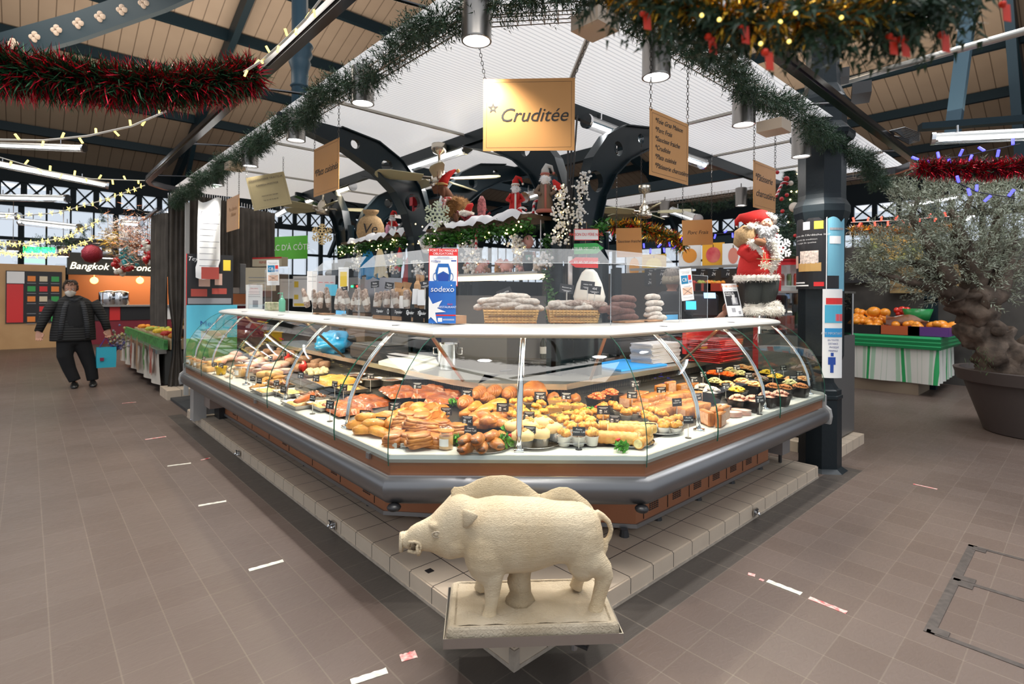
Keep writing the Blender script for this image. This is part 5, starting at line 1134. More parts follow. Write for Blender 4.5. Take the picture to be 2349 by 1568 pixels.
b=B(); P=[(-.078,.035),(-.055,-.01),(.0,.012),(-.028,-.035),(.022,-.055),(-.04,-.06),(-.028,-.122),(-.065,-.085),(-.078,-.10)]; b.add([(x,y,.0026) for x,y in P],[(0,1,8),(1,2,3),(3,4,5),(5,6,7),(1,3,5),(1,5,7),(1,7,8)],0,M); disc(b,M,.052,.098,.004,off=.0026); b.obj('star_shape',wht,t)
woodb=mat('pale_crate_wood',(.50,.27,.13),.6,col2=(.36,.18,.08),vs=9,var=.1)
skin=mat('dry_sausage_skin',(.52,.42,.35),.8,col2=(.20,.13,.10),vs=55,var=.1,bump=.7,bs=90); skinw=mat('white_bloom_skin',(.68,.63,.56),.85,col2=(.42,.34,.28),vs=35,var=0,bump=.5,bs=80); skinb=mat('dark_smoked_skin',(.12,.045,.03),.6,var=.3,vs=30,bump=.6,bs=60)
kraft=mat('kraft_paper',(.45,.26,.12),.7,var=.15,vs=12,bump=.4,bs=20); label_p=mat('paper_band',(.68,.64,.58),.6,var=.1,vs=10)
for k,(px,py,l) in enumerate(((672,738,'farthest'),(745,741,'fourth'),(815,742,'third'),(882,743,'second'),(948,744,'nearest'))):
 p=onc(px,py); p.x=.50; yy=p.y if k else p.y
 t=thing('sausage_crate','black fronted wooden crate of dry sausages on the left wing, %s from the corner'%l,'crate',(p.x,yy,CZ),0,'crates of dry sausages')
 b=B(); b.box((p.x,yy,CZ+.028),(.13,.27,.05)); b.obj('crate_body',woodb,t)
 b=B(); b.box((p.x-.07,yy,CZ+.058),(.006,.28,.055)); b.obj('crate_front',blk,t)
 M=face_matrix((p.x-.0735,yy,CZ+.06),(-1,0,0)); b=B(); add_text(b,M,'Teyssier',.03,-.02,0,shear=.4,off=.0006); disc(b,M,.105,0,.014,off=.0008,ry=.018,r0=.009); b.obj('lettering',wht,t)
def dsaus(b,h=.17,r=.022):
 b.tube([(0,0,0),(0,0,.01),(.002,0,h*.3),(-.003,.002,h*.6),(0,0,h*.93),(0,0,h)],[r*.4,r*.8,r*1.05,r,r*.8,r*.3],10)
proto('dsaus','dry_sausage','sausage',[('sausage_skin',dsaus,skin,True),('paper_band',lambda b: b.tube([(0,0,.05),(0,0,.10)],.0245,10,cap=(0,0)),label_p,True)])
proto('kbag','kraft_bag','paper bag',[('bag',lambda b: b.rings([[Vector((x*s_+o_,y*s_*q,z)) for x,y in ((-.03,-.018),(.03,-.018),(.03,.018),(-.03,.018))] for s_,q,z,o_ in ((.7,1,0,0),(1,1,.05,0),(1.1,1,.15,.004),(.7,.8,.175,0),(1.15,.5,.215,.006))]),kraft,False),('label',lambda b: b.box((-.034,0,.07),(.002,.05,.1)),wht,False)])
random.seed(11); n=0; P,_,_c=PROT['dsaus']; spots=[]
for k in range(26):
 y=1.60+k*.072; spots.append((.47+.04*(k%2)+random.uniform(-.01,.01),y))
for k,(x,y) in enumerate(spots):
 P.put((x,y,CZ+.045+random.uniform(0,.02)),(random.uniform(-.25,.25),random.uniform(-.25,.1),random.uniform(0,6)),random.uniform(.85,1.1),'pale mould-dusted dry sausage in a crate, '+(ORD[k] if k<20 else ('%dth'%(k+1) if k+1 not in (21,22,23) else {21:'21st',22:'22nd',23:'23rd'}[k+1]))+' from the corner','dry sausages standing in crates','sausage')
P,_,_c=PROT['kbag']
for k,(px,py,dz) in enumerate(((905,722,.02),(925,722,.02),(955,690,.10),(965,700,.09))):
 q=at(px,py,x=.52); P.put((.53,q.y,CZ+.03+dz*.6),(0,.1,.3*k),1.05,'brown kraft bag with a white label among the dry sausages, '+('nearest the corner','third from the corner','second from the corner','fourth from the corner')[3-k],'kraft bags','paper bag')
wick=mat('woven_straw',(.55,.34,.13),.6,var=.2,vs=40,bump=.8,bs=60)
def basket(px,w,label,rot=-.68):
 p=onc(px,742); p+=Vector((.08,.085,0))*1.0; t=thing('woven_basket',label,'basket',(p.x,p.y,CZ),rot)
 Lb=w/2; b=B()
 b.rings([[Vector((x*s_,y*s_,z)) for x,y in ((-Lb,-.07),(Lb,-.07),(Lb,.07),(-Lb,.07))] for s_,z in ((.9,0),(1,.085),(.96,.085),(.88,.01))],0,(1,1)); b.obj('basket_body',wick,t,world=False)
 b=B()
 for r_ in range(5):
  s_=.905+.02*r_; z=.01+.017*r_; b.tube([(x*s_,y*s_,z) for x,y in ((-Lb,-.072),(Lb,-.072),(Lb,.072),(-Lb,.072))],.0065,5,loop=True)
 for i in range(int(w/.022)): b.tube([(-Lb*.93+i*.022,-.068,0),(-Lb*.98+i*.0225,-.078,.088)],.003,4)
 b.obj('weave',mat('straw_weave',(.60,.36,.12),.55,var=.2,vs=60),t,world=False)
 b=B(); b.box((0,-.0755,.045),(w*.8,.002,.006)); b.obj('dark_band',mat('straw_dark_band',(.10,.04,.015),.6),t,world=False)
 return t,p
t,p=basket(1170,.36,'long woven straw basket of floury salami at the corner, under the pig shelf')
t2,p2=basket(1318,.34,'woven straw basket of salami rolls right of the first basket')
def lay(lst,M_,label,group,name='salami'):
 for k,(px,py,ln,r,a,b_) in enumerate(lst):
  q=at(px,py,s=2.0 if px<1400 else 2.35) if True else None
  b=B(); N=10; b.tube([((-.5+i/N)*ln,.006*math.sin(i*1.1),.010*math.sin(PI*i/N)*b_) for i in range(N+1)],[r*.5]+[r*(1+.06*math.sin(i*2)) for i in range(N-1)]+[r*.4],12)
  o=b.obj(name,M_,None,True); o.location=q; o.rotation_euler=(0,0,-.68+a); tag(o,label+', '+ORD[k]+' of its pile','salami',group)
lay([(1150,700,.26,.024,0,1),(1190,703,.26,.024,.1,1),(1215,708,.2,.022,.2,1),(1120,706,.2,.023,-.2,1),(1165,690,.28,.024,.05,1),(1200,693,.22,.022,-.1,1),(1175,682,.24,.022,.0,1),(1130,692,.2,.022,.15,1)],skinw,'floury white salami in the long basket','salami in the long basket')
lay([(1300,707,.28,.022,0,1),(1350,708,.2,.02,.1,1),(1280,700,.14,.026,.5,1),(1310,698,.2,.02,-.1,1)],skinw,'pale salami lying in the second basket','salami in the second basket')
lay([(1330,698,.2,.022,.05,1),(1370,702,.14,.024,-.6,1)],skin,'mottled dark dry salami resting across the second basket','dark salami in the second basket')
def pile(lst,m_,label,group,rot,pl,x0):
 for k,(px,py,ln,r) in enumerate(lst):
  q=at(px,py,y=pl); b=B(); N=8; b.tube([((-.5+i/N)*ln,0,.012*math.sin(PI*i/N)) for i in range(N+1)],[r*.45]+[r*(1+.05*math.sin(i*2.3+k)) for i in range(N-1)]+[r*.45],12)
  o=b.obj('salami',m_,None,True); o.location=q; o.rotation_euler=(0,0,rot+.06*(k%3-1)); tag(o,label+', '+ORD[k]+' down the stack','salami',group)
pile([(1497,683,.18,.020),(1502,697,.24,.021),(1500,710,.24,.021),(1498,722,.22,.020),(1508,730,.26,.021)],skinw,'plump white-dusted salami in the stack right of the dark ones','white-dusted salami stack',0.05,.62,0)
pile([(1430,688,.22,.025),(1428,702,.24,.026),(1425,716,.26,.026),(1430,728,.26,.024),(1400,712,.2,.024)],skinb,'dark brown smoked salami in the stack behind the screen','dark smoked salami stack',-.15,.60,0)
for px,l,w in ((1425,'wooden board under the dark smoked salami',.26),(1503,'wooden board under the white-dusted salami',.24),(690,'small pale wooden board lying on the left wing of the counter',.16),(650,'round-edged wooden board lying beside the green pump bottle',.14)):
 p=onc(px,738 if px>1000 else 722); b=B(); b.box((0,0,.006),(w,.11,.012),bev=.003); o=b.obj('wooden_board',woodb); o.location=(p.x,.60,CZ) if px>1000 else (.50,p.y,CZ); o.rotation_euler=(0,0,0 if px>1000 else PI/2); tag(o,l,'board')
for k,(px,py,tx,r_,sc_) in enumerate(((1158,673,'Rosette',.4,1.2),(1300,662,'Saucisson sec',-.15,1.1),(1348,655,'maison 41€',-.1,1.1),(1364,665,'45€',-.1,1.0),(860,652,'Noix',.1,.9),(893,655,'Figue',-.1,.9),(790,663,'Sec',.1,.8),(975,652,'Bio',.2,.9))):
 q=at(px,py,s=2.05) if px>1000 else at(px,py,x=.53);
 if px<1000: q.y=q.y
 t=thing('counter_price_sign','black price sign lettered %s standing among the dry sausages'%tx if px<1000 else 'black price sign lettered %s over the salami baskets'%tx,'price sign',(q.x,q.y,CZ),0)
 M=face_matrix(q,nl if px>1000 else (-.9,-.4,.1))@Matrix.Rotation(r_,4,'Z')
 b=B(); b.box((0,0,0),(.085*sc_,.055*sc_,.002),M=M); b.obj('card',card,t)
 b=B(); add_text(b,M,tx,.020 if len(tx)<8 else .012,0,.008,off=.0014); rect(b,M,-.03,-.012,.03,-.010,off=.0014); rect(b,M,-.02,-.018,.02,-.016,off=.0014); b.obj('lettering',chalk,t)
 b=B(); b.tube([q-UP*.02,Vector((q.x,q.y,CZ+.02))],.004,5); b.box((q.x,q.y,CZ+.008),(.03,.03,.016)); b.obj('stem',clearp,t)
def paynote(label,c,nrm,sc_=1,roll=0):
 t,M=flat('payment_notice',label,c,.118*sc_,.225*sc_,nrm,wht,[('Paiement par carte bancaire',0,.093*sc_,.008*sc_,'CENTER',gry),('à partir de 10 EUROS',0,.082*sc_,.008*sc_,'CENTER',gry),('CB',-.018*sc_,.032*sc_,.036*sc_,'CENTER',wht),('VISA',.038*sc_,.018*sc_,.014*sc_,'CENTER',blue),('Merci de votre compréhension',0,-.09*sc_,.007*sc_,'CENTER',gry),('ne sont pas acceptés',0,-.012*sc_,.008*sc_,'CENTER',gry)],
  [(-.048*sc_,.005*sc_,.018*sc_,.065*sc_,mat('card_blue_green',(.02,.22,.42),.4)),(.022*sc_,.030*sc_,.05*sc_,.065*sc_,red),(.022*sc_,.008*sc_,.05*sc_,.027*sc_,mat('pale_blue',(.5,.6,.8),.4)),(-.045*sc_,-.072*sc_,.05*sc_,-.022*sc_,mat('peach_print',(.85,.55,.40),.5))],cat='notice',roll=roll)
 b=B()
 for a,c2 in (((-.04,-.07),(.045,-.025)),((-.04,-.025),(.045,-.07))):
  A=M@Vector((a[0]*sc_,a[1]*sc_,.002)); C=M@Vector((c2[0]*sc_,c2[1]*sc_,.002)); b.tube([A,C],.0009,3)
 b.obj('black_cross',blk,t)
q=at(1575,652,y=.40); paynote('white card payment notice hanging on the right screen, beside the leaflet stand',q,(-.25,-.97,.05),1.0,.10)
q=at(626,625,x=.42); paynote('narrow white payment notice hanging on the left wing screen',q,(-.75,-.65,0),1.15,.02)
q=onc(1680,727)
t,M=flat('magazine','white magazine cover lettered Musique Maestro in an acrylic stand','magazine' and (q.x,q.y,CZ+.155),.155,.30,(-.45,-.87,.28),wht,
 [('LE 18E DU MOIS',0,.125,.026,'CENTER',org),('MUSIQUE,',-.065,.062,.021,'LEFT',wht),('MAESTRO!',-.065,.042,.021,'LEFT',wht)],
 [(-.07,-.055,.07,.078,blk),(-.01,-.045,.05,.02,gry),(.0,-.03,.03,.045,mat('mid_grey',(.55,.55,.55),.5)),(-.03,-.115,.01,-.075,gry),(.035,-.135,.06,-.105,gry),(-.07,.09,-.04,.094,gry),(-.02,.09,.015,.094,gry),(.03,.09,.065,.094,gry)],cat='magazine',roll=.04)
b=B(); b.box((0,0,-.004),(.165,.31,.003),M=M@Matrix.Translation((0,0,0))); o=b.obj('acrylic_stand',glassmat('stand_acrylic',(.9,.92,.94),.15)); tag(o,'clear acrylic leaflet stand holding the music magazine','stand')
pump=mat('mint_plastic',(.16,.62,.42),.3,alpha=.9)
q=at(647,718,x=.48); t=thing('pump_bottle','mint green pump bottle standing on the left wing counter top','bottle',(q.x,q.y,CZ))
b=B(); b.lathe([(.03,0),(.032,.006),(.032,.11),(.02,.13),(.011,.14)],(q.x,q.y,CZ),18); b.obj('bottle_body',pump,t,True)
b=B(); b.lathe([(.012,.14),(.012,.155),(.005,.156),(.005,.18),(.009,.182),(.009,.19)],(q.x,q.y,CZ),10); b.tube([(q.x,q.y,CZ+.187),(q.x-.035,q.y+.01,CZ+.185),(q.x-.038,q.y+.012,CZ+.175)],.004,6); b.obj('pump_head',pump,t,True)
q=at(622,722,x=.5); b=B(); b.box((0,0,.045),(.12,.2,.09),bev=.01); o=b.obj('cheese_round',mat('marbled_cheese',(.66,.60,.42),.5,col2=(.25,.33,.16),vs=28,var=.1)); o.location=(.52,q.y,CZ); tag(o,'block of veined cheese in a wrap beside the pump bottle','cheese')
def sheet(label,px,py,w,h,x,m_,lines=(),rects=(),nrm=(-.8,-.6,0),cat='paper'): return flat('paper_sheet',label,at(px,py,x=x),w,h,nrm,m_,lines,rects,cat=cat)
cr_=mat('cream_paper',(.70,.60,.42),.6)
sheet('cream notice pinned behind the left screen, below the white and red box',598,640,.5,.34,1.1,cr_,[],[(-.2,.02,.2,.03,gry),(-.2,-.03,.1,-.02,gry)])
sheet('white printed letter standing on the left wing',583,680,.25,.32,.8,wht,[('Chers clients',0,.11,.022,'CENTER',red)],[(-.09,.06,.09,.065,gry),(-.09,.03,.09,.035,gry),(-.09,0,.09,.005,gry),(-.02,-.14,.06,-.05,gry)])
sheet('crumpled white sheet pinned on the steel cupboard',658,662,.24,.30,1.5,wht,[],[(-.09,.1,.09,.105,gry)])
sheet('white planning sheet with yellow blocks beside the crumpled sheet',690,668,.26,.46,1.6,wht,[],[(-.11,.06,-.04,.15,yel),(-.11,-.12,-.04,-.05,yel),(-.11,-.22,.06,-.18,yel),(-.11,.18,.11,.19,gry)])
sheet('white kitchen ticket strip hanging behind the screen',716,655,.13,.34,1.0,wht,[],[(-.05,.1,.05,.105,gry),(-.05,.05,.05,.055,gry)])
sheet('grey printed card with three columns behind the screen',748,652,.22,.20,1.0,mat('grey_card',(.48,.48,.50),.5),[],[(-.09,.02,-.04,.025,red),(-.02,.02,.03,.025,red),(.05,.02,.09,.025,red)])
sheet('white card with a floral print behind the screen',788,640,.12,.26,1.1,wht,[],[(-.04,-.08,.04,.08,yel)])
sheet('blue sheet lying behind the sausage crates',760,665,.14,.12,.95,cyan)
WZ=.907
def onw(px,py): return at(px,py,z=WZ)
p=onw(1027,846); b=B(); b.lathe([(.062,0),(.068,.004),(.088,.20),(.094,.203),(.094,.208),(.085,.207),(.062,.012)],(p.x,p.y,WZ),30,cap=(1,0))
t=thing('steel_bucket','tall steel bucket standing on the rear worktop behind the left glass','bucket',(p.x,p.y,WZ)); b.obj('bucket_body',chrome,t,True)
for s_ in (-1,1):
 b=B(); b.tube([p+RT*s_*.088+UP*.17,p+RT*s_*.115+UP*.17,p+RT*s_*.115+UP*.12,p+RT*s_*.08+UP*.12],.005,6); b.obj('bucket_handle',chrome,t,True)
def board(name,label,P,m_,h=.022):
 P=[onw(*q) for q in P]; b=B(); b.prism([(q.x,q.y) for q in P],WZ,WZ+h); tag(b.obj(name,m_),label,'cutting board')
board('cutting_board','thick white cutting board on the rear worktop, behind the left glass',[(868,836),(935,815),(1000,826),(935,850)],mat('white_board',(.80,.80,.74),.4),.03)
board('cutting_board','second white cutting board touching the steel bucket',[(940,842),(1000,826),(1008,840),(960,852)],mat('white_board',(.80,.80,.74),.4),.012)
board('cutting_board','bright blue cutting board on the right of the rear worktop',[(1345,840),(1430,826),(1530,838),(1425,852)],mat('blue_board',(.02,.28,.72),.4),.015)
p=onw(1160,852); b=B(); b.box((p.x,p.y,WZ+.008),(.11,.022,.014),rz=-.1,bev=.004); t=thing('kitchen_knife','black-handled knife lying on the rear worktop','knife',(p.x,p.y,WZ)); b.obj('handle',black,t); b=B(); b.prism([(p.x+.05,p.y-.012),(p.x+.2,p.y-.04),(p.x+.06,p.y+.012)],WZ+.004,WZ+.006); b.obj('blade',chrome,t)
p=onw(1363,848); b=B(); b.lathe([(.022,0),(.022,.06)],(p.x,p.y,WZ),16); tag(b.obj('green_roll',mat('pale_green_tape',(.35,.48,.20),.5),None,True),'small pale green roll beside the blue cutting board','roll')
bl=mat('blue_plastic_bag',(.02,.35,.68),.25,bump=.7,bs=14,coat=.4)
p=onw(765,812); b=B(); blob(b,(p.x+.05,p.y+.15,WZ+.09),(.16,.2,.12),nz=.5,n=(20,14),flat=.75,seed=4); tag(b.obj('plastic_bag',bl,None,True),'crumpled bright blue plastic bag on the worktop behind the left wing glass','bag')
p=at(626,772,x=1.2); b=B(); b.box((p.x,p.y,p.z),(.14,.36,.14),bev=.01); b.box((p.x,p.y,p.z+.072),(.16,.38,.012)); tag(b.obj('yellow_box',mat('yellow_box_plastic',(.85,.50,.01),.35)),'bright yellow plastic box behind the left wing glass','box')
p=at(645,776,x=.95); b=B(); b.tube([(p.x,p.y-.06,.93),(p.x,p.y+.06,.935)],.009,6); tag(b.obj('red_marker',mat('marker_red',(.5,.02,.03),.3)),'red marker pen lying behind the left wing','pen')
def machine(label,px,py,x,y,sz,rz=0,disp=True,name='weighing_scale'):
 p=at(px,py,x=x) if x is not None else at(px,py,y=y)
 t=thing(name,label,'scale',(p.x,p.y,WZ),rz); b=B(); b.box((0,0,sz[2]*.3),(sz[0],sz[1],sz[2]*.6),bev=.02); b.obj('scale_body',mat('charcoal_plastic',(.035,.035,.04),.35),t,world=False)
 b=B(); b.box((0,0,sz[2]*.63),(sz[0]*.9,sz[1]*.9,.01),bev=.004); b.obj('scale_plate',steel,t,world=False)
 if disp:
  b=B(); b.tube([(sz[0]*.3,0,sz[2]*.6),(sz[0]*.35,0,sz[2]*1.3)],.018,8); b.box((sz[0]*.3,0,sz[2]*1.5),(.06,sz[1]*.8,.14),bev=.01); b.obj('display_head',black,t,world=False)
  b=B(); b.box((sz[0]*.3-.032,0,sz[2]*1.5),(.003,sz[1]*.6,.09)); b.obj('screen',mat('screen_blue',(.05,.25,.45),.3,emit=(.1,.4,.7),es=.6),t,world=False)
 return t
machine('large black scale on the left part of the rear worktop, right of the blue bag',870,800,.98,None,(.35,.5,.22))
machine('dark till on the left rear worktop behind the sausage crates',770,700,1.0,None,(.3,.4,.25),0,True,'till')
machine('black till beyond the right wing, near the leaflet stand',1560,780,None,1.15,(.4,.35,.25),PI/2,True,'till')
A=onw(1050,806); ib=B(); ib.box((2.35,2.35,.45),(.9,1.2,.9)); t=thing('back_counter','steel back counter standing in the middle of the stall','counter',(2.35,2.35,0)); ib.obj('counter_body',mat('dark_steel_front',(.12,.12,.12),.35,.6),t)
b=B(); b.box((2.35,2.35,.915),(.98,1.28,.03)); b.obj('counter_slab',steel,t)
for k in range(3):
 b=B(); b.box((1.885,1.95+.4*k,.5),(.02,.36,.6)); b.obj('door',alu,t)
random.seed(5)
glass_b=mat('dark_bottle_glass',(.03,.035,.02),.12,coat=.5);
bp_=thing('wine_bottle','x','bottle'); b=B(); b.lathe([(.03,0),(.033,.01),(.033,.16),(.012,.2),(.012,.25),(.014,.25)],n=12); b.obj('bottle_body',glass_b,bp_,True); b=B(); b.tube([(0,0,.05),(0,0,.12)],.034,12,cap=(0,0)); b.obj('label',label_p,bp_)
WB=Proto(bp_)
for k in range(14):
 WB.put((2.05+.0,1.85+.08*k,.93),k,.9,'dark wine bottle with a pale label on the back counter, %s from the right'%ORD[k],'wine bottles on the back counter')
b=B();
for k in range(9): b.box((2.55,2.1,.935+.014*k),(.30+.02*(k%2),.36,.012),rz=.1*math.sin(k))
tag(b.obj('paper_stack',paper),'stack of papers on the back counter behind the bottles','paper stack')
b=B()
for k in range(16): b.box((2.75+.01*math.sin(k),1.12,WZ+.012+.011*k),(.46,.22,.009),rz=.03*math.sin(k*2))
tag(b.obj('paper_stack',mat('wrapping_sheets',(.50,.48,.50),.5,var=.1)),'tall stack of pale wrapping sheets on the right rear worktop','paper stack')
rd=mat('dark_red_trays',(.36,.015,.015),.35,coat=.3)
for k in range(12):
 b=B(); b.box((0,0,0),(.42,.30,.012),bev=.004); o=b.obj('red_tray',rd); o.location=(3.20+.008*math.sin(k*2),.78+.01*math.cos(k*3),.93+.017*k); o.rotation_euler=(0,0,.05*math.sin(k)); tag(o,'dark red plastic tray in the stack at the right end, %s from the bottom'%ORD[k],'tray','stack of red trays')
b=B(); b.box((3.25,.98,1.13),(.5,.04,.30)); tag(b.obj('red_crate',mat('red_crate',(.50,.02,.02),.3)),'bright red crate standing behind the red trays','crate')
# Christmas shelf over the counter
SHX=1.60
def sh(px,py,x=SHX): return at(px,py,x=x)
shw=mat('white_glass_shelf',(.45,.45,.42),.3)
b=B(); b.box((SHX,2.10,1.685),(.22,1.45,.02)); t=thing('figurine_shelf','narrow pale shelf carrying pig figurines behind the corner screen','shelf',(SHX,2.1,1.67)); b.obj('shelf_board',shw,t)
b=B(); b.box((SHX+.02,2.10,1.655),(.1,1.4,.04)); b.obj('shelf_lamp',mat('shelf_warm_lamp',(1,.9,.7),.5,emit=(1,.85,.6),es=1.2),t)
b=B();
for y in (1.45,2.8): b.tube([(SHX,y,1.675),(SHX,y,2.11)],.006,5)
b.obj('shelf_rod',steel,t)
for k,(y0,y1,l) in enumerate(((1.42,2.85,'upper shelf over the pig figurines, edged with ivy'),(3.2,4.75,'upper shelf further left, edged with green garland'))):
 b=B(); b.box((SHX,(y0+y1)/2,2.125),(.34,y1-y0,.03)); tag(b.obj('garland_shelf',mat('dark_shelf_wood',(.12,.08,.05),.6)),l,'shelf')
def leafy(name,label,path,n,col,sz=.02,seed=1,R=.06,cat='garland',col2=None,drop=0):
 rnd=random.Random(seed); V=[];Fc=[]; P=[Vector(p) for p in path]
 for i in range(n):
  k=rnd.randrange(len(P)-1); c=P[k].lerp(P[k+1],rnd.random())+Vector((rnd.gauss(0,R*.6),rnd.gauss(0,R*.6),rnd.gauss(0,R*.5)-rnd.random()*drop))
  u=Vector((rnd.uniform(-1,1),rnd.uniform(-1,1),rnd.uniform(-1,1))).normalized(); w=u.orthogonal().normalized(); u*=sz*rnd.uniform(.6,1.3); w*=sz*.55
  j=len(V); V+=[tuple(c-u),tuple(c+w),tuple(c+u),tuple(c-w)]; Fc.append((j,j+1,j+2,j+3))
 me=bpy.data.meshes.new(name); me.from_pydata(V,[],Fc); me.materials.append(mat(label[:20],col,.5,col2=col2 or tuple(x*.4 for x in col),vs=30,var=.3)); o=bpy.data.objects.new(name,me); COL.objects.link(o); return tag(o,label,cat)
leafy('ivy_garland','green ivy garland along the upper shelf above the pig figurines',[(SHX-.17,2.9,2.07),(SHX-.17,1.4,2.07)],1500,(.05,.22,.02),.022,3,.045,drop=.08)
leafy('ivy_garland','green garland along the upper shelf further left',[(SHX-.17,4.8,2.07),(SHX-.17,3.2,2.07)],1300,(.04,.18,.02),.022,4,.045,drop=.06)
leafy('ivy_garland','ivy trailing down the left side of the central iron tree',[(1.5,1.28,1.95),(1.48,1.2,1.3)],420,(.04,.16,.02),.024,5,.04)
leafy('ivy_garland','ivy tuft between the two arms of the central iron tree',[(1.75,.95,2.05),(1.7,.97,1.95)],160,(.05,.25,.02),.024,6,.05)
clothm=mat('white_fleece',(.80,.81,.84),.9,bump=.4,bs=12)
def drape(label,y0,y1,z0,seed,x=SHX-.05,hgt=.07):
 b=B(); rs=[]
 for j in range(9):
  rs.append([Vector((x-.16+.30*j/8,lerp(y0,y1,i/24),z0+hgt*abs(noise.noise(Vector((i*.3,j*.35,seed))))*2-(.05 if j==0 else 0))) for i in range(25)])
 b.rings(rs,0,(0,0),False); tag(b.obj('fleece_drape',clothm,None,True),label,'cloth')
drape('white fleece snow cloth on the upper shelf around the sheep and sleigh',1.5,2.85,2.145,1); drape('white fleece snow cloth on the upper shelf further left',3.25,4.5,2.145,9,hgt=.05)
b=B(); b.tube([(SHX-.05,2.75,2.2),(SHX-.05,2.86,2.1),(SHX-.12,2.92,2.0),(SHX-.14,2.9,1.92)],[.05,.08,.09,.03],10); tag(b.obj('fleece_bag',clothm,None,True),'white fleece bundle hanging off the left end of the shelf by the pale snowflake','cloth')
def strand(label,A,C,n,r=.012,spread=.05,seed=1,m_=None,lights=0):
 t=thing('berry_strand',label,'garland',A); rnd=random.Random(seed); A,C=Vector(A),Vector(C); b=B(); w=B()
 P=[A.lerp(C,i/6)+Vector((rnd.gauss(0,.012),rnd.gauss(0,.012),0)) for i in range(7)]; w.tube(P,.0025,4)
 for i in range(n):
  f=rnd.random(); c=A.lerp(C,f)+Vector((rnd.gauss(0,spread*.5),rnd.gauss(0,spread*.5),rnd.gauss(0,.01))); b.ball(c,r*rnd.uniform(.5,1.1),6,4)
 w.obj('twig',mat('dark_twig',(.05,.03,.02),.7),t); b.obj('berries',m_ or mat('white_berry',(.82,.82,.80),.5),t,True)['kind']='stuff'
 if lights:
  g=B()
  for i in range(lights): f=rnd.random(); g.ball(A.lerp(C,f)+Vector((rnd.gauss(0,spread*.5),rnd.gauss(0,spread*.5),0)),.006,5,3)
  g.obj('fairy_lights',warm_on,t)
strand('white berry strand with warm lights on the left of the central iron tree',at(1290,425,d=3.95),at(1285,560,d=3.95),190,.011,.075,2,lights=22)
strand('white berry strand down the middle of the central iron tree',at(1338,395,d=3.95),at(1325,530,d=3.95),150,.011,.05,3,lights=3)
strand('white berry strand hanging below the left end of the ivy shelf',sh(1075,555,1.45),sh(1085,620,1.45),110,.014,.08,4,lights=5)
strand('white berry strand hanging in the middle of the ivy shelf',sh(1185,540,1.45),sh(1190,590,1.45),110,.014,.06,5,lights=4)
strand('white berry strand near the right end of the ivy shelf',sh(1245,580,1.45),sh(1255,610,1.45),60,.014,.06,6)
strand('white berry strand beside the blue apron',sh(825,560,1.45),sh(820,620,1.45),90,.016,.07,7,lights=5)
strand('white berry strand hanging below the left upper shelf',sh(905,580,1.45),sh(905,625,1.45),70,.016,.07,8,lights=8)
strand('white berry strand beside the red stocking',sh(955,600,1.45),sh(962,640,1.45),80,.016,.06,9,lights=4)
g=B(); rnd=random.Random(3)
for i in range(46): g.ball((SHX-.2+rnd.gauss(0,.02),rnd.uniform(1.4,4.8),2.04+rnd.gauss(0,.05)),.007,5,3)
tag(g.obj('fairy_lights',warm_on),'scattered warm fairy lights along the ivy on the upper shelves','string lights',None,'stuff')
def snowflake(label,c,R,m_,nrm,cord=0):
 t=thing('snowflake_ornament',label,'ornament',c); M=face_matrix(c,nrm); b=B()
 for k in range(6):
  a=k*PI/3+PI/6; u=Vector((math.cos(a),math.sin(a),0)); w=Vector((-u.y,u.x,0))
  def bar(p,q,r): b.tube([M@p,M@q],r,6)
  bar(u*.1*R,u*.95*R,.075*R)
  for f,l in ((.35,.22),(.6,.30),(.85,.18)):
   for s_ in (-1,1): bar(u*f*R,u*(f+l*.6)*R+w*s_*l*R,.06*R); b.ball(M@(u*(f+l*.6)*R+w*s_*l*R),.085*R,6,4)
  b.ball(M@(u*R),.09*R,6,4)
 b.tube([M@Vector((.2*R*math.cos(i*PI/6),.2*R*math.sin(i*PI/6),0)) for i in range(12)],.06*R,5,loop=True)
 b.obj('flake',m_,t)
 if cord: w=B(); w.tube([Vector(c)+UP*R,Vector(c)+UP*(R+cord)],.0015,4); w.obj('cord',black,t)
snowflake('large pale green snowflake hanging in front of the fluffy sheep',at(1003,491,d=4.75),.112,mat('pale_green_glitter',(.62,.72,.55),.5),(-.6,-.8,0),.27)
snowflake('golden snowflake hanging below the far ceiling fan',at(739,537,d=7.2),.135,mat('pale_gold_glitter',(.80,.62,.32),.4),(-.6,-.8,0),.18)
snowflake('white cut-out snowflake hanging in front of the Christmas tree',at(1787,568,d=4.75),.115,mat('white_glitter',(.82,.82,.84),.5),(-.6,-.8,.1),.1)
# figures
redc=mat('red_felt',(.52,.015,.012),.85,bump=.3,bs=120); furw=mat('white_fur',(.80,.76,.68),.95); beardm=mat('white_beard',(.86,.86,.86),.9); skinm=mat('doll_skin',(.72,.38,.26),.5); darkc=mat('dark_grey_felt',(.045,.05,.045),.9,bump=.4,bs=100); brownc=mat('brown_suede',(.26,.12,.06),.9); burlap=mat('burlap',(.42,.28,.14),.9,var=.2,vs=60,bump=.6,bs=150)
def fur(b,c,r,n,ln,rnd,sp=1.,down=.3):
 for i in range(n):
  d=Vector((rnd.gauss(0,1),rnd.gauss(0,1),rnd.gauss(0,1)*sp)).normalized(); p=Vector(c)+Vector((d.x*r[0],d.y*r[1],d.z*r[2])); d=(d-UP*down+Vector((rnd.gauss(0,.3),rnd.gauss(0,.3),rnd.gauss(0,.3)))).normalized(); w=d.orthogonal().normalized()*ln*.16
  b.add([p-w,p+w,p+d*ln*rnd.uniform(.6,1.2)],[(0,1,2)])
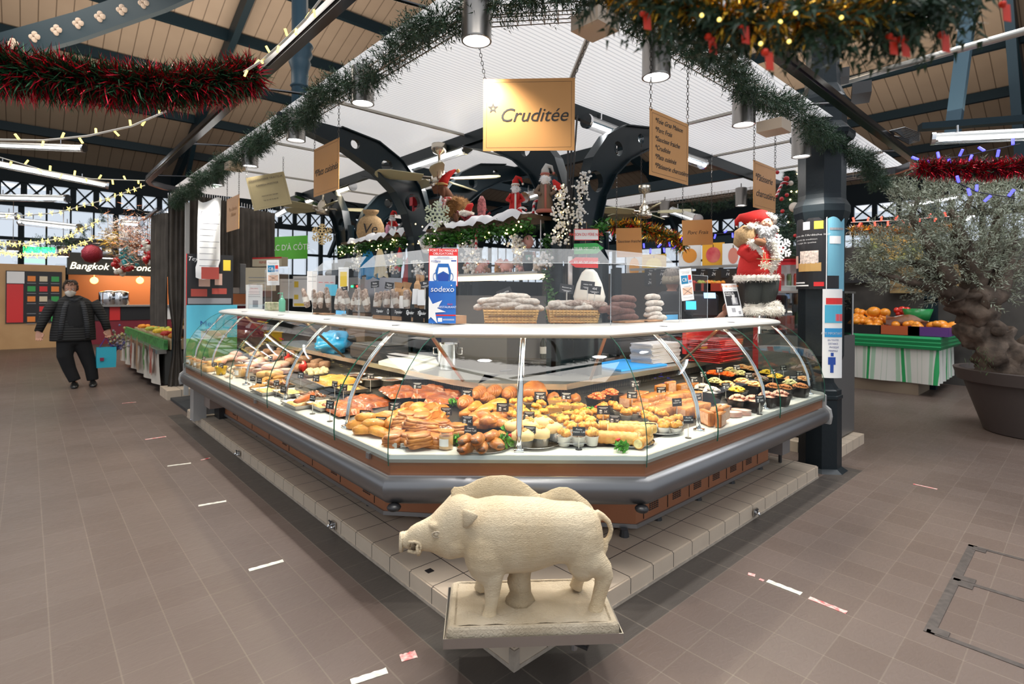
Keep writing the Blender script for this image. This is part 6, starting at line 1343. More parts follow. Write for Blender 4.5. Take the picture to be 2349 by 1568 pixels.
def big_santa():
 o0=at(1738,727,z=CZ); o0=Vector((o0.x,o0.y,CZ)); t=thing('santa_figure','large standing Santa figure in a red fur-trimmed coat on the right end of the counter','figure',o0)
 vd=(CAM-o0); vd.z=0; vd.normalize(); rt=Vector((-vd.y,vd.x,0)); rt=-rt if rt.dot(RT)<0 else rt
 k=(o0-CAM).dot(FW)/F
 def P(cx,cy,y=0): # from the crop grid of the figure: x right, z up
  px=1300+cx/3.915; py=380+cy/3.915; return o0+rt*((px-1738)*k)+vd*y+UP*((727-py)*k)
 rnd=random.Random(9); m=3.915
 for cx,cy,lean in ((1690,1300,-30),(1830,1295,30)):
  b=B(); b.ball(P(cx,cy,.03),(.07,.09,.05)); fur(b,P(cx,cy,.03),(.075,.09,.05),420,.03,rnd); b.ball(P(cx,cy-50,0),(.065,.065,.04)); fur(b,P(cx,cy-50,0),(.065,.07,.035),300,.028,rnd); b.obj('fur_boot',furw,t)
 b=B(); b.tube([P(1700,1030),P(1690,1130),P(1675,1240)],[.10,.085,.068],16); b.tube([P(1800,1030),P(1800,1130),P(1785,1225)],[.09,.08,.06],16); b.obj('trousers',darkc,t,True)
 b=B(); b.rings([sring(P(cx,cy),rt,vd,rw,rd,22) for cx,cy,rw,rd in ((1700,1010,.165,.14),(1700,940,.16,.14),(1700,850,.145,.13),(1705,760,.125,.12),(1720,680,.11,.10),(1745,620,.08,.08))]); b.obj('coat',redc,t,True)
 b=B();
 for i in range(26):
  a=2*PI*i/26; c=P(1700,1010)+rt*.165*math.cos(a)+vd*.14*math.sin(a); b.ball(c,(.028,.028,.03),6,4); fur(b,c,(.028,.028,.032),30,.022,rnd)
 b.obj('hem_fur',furw,t)
 b=B()
 for i in range(14):
  c=P(lerp(1820,1855,math.sin(i*.3)),lerp(690,1000,i/13),.075); b.ball(c,(.034,.026,.03),6,4); fur(b,c,(.034,.03,.03),46,.026,rnd)
 b.obj('front_fur',furw,t)
 b=B(); b.tube([P(1640,680,.02),P(1600,780,.06),P(1650,830,.10),P(1720,790,.15)],[.055,.06,.05,.04],14); b.obj('sleeve',redc,t,True)
 b=B()
 for i in range(6): c=P(1665+i*13,700+i*18,.14); b.ball(c,(.03,.03,.03),6,4); fur(b,c,(.032,.032,.032),60,.024,rnd)
 b.obj('cuff_fur',furw,t)
 b=B(); b.tube([P(1695,690,.15),P(1740,705,.17),P(1775,715,.17)],[.028,.034,.02],10); b.ball(P(1760,685,.17),(.014,.014,.022)); b.obj('mitten',brownc,t,True)
 b=B(); b.ball(P(1775,525,.02),(.062,.062,.068)); b.ball(P(1782,528,.085),(.013,.013,.011)); b.ball(P(1760,535,.07),(.018,.012,.014)); b.ball(P(1806,538,.066),(.018,.012,.014)); b.obj('head',skinm,t,True)
 b=B()
 for x in (1765,1797): b.ball(P(x,513,.077),(.006,.005,.006),8,6)
 b.obj('eye',black,t,True)
 b=B(); rr=Vector((.05,.04,.05))
 for cx,cy,r in ((1775,592,.040),(1780,630,.055),(1755,615,.045),(1805,615,.045),(1780,675,.05),(1800,725,.036),(1770,700,.04),(1815,680,.038),(1745,655,.038),(1722,570,.030),(1838,572,.026)):
  b.ball(P(cx,cy,.06),(r,r*.7,r),8,6); fur(b,P(cx,cy,.065),(r,r*.7,r),300,.035,rnd,1,1.4)
 b.obj('beard',beardm,t)
 b=B();
 for i in range(12): c=P(1715+130*i/11,470-24*math.sin(PI*i/11)+ (0 if i<9 else 14),.045); b.ball(c,(.020,.020,.020),6,4); fur(b,c,(.021,.021,.021),50,.015,rnd)
 for i in range(5): c=P(1708-6*i,490+22*i,.045); b.ball(c,(.02,.02,.024),6,4); fur(b,c,(.022,.022,.022),40,.02,rnd)
 b.obj('hat_fur',furw,t)
 b=B(); b.tube([P(1785,490,0),P(1745,465,.01),P(1680,470,.0),P(1610,470,.0),P(1565,460,0),P(1535,490,0),P(1535,530,0)],[.062,.075,.07,.055,.035,.022,.012],14); b.obj('hat',redc,t,True)
 b=B(); b.ball(P(1538,538,0),(.012,.012,.012)); b.obj('hat_bell',chrome,t,True)
 b=B(); b.tube([P(1690,560,.0),P(1640,600,.03),P(1590,650,.03),P(1530,715,.02)],[.03,.085,.10,.03],14); b.tube([P(1660,575,.03),P(1630,545,.03),P(1620,560,.03)],[.045,.05,.02],10); b.obj('sack',burlap,t,True)
 b=B();
 for i in range(14): b.ball(P(1625+rnd.uniform(-30,25),590+rnd.uniform(-25,25),.09),.012,6,4)
 b.obj('pinecones',mat('pinecone_brown',(.12,.05,.02),.8),t)
 b=B(); b.ball(P(1650,550,.10),(.03,.03,.028)); fur(b,P(1650,555,.1),(.03,.03,.03),80,.02,rnd); b.obj('upper_mitten',furw,t)
 b=B(); b.tube([P(1655,830,.13),P(1740,850,.15),P(1830,850,.12),P(1890,850,.09)],.005,5); b.tube([P(1755,790,.18),P(1750,850,.18),P(1745,890,.18)],.004,4); b.tube([P(1765,790,.18),P(1775,850,.18),P(1790,880,.18)],.004,4); b.obj('rope_belt',mat('straw_rope',(.55,.38,.18),.8),t)
 for cx,cy in ((1755,905),(1785,912)):
  b=B(); c=P(cx,cy,.19)
  for j in range(6): a=j*PI/3; u=rt*math.cos(a)+UP*math.sin(a); b.tube([c,c+u*.034],.0045,5); b.ball(c+u*.034,.007,5,4); b.ball(c+u*.02+(rt*-math.sin(a)+UP*math.cos(a))*.01,.006,5,4)
  b.obj('felt_flake',mat('cream_felt',(.75,.68,.52),.8),t)
 return t
big_santa()
def small_santa(label,c,h,coat=redc,hatm=redc,trim=furw):
 t=thing('santa_doll',label,'figure',c); c=Vector(c); rnd=random.Random(int(h*1000)); u=-FW
 b=B(); b.lathe([(h*.14,0),(h*.17,h*.05),(h*.13,h*.35),(h*.10,h*.58),(h*.04,h*.66)],c,16); b.obj('coat',coat,t,True)
 b=B(); b.lathe([(h*.15,h*.0),(h*.185,h*.02),(h*.18,h*.07),(h*.15,h*.08)],c,16); b.tube([c+u*h*.165+UP*h*.08,c+u*h*.135+UP*h*.35,c+u*h*.11+UP*h*.55],h*.025,6); b.obj('trim',trim,t,True)
 for s_ in (-1,1):
  b=B(); b.tube([c+RT*s_*h*.10+UP*h*.55,c+RT*s_*h*.19+UP*h*.42+u*h*.03,c+RT*s_*h*.10+UP*h*.36+u*h*.14],[h*.045,h*.045,h*.035],8); b.obj('sleeve',coat,t,True)
 b=B(); b.ball(c+UP*h*.73,(h*.085,h*.085,h*.09)); b.ball(c+UP*h*.73+u*h*.09,h*.02,6,4); b.obj('head',skinm,t,True)
 b=B(); b.ball(c+UP*h*.65+u*h*.05,(h*.10,h*.075,h*.11)); fur(b,c+UP*h*.65+u*h*.05,(h*.10,h*.08,h*.11),160,h*.06,rnd,1,1); b.obj('beard',beardm,t)
 b=B(); b.tube([c+UP*h*.76,c+UP*h*.86,c+UP*h*.95+RT*h*.03,c+UP*h*.93+RT*h*.12,c+UP*h*.80+RT*h*.17],[h*.09,h*.08,h*.055,h*.035,h*.015],10); b.obj('hat',hatm,t,True)
 b=B(); b.lathe([(h*.09,h*.76),(h*.105,h*.775),(h*.09,h*.80)],c,14); b.ball(c+UP*h*.80+RT*h*.17,h*.03,6,5); b.obj('hat_trim',trim,t,True)
 return t
p=sh(1182,500); small_santa('red-robed Santa doll with a long white beard on the ivy shelf',(p.x,p.y,2.155),.36)
p=sh(1250,490); small_santa('Santa doll in a grey-brown robe at the right end of the ivy shelf',(p.x,p.y,2.155),.40,mat('taupe_robe',(.20,.14,.10),.9),mat('grey_hat',(.5,.5,.48),.9),mat('pink_knit',(.45,.15,.12),.9))
p=sh(900,540); small_santa('small Santa doll in a metal cup on the left upper shelf',(p.x,p.y,2.155),.30)
p=at(1278,425,d=3.95); b=B(); rnd=random.Random(1); b.tube([p-UP*.03,p,p+UP*.04-RT*.03],[.03,.03,.01],8); tag(b.obj('red_cap_ornament',redc,None,True),'small red and grey ornament hung on the central iron tree','ornament')
p=sh(1040,520); p.z=2.15; t=thing('plush_sheep','brown fluffy plush sheep in a red Santa hat at the left of the ivy shelf','plush toy',p); rnd=random.Random(4)
brf=mat('brown_plush',(.25,.12,.035),.95,var=.4,vs=30); bface=mat('brown_face',(.12,.045,.02),.9)
def q(x,z,y=0): return p+RT*x+UP*z-FW*y
b=B(); b.tube([q(.08,.14),q(.03,.20),q(-.03,.24)],[.10,.115,.08],14); fur(b,q(.04,.18),(.13,.10,.115),1400,.035,rnd); b.obj('body',brf,t)
b=B(); b.tube([q(-.03,.24),q(-.07,.33),q(-.12,.38)],[.06,.05,.055],12); b.tube([q(-.10,.39),q(-.17,.37),q(-.20,.36)],[.05,.045,.035],12); b.ball(q(-.09,.33,.05),(.02,.015,.05)); b.obj('head',bface,t,True)
b=B(); b.tube([q(-.11,.41),q(-.08,.48),q(-.03,.53),q(.02,.56)],[.05,.04,.025,.012],10); b.obj('hat',redc,t,True)
b=B(); b.lathe([(.05,-.01),(.062,0),(.05,.015)],q(-.115,.415),14); fur(b,q(-.115,.415),(.06,.06,.015),120,.015,rnd); b.ball(q(.04,.55),.02,8,6); b.obj('hat_trim',mat('tan_fur',(.45,.28,.10),.9),t)
b=B(); b.ball(q(-.19,.41,.03),.012,8,6); b.obj('eye',wht,t,True)
for x in (.02,.07):
 b=B(); b.tube([q(x,.10,.02),q(x,.02,.03)],.014,8); b.ball(q(x,.012,.045),(.025,.03,.014)); b.obj('leg',bface,t,True)
b=B(); b.tube([q(.03,.12,.1),q(.04,.05,.11)],[.025,.018],8); b.obj('arm',bface,t,True)
b=B(); b.lathe([(.058,-.02),(.066,-.01),(.066,.01),(.058,.02)],q(-.05,.27),12); b.tube([q(-.07,.26,.06),q(-.08,.18,.08)],[.018,.02],6); b.obj('scarf',mat('candy_stripe_knit',(.55,.05,.05),.9,col2=(.75,.6,.55),vs=40,var=.6),t,True)
p=sh(1085,520); p.z=2.155; t=thing('toy_sleigh','small dark red sleigh with white trim on the ivy shelf','ornament',p)
b=B(); b.tube([q_ for q_ in (p-RT*.13+UP*.10,p-RT*.06+UP*.03,p+RT*.02+UP*.01,p+RT*.10+UP*.06,p+RT*.16+UP*.11)],.012,6); b.tube([p-RT*.15+UP*.12,p+RT*.0+UP*.05,p+RT*.13+UP*.14],.010,6); b.box(p+UP*.06,(.10,.14,.03)); b.obj('sleigh_body',mat('dark_red_wood',(.22,.01,.015),.5),t)
b=B(); fur(b,p-RT*.06+UP*.10,(.07,.05,.03),260,.02,random.Random(1)); b.ball(p-RT*.06+UP*.10,(.07,.05,.03)); b.obj('sleigh_fleece',furw,t)
b=B(); b.tube([p-RT*.06+UP*.10,p-RT*.03+UP*.17,p+RT*.0+UP*.19],[.035,.03,.012],8); b.obj('toy_hat',redc,t,True)
b=B(); c=sh(1105,475); b.lathe([(.01,-.11),(.035,-.07),(.042,0),(.035,.06),(.012,.10)],c,14); tag(b.obj('pinecone_ornament',mat('pink_pinecone',(.42,.12,.12),.7,bump=1,bs=60,var=.5,vs=50),None,True),'upright dusky pink pinecone ornament behind the sleigh','ornament')
def cane(label,A,C,r=.012):
 A,C=Vector(A),Vector(C); b=B(); d=(C-A); pts=[A+d*i/8 for i in range(9)]+[C+UP*.02*math.sin(k*.6)*1.5+RT*.035*(1-math.cos(k*.6)) for k in range(1,6)]
 m=mat('cane_stripes',(.75,.72,.70),.4); nt=m.node_tree
 if 'w' not in nt.nodes:
  w=nt.nodes.new('ShaderNodeTexWave'); w.name='w'; w.inputs['Scale'].default_value=14; w.bands_direction='DIAGONAL'; r_=nt.nodes.new('ShaderNodeValToRGB'); r_.color_ramp.interpolation='CONSTANT'; r_.color_ramp.elements[0].color=(.55,.01,.02,1); r_.color_ramp.elements[1].position=.5; r_.color_ramp.elements[1].color=(.8,.78,.76,1)
  tc=nt.nodes.new('ShaderNodeTexCoord'); nt.links.new(tc.outputs['Object'],w.inputs[0]); nt.links.new(w.outputs['Fac'],r_.inputs[0]); nt.links.new(r_.outputs[0],nt.nodes['Principled BSDF'].inputs['Base Color'])
 b.tube(pts,r,8); tag(b.obj('candy_cane',m,None,True),label,'candy cane')
cane('red and white candy cane at the right of the ivy shelf',sh(1222,500),sh(1225,468)); cane('red and white candy cane hanging under the sleigh',sh(1092,572,1.43),sh(1092,540,1.43)); cane('striped candy cane hooked on the Christmas tree',at(1780,452,d=5.4),at(1792,425,d=5.4),.014)
cane('curled candy cane held by the red-robed Santa doll',sh(1188,497,1.5),sh(1188,484,1.5),.009)
p=sh(850,545); p.z=2.15; b=B(); b.rings([sring(p+UP*z,RT,FW,r,r*.7,18) for z,r in ((0,.14),(.08,.17),(.18,.16),(.26,.12),(.30,.06),(.33,.09),(.36,.10))]); t=thing('burlap_sack','brown burlap sack with black writing at the left end of the upper shelf','sack',p); b.obj('sack_body',burlap,t,True)
b=B(); add_text(b,face_matrix(p-FW*.125+UP*.12,-FW),'Ve',.17,.02,0,shear=.2,off=.002); b.obj('lettering',blk,t)
p=sh(900,552,1.52); b=B(); b.lathe([(.035,0),(.045,.09),(.047,.09),(.04,.085),(.032,.005)],(p.x,p.y,2.155),16,cap=(1,0)); tag(b.obj('metal_cup',chrome,None,True),'small metal cup in front of the small Santa doll','cup')
for k,(px,py) in enumerate(((908,544),(917,538),(920,546),(928,541),(911,552))):
 b=B(); b.ball((0,0,0),.03,14,10); o=b.obj('red_bauble',mat('red_gloss_bauble',(.55,.005,.01),.12,coat=.8),None,True); o.location=sh(px,py,1.5); o.location.z=max(o.location.z,2.17); tag(o,'glossy red bauble beside the metal cup, %s from the left'%ORD[k],'bauble','red baubles by the cup')
def pig_parts(b):
 b.ball((0,0,.035),(.042,.030,.032)); b.ball((-.040,0,.058),(.024,.023,.022)); b.tube([(-.058,0,.054),(-.070,0,.052)],.010,8); b.tube([(.03,0,.04),(.045,.004,.05),(.05,-.004,.056)],.003,4)
 for x,y in ((-.022,-.016),(-.022,.016),(.024,-.016),(.024,.016)): b.tube([(x,y,.022),(x,y,0)],.009,6)
 for s_ in (-1,1): b.add([(-.036,s_*.010,.075),(-.030,s_*.024,.088),(-.044,s_*.020,.072)],[(0,1,2)])
pigm={'white':mat('white_glaze_pig',(.78,.72,.62),.25,coat=.6),'pink':mat('pink_pig',(.78,.42,.38),.35,coat=.4),'gold':mat('gold_pig',(.60,.30,.08),.35,coat=.4),'brown':mat('brown_pig',(.30,.14,.07),.6)}
PP={}
for k in pigm:
 t=thing('pig_figurine','x','figurine'); b=B(); pig_parts(b); b.obj('pig_body',pigm[k],t,True); b=B(); b.ball((-.055,-.012,.066),.003,5,4); b.ball((-.055,.012,.066),.003,5,4); b.obj('eyes',black,t); PP[k]=Proto(t)
PG=[(1050,631,'gold',.6,'tiny tan'),(1060,632,'brown',.7,'small brown'),(1072,631,'pink',.6,'tiny pink'),(1086,629,'white',.7,'small white'),(1100,628,'pink',1.25,'plump pink'),(1118,629,'pink',1.3,'cuddling pink'),(1092,618,'white',.9,'back-row white'),(1135,629,'brown',.7,'chestnut'),(1147,630,'gold',.7,'honey gold'),(1156,629,'gold',.8,'bright gold'),(1166,626,'white',1.2,'shiny white'),(1178,624,'pink',1.4,'tall-necked pink'),(1196,625,'white',1.3,'second shiny white'),(1212,623,'pink',.7,'little rosy'),(1240,618,'gold',.9,'pale ochre'),(1250,617,'white',1.3,'large patched white'),(1262,617,'gold',.7,'russet')]
for k,(px,py,c_,s_,l) in enumerate(PG):
 p=sh(px,py); PP[c_].put((SHX-.03-(.05 if k%2 else -.02),p.y,1.697),random.uniform(-.5,2.4)-.6,s_,'%s pig figurine on the pale shelf, %s from the left'%(l,ORD[k]),'pig figurines on the shelf')
for k,(px,py,s_) in enumerate(((1066,594,.05),(1008,0,0),(1105,590,.04),(1190,588,.04))):
 if not s_: continue
 p=sh(px,py); b=B(); b.ball((0,0,0),(s_*.8,s_*.8,s_),10,8); b.ball((0,0,s_*1.2),s_*.55,8,6); b.ball((s_*.4,0,s_*1.7),s_*.22,6,4); b.ball((-s_*.4,0,s_*1.7),s_*.22,6,4); o=b.obj('plush_bear',mat('tan_plush',(.45,.28,.14),.9),None,True); o.location=(SHX+.03,p.y,1.72+s_); tag(o,'small tan plush bear behind the pig figurines, %s one'%('left','','middle','right')[k],'plush toy')
p=sh(1222,585); t=thing('standing_pig_doll','tall standing pink pig doll in a dark apron on the pale shelf','figure',(SHX,p.y,1.697)); c=Vector((SHX-.05,p.y,1.697))
b=B(); b.tube([c,c+UP*.08,c+UP*.16],[.03,.05,.035],12); b.obj('apron_body',mat('navy_cloth',(.02,.03,.05),.8),t,True); b=B(); b.ball(c+UP*.24,(.045,.045,.055)); b.tube([c+UP*.235-RT*.04,c+UP*.23-RT*.065],.018,8); b.tube([c+UP*.16+RT*.04,c+UP*.11+RT*.05],.014,6); b.tube([c+UP*.02,c-UP*.0],.02,6); b.obj('pig_head',pigm['pink'],t,True); b=B(); b.box(c+UP*.11-FW*.048,(.02,.05,.04)); b.obj('apron_badge',mat('teal_badge',(.05,.3,.3),.6),t)
for k,(px,py) in enumerate(((1076,606),(1122,602),(1165,600))):
 b=B(); b.ball((0,0,0),.022,12,8); o=b.obj('red_bauble',mat('red_gloss_bauble',(.55,.005,.01),.12,coat=.8),None,True); p=sh(px,py); o.location=(SHX-.02,p.y,p.z); b=B(); tag(o,'small red bauble among the pig figurines, %s from the left'%ORD[k],'bauble','red baubles on the pig shelf')
def wsign(label,c,w,h,m_,tx,tm,arrow=0,border=None):
 M=face_matrix(c,(-.6,-.8,0))@Matrix.Rotation(.03*arrow+.02,4,'Z'); t=thing('wooden_sign',label,'sign',c); b=B()
 P=[(-w/2,-h/2),(w/2,-h/2),(w/2,h/2),(-w/2,h/2)]
 if arrow<0: P=[(-w/2,-h/2),(w/2,-h/2),(w/2,h/2),(-w/2,h/2),(-w/2-.05,0)]
 if arrow>0: P=[(-w/2,-h/2),(w/2,-h/2),(w/2+.05,0),(w/2,h/2),(-w/2,h/2)]
 b.prism(P,-.004,.004,M=M); b.obj('sign_board',m_,t)
 if border: b=B(); e=.005; rect(b,M,-w/2,-h/2,w/2,-h/2+e,off=.0045); rect(b,M,-w/2,h/2-e,w/2,h/2,off=.0045); rect(b,M,-w/2,-h/2,-w/2+e,h/2,off=.0045); rect(b,M,w/2-e,-h/2,w/2,h/2,off=.0045); b.obj('border',border,t)
 b=B(); add_text(b,M,tx,h*.36,0,0,off=.0048,sx=.8); b.obj('lettering',tm,t)
 b=B(); b.tube([Vector(c)+UP*h/2,Vector(c)+UP*(h/2+.05)],.0015,4); b.obj('cord',burlap,t)
wsign('white wooden sign lettered Maison du Père Noël beside the iron tree',at(1345,538,d=3.85),.182,.082,wht,'MAISON DU PÈRE NOËL',red,0,red)
wsign('green wooden arrow sign below the white one',at(1343,570,d=3.85),.168,.076,grn,'ATELIER DES LUTINS',wht,1)
wsign('red wooden arrow sign lettered Relais des Rennes',at(1346,602,d=3.85),.165,.074,red,'RELAIS DES RENNES',wht,-1)
b=B(); b.rings([sring(at(1352,y_,d=3.8),RT,FW,r_,.05,14) for y_,r_ in ((700,.10),(680,.115),(650,.09),(625,.055),(618,.03))]); tag(b.obj('paper_bag',mat('crumpled_white_paper',(.78,.76,.68),.7,bump=.8,bs=9),None,True),'crumpled white paper bag standing behind the second basket','paper bag')
b=B(); b.tube([at(1308,588,d=3.9),at(1308,655,d=3.9)],.017,10); tag(b.obj('white_tube_lamp',wht,None,True),'slim white tube hanging beside the central iron tree','tube')
apb=mat('blue_cloth',(.01,.22,.48),.8,bump=.5,bs=20)
def hangcloth(name,label,px0,px1,py0,py1,x,m_):
 b=B(); rs=[]
 for j in range(10):
  f=j/9; pyy=lerp(py0,py1,f); sp=.25+.75*f**.6; c=(px0+px1)/2; rs.append([at(c+(lerp(px0,px1,i/16)-c)*sp,pyy+6*math.sin(i*.9)*f,x=x)+Vector((.03*math.sin(i*1.3)*f,0,0)) for i in range(17)])
 b.rings(rs,0,(0,0),False); tag(b.obj(name,m_,None,True),label,'cloth')
hangcloth('blue_apron','bright blue cloth apron hanging behind the left screen',822,866,572,636,1.45,apb)
hangcloth('cream_cloth','cream knitted cloth hanging beside the blue apron',857,886,570,632,1.42,mat('cream_knit',(.66,.58,.40),.9,bump=.6,bs=60))
hangcloth('red_stocking','dark red Christmas stocking with white cuff hanging above the dry sausages',922,962,585,652,1.5,mat('dark_red_cloth',(.42,.02,.02),.85,bump=.5,bs=15))
p=at(917,602,x=1.4); t=thing('elf_doll','small elf doll with a red hat and green jumper sitting above the crates','figure',p); b=B(); b.ball(p+UP*.0,(.035,.035,.05)); b.obj('jumper',mat('green_knit',(.02,.25,.05),.9),t,True); b=B(); b.ball(p+UP*.075,(.03,.03,.032)); b.ball(p+UP*.072-RT*.03,.012,6,4); b.obj('head',mat('orange_face',(.80,.22,.12),.5),t,True); b=B(); b.tube([p+UP*.09,p+UP*.13,p+UP*.17],[.03,.015,.005],8); b.tube([p-UP*.03,p-UP*.06-RT*.05],.014,6); b.tube([p-UP*.03,p-UP*.09],.014,6); b.obj('hat_and_legs',redc,t,True)
b=B(); b.lathe([(.03,0),(.035,.05),(.028,.09),(.036,.11),(.02,.15),(.0,.16)],sh(890,548,1.5),14); tag(b.obj('pig_tin',mat('pink_tin',(.75,.32,.42),.4),None,True),'small pink pig-faced tin in a red hat on the left upper shelf','ornament')
p=sh(948,520,1.62); t=thing('red_lantern_post','thin red toy lamp post with a red sign on the left upper shelf','ornament',(p.x,p.y,2.155)); b=B(); b.tube([(p.x,p.y,2.14),(p.x,p.y,2.46)],.012,8); b.box((p.x,p.y,2.50),(.06,.06,.09)); b.obj('post',mat('red_paint',(.5,.02,.03),.4),t); b=B(); b.box((p.x-.01,p.y-.12,2.33),(.01,.16,.2)); b.obj('sign_panel',mat('dark_red_paint',(.28,.015,.02),.5),t)
b=B(); b.box((1.75,4.75,1.50),(.5,1.0,.42)); t=thing('steel_wall_fridge','brushed steel cupboard with a red and green display behind the left wing','fridge',(1.75,4.75,0)); b.obj('fridge_top',mat('satin_steel',(.52,.54,.57),.28,.85),t); b=B(); b.box((1.75,4.75,.64),(.48,.98,1.28)); b.obj('fridge_base',mat('brown_cabinet',(.16,.10,.07),.6),t)
b=B(); b.box((1.495,4.45,1.60),(.01,.14,.05)); b.obj('display_panel',blk,t); b=B(); b.ball((1.487,4.42,1.60),.013,6,4); b.obj('red_led',mat('led_red',(1,0,0),.5,emit=(1,.03,.02),es=6),t); b=B(); b.ball((1.487,4.56,1.60),.013,6,4); b.obj('green_led',mat('led_green',(0,1,0),.5,emit=(.02,1,.2),es=5),t)
b=B(); b.box((1.9,3.0,.75),(.5,2.2,1.5)); tag(b.obj('dark_cupboard',mat('grey_brown_cupboard',(.12,.11,.10),.5)),'grey-brown cupboard standing behind the dry sausage crates','cupboard')
b=B(); b.box((1.95,5.6,1.69),(.5,1.0,.02));
for i in range(14): b.box((1.95,5.15+.07*i,1.73),(.5,.008,.08))
tag(b.obj('wire_rack',black),'black wire rack on top of the steel cupboard','rack')
for k in range(4): b=B(); b.tube([(1.75+.02*k,5.1,1.80+.03*(k%2)),(1.8+.02*k,6.0,1.80+.03*(k%2))],.04,8); tag(b.obj('paper_roll',paper,None,True),'white paper roll on the wire rack, %s from the front'%ORD[k],'paper roll','paper rolls on the rack')
q=at(657,568,x=2.1); flat('shop_banner','bright green banner lettered Porc d\'à Côté behind the left wing',q,1.0,.42,(-.9,-.42,0),mat('banner_green',(.10,.48,.03),.4),[("PORC D'À CÔTÉ",.0,0,.15,'CENTER',wht)],[],cat='banner')
# left aisle
cur=mat('grey_brown_curtain',(.085,.072,.060),.85,var=.2,vs=5)
def curtain(label,A,C,z0,z1,folds,tie=None,m_=cur,amp=.05):
 A,C=Vector(A),Vector(C); A.z=C.z=0; d=(C-A); n=Vector((-d.y,d.x,0)).normalized(); rs=[]
 N=folds*6
 for j in range(13):
  z=lerp(z1,z0,j/12); k=1
  if tie: k=1-.62*math.exp(-((z-tie)/.45)**2)
  rs.append([A+d*(.5+(i/N-.5)*k)+n*amp*math.sin(i*2*PI/6+.5*math.sin(j*.5))*(.6+.4*math.sin(i*1.7))+UP*z for i in range(N+1)])
 b=B(); b.rings(rs,0,(0,0),False); t=thing('stall_curtain',label,'curtain',(A+C)/2); b.obj('drape',m_,t,True)
 h=B();
 for i in range(folds*2): p=A+d*(i/(folds*2)); h.tube([p+UP*z1,p+UP*(z1+.07)],.006,4)
 h.obj('hooks',chrome,t)
 if tie: r=B(); r.tube([A+d*.30+n*.05+UP*tie,A+d*.5+n*.08+UP*tie,A+d*.7+n*.05+UP*(tie+.02),A+d*.5-n*.06+UP*tie],.008,5,loop=True); r.obj('tieback',chrome,t)
def zat(px,py,**k): return at(px,py,**k).z
curtain('tall grey-brown curtain tied with a chain left of the counter end',at(384,700,y=7.62),at(430,700,y=7.55),.12,zat(405,455,y=7.6),4,zat(410,783,y=7.6))
curtain('dark grey-brown curtain hanging over the fruit stall corner',at(347,600,y=8.3),at(384,600,y=7.7),1.0,zat(350,492,y=8.1),5)
curtain('wide grey-brown curtain on the back of the left wing, behind the hanging paper banner',at(436,600,y=7.65),at(532,600,y=7.9),1.4,zat(480,455,y=7.8),9)
curtain('grey-brown curtain behind the gilt sign',at(534,600,y=7.9),at(630,600,y=8.3),1.6,zat(580,480,y=8.1),8)
b=B(); b.tube([(-.05,7.5,zat(350,487,y=8)),(-.02,9.5,zat(350,487,y=8)),(.1,10.5,zat(350,487,y=8))],.03,6); tag(b.obj('curtain_rail',rail),'short polished rail carrying the curtain over the fruit stall','rail')
p=at(428,700,y=6.9); b=B(); b.box((p.x,p.y,(2.75+.1)/2),(.05,.05,2.65)); tag(b.obj('white_post',mat('pale_grey_post',(.45,.44,.42),.5)),'pale grey metal post at the left end of the counter','post')
p=at(405,800,y=7.45); b=B(); b.box((p.x+.04,p.y+.25,.85),(.10,.10,1.45)); tag(b.obj('dark_post',darksteel),'dark steel post beside the tied curtain','post')
q=at(482,642,y=5.72);
flat('ham_poster','black poster of cured hams at the left end of the counter',q,.50,.62,(-.15,-.99,0),blk,[('Teyssier',-.12,.25,.07,'CENTER',wht,.3)],[(-.25,-.31,-.243,.31,red),(-.23,-.29,.23,-.22,gry),(-.2,-.2,-.03,-.11,mat('ham_red',(.45,.07,.05),.5)),(.02,-.17,.18,-.1,mat('ham_red',(.45,.07,.05),.5)),(-.12,-.08,.0,.08,mat('ham_pink',(.62,.40,.32),.5)),(.05,-.06,.13,.08,mat('ham_pink',(.62,.40,.32),.5)),(.14,.12,.22,.25,yel)])
q=at(487,765,y=5.70); flat('pig_poster','blue and green poster of a pig behind the far left end glass',q,.54,.70,(-.15,-.99,0),mat('sky_blue_print',(.10,.50,.68),.5),[('Mer',-.05,.12,.10,'CENTER',blue)],[(-.27,-.35,.27,-.05,mat('meadow_print',(.13,.32,.10),.5,var=.3)),(-.12,-.06,.16,.04,mat('pig_print',(.55,.50,.38),.6))])
t=thing('paper_banner','white curling paper banner lettered Le Bon hanging by the curtain end','banner',at(482,545,y=5.6))
b=B(); rs=[]
for j in range(16):
 py=458+178*j/15; rs.append([at(455+53*i/8-(4 if j>12 else 0),py+5*math.sin(i*.7),y=5.6)+Vector((0,.06*math.sin(i*.8+j*.15),0)) for i in range(9)])
b.rings(rs,0,(0,0),False); b.obj('banner_sheet',mat('banner_white',(.74,.74,.73),.6),t,True)
M=face_matrix(at(481,490,y=5.40),(-.3,-.95,0)); b=B(); add_text(b,M,'Le Bon',.07,0,0,shear=.3)
for k in range(8): rect(b,M,-.10,-.12-.07*k,.10-.03*(k%3),-.112-.07*k)
b.obj('lettering',gry,t)
b=B(); rect(b,M,-.08,-.76,.1,-.62,off=.002); b.obj('ham_print',mat('ham_red',(.45,.07,.05),.5),t)
q=at(612,600,x=1.3); flat('film_box','white and red roll box behind the left screen',q,.62,.14,(-.9,-.4,0),cr_,[('FILM ETIRABLE',0,-.01,.05,'CENTER',red)],[(-.31,.045,.31,.07,red)],cat='box',thick=.12)
b=B(); q=at(545,640,x=1.2); b.box(q,(.1,.6,.5),bev=.01); tag(b.obj('slicer_cabinet',mat('grey_machine',(.22,.22,.22),.4)),'grey kitchen machine behind the far left screen','machine')
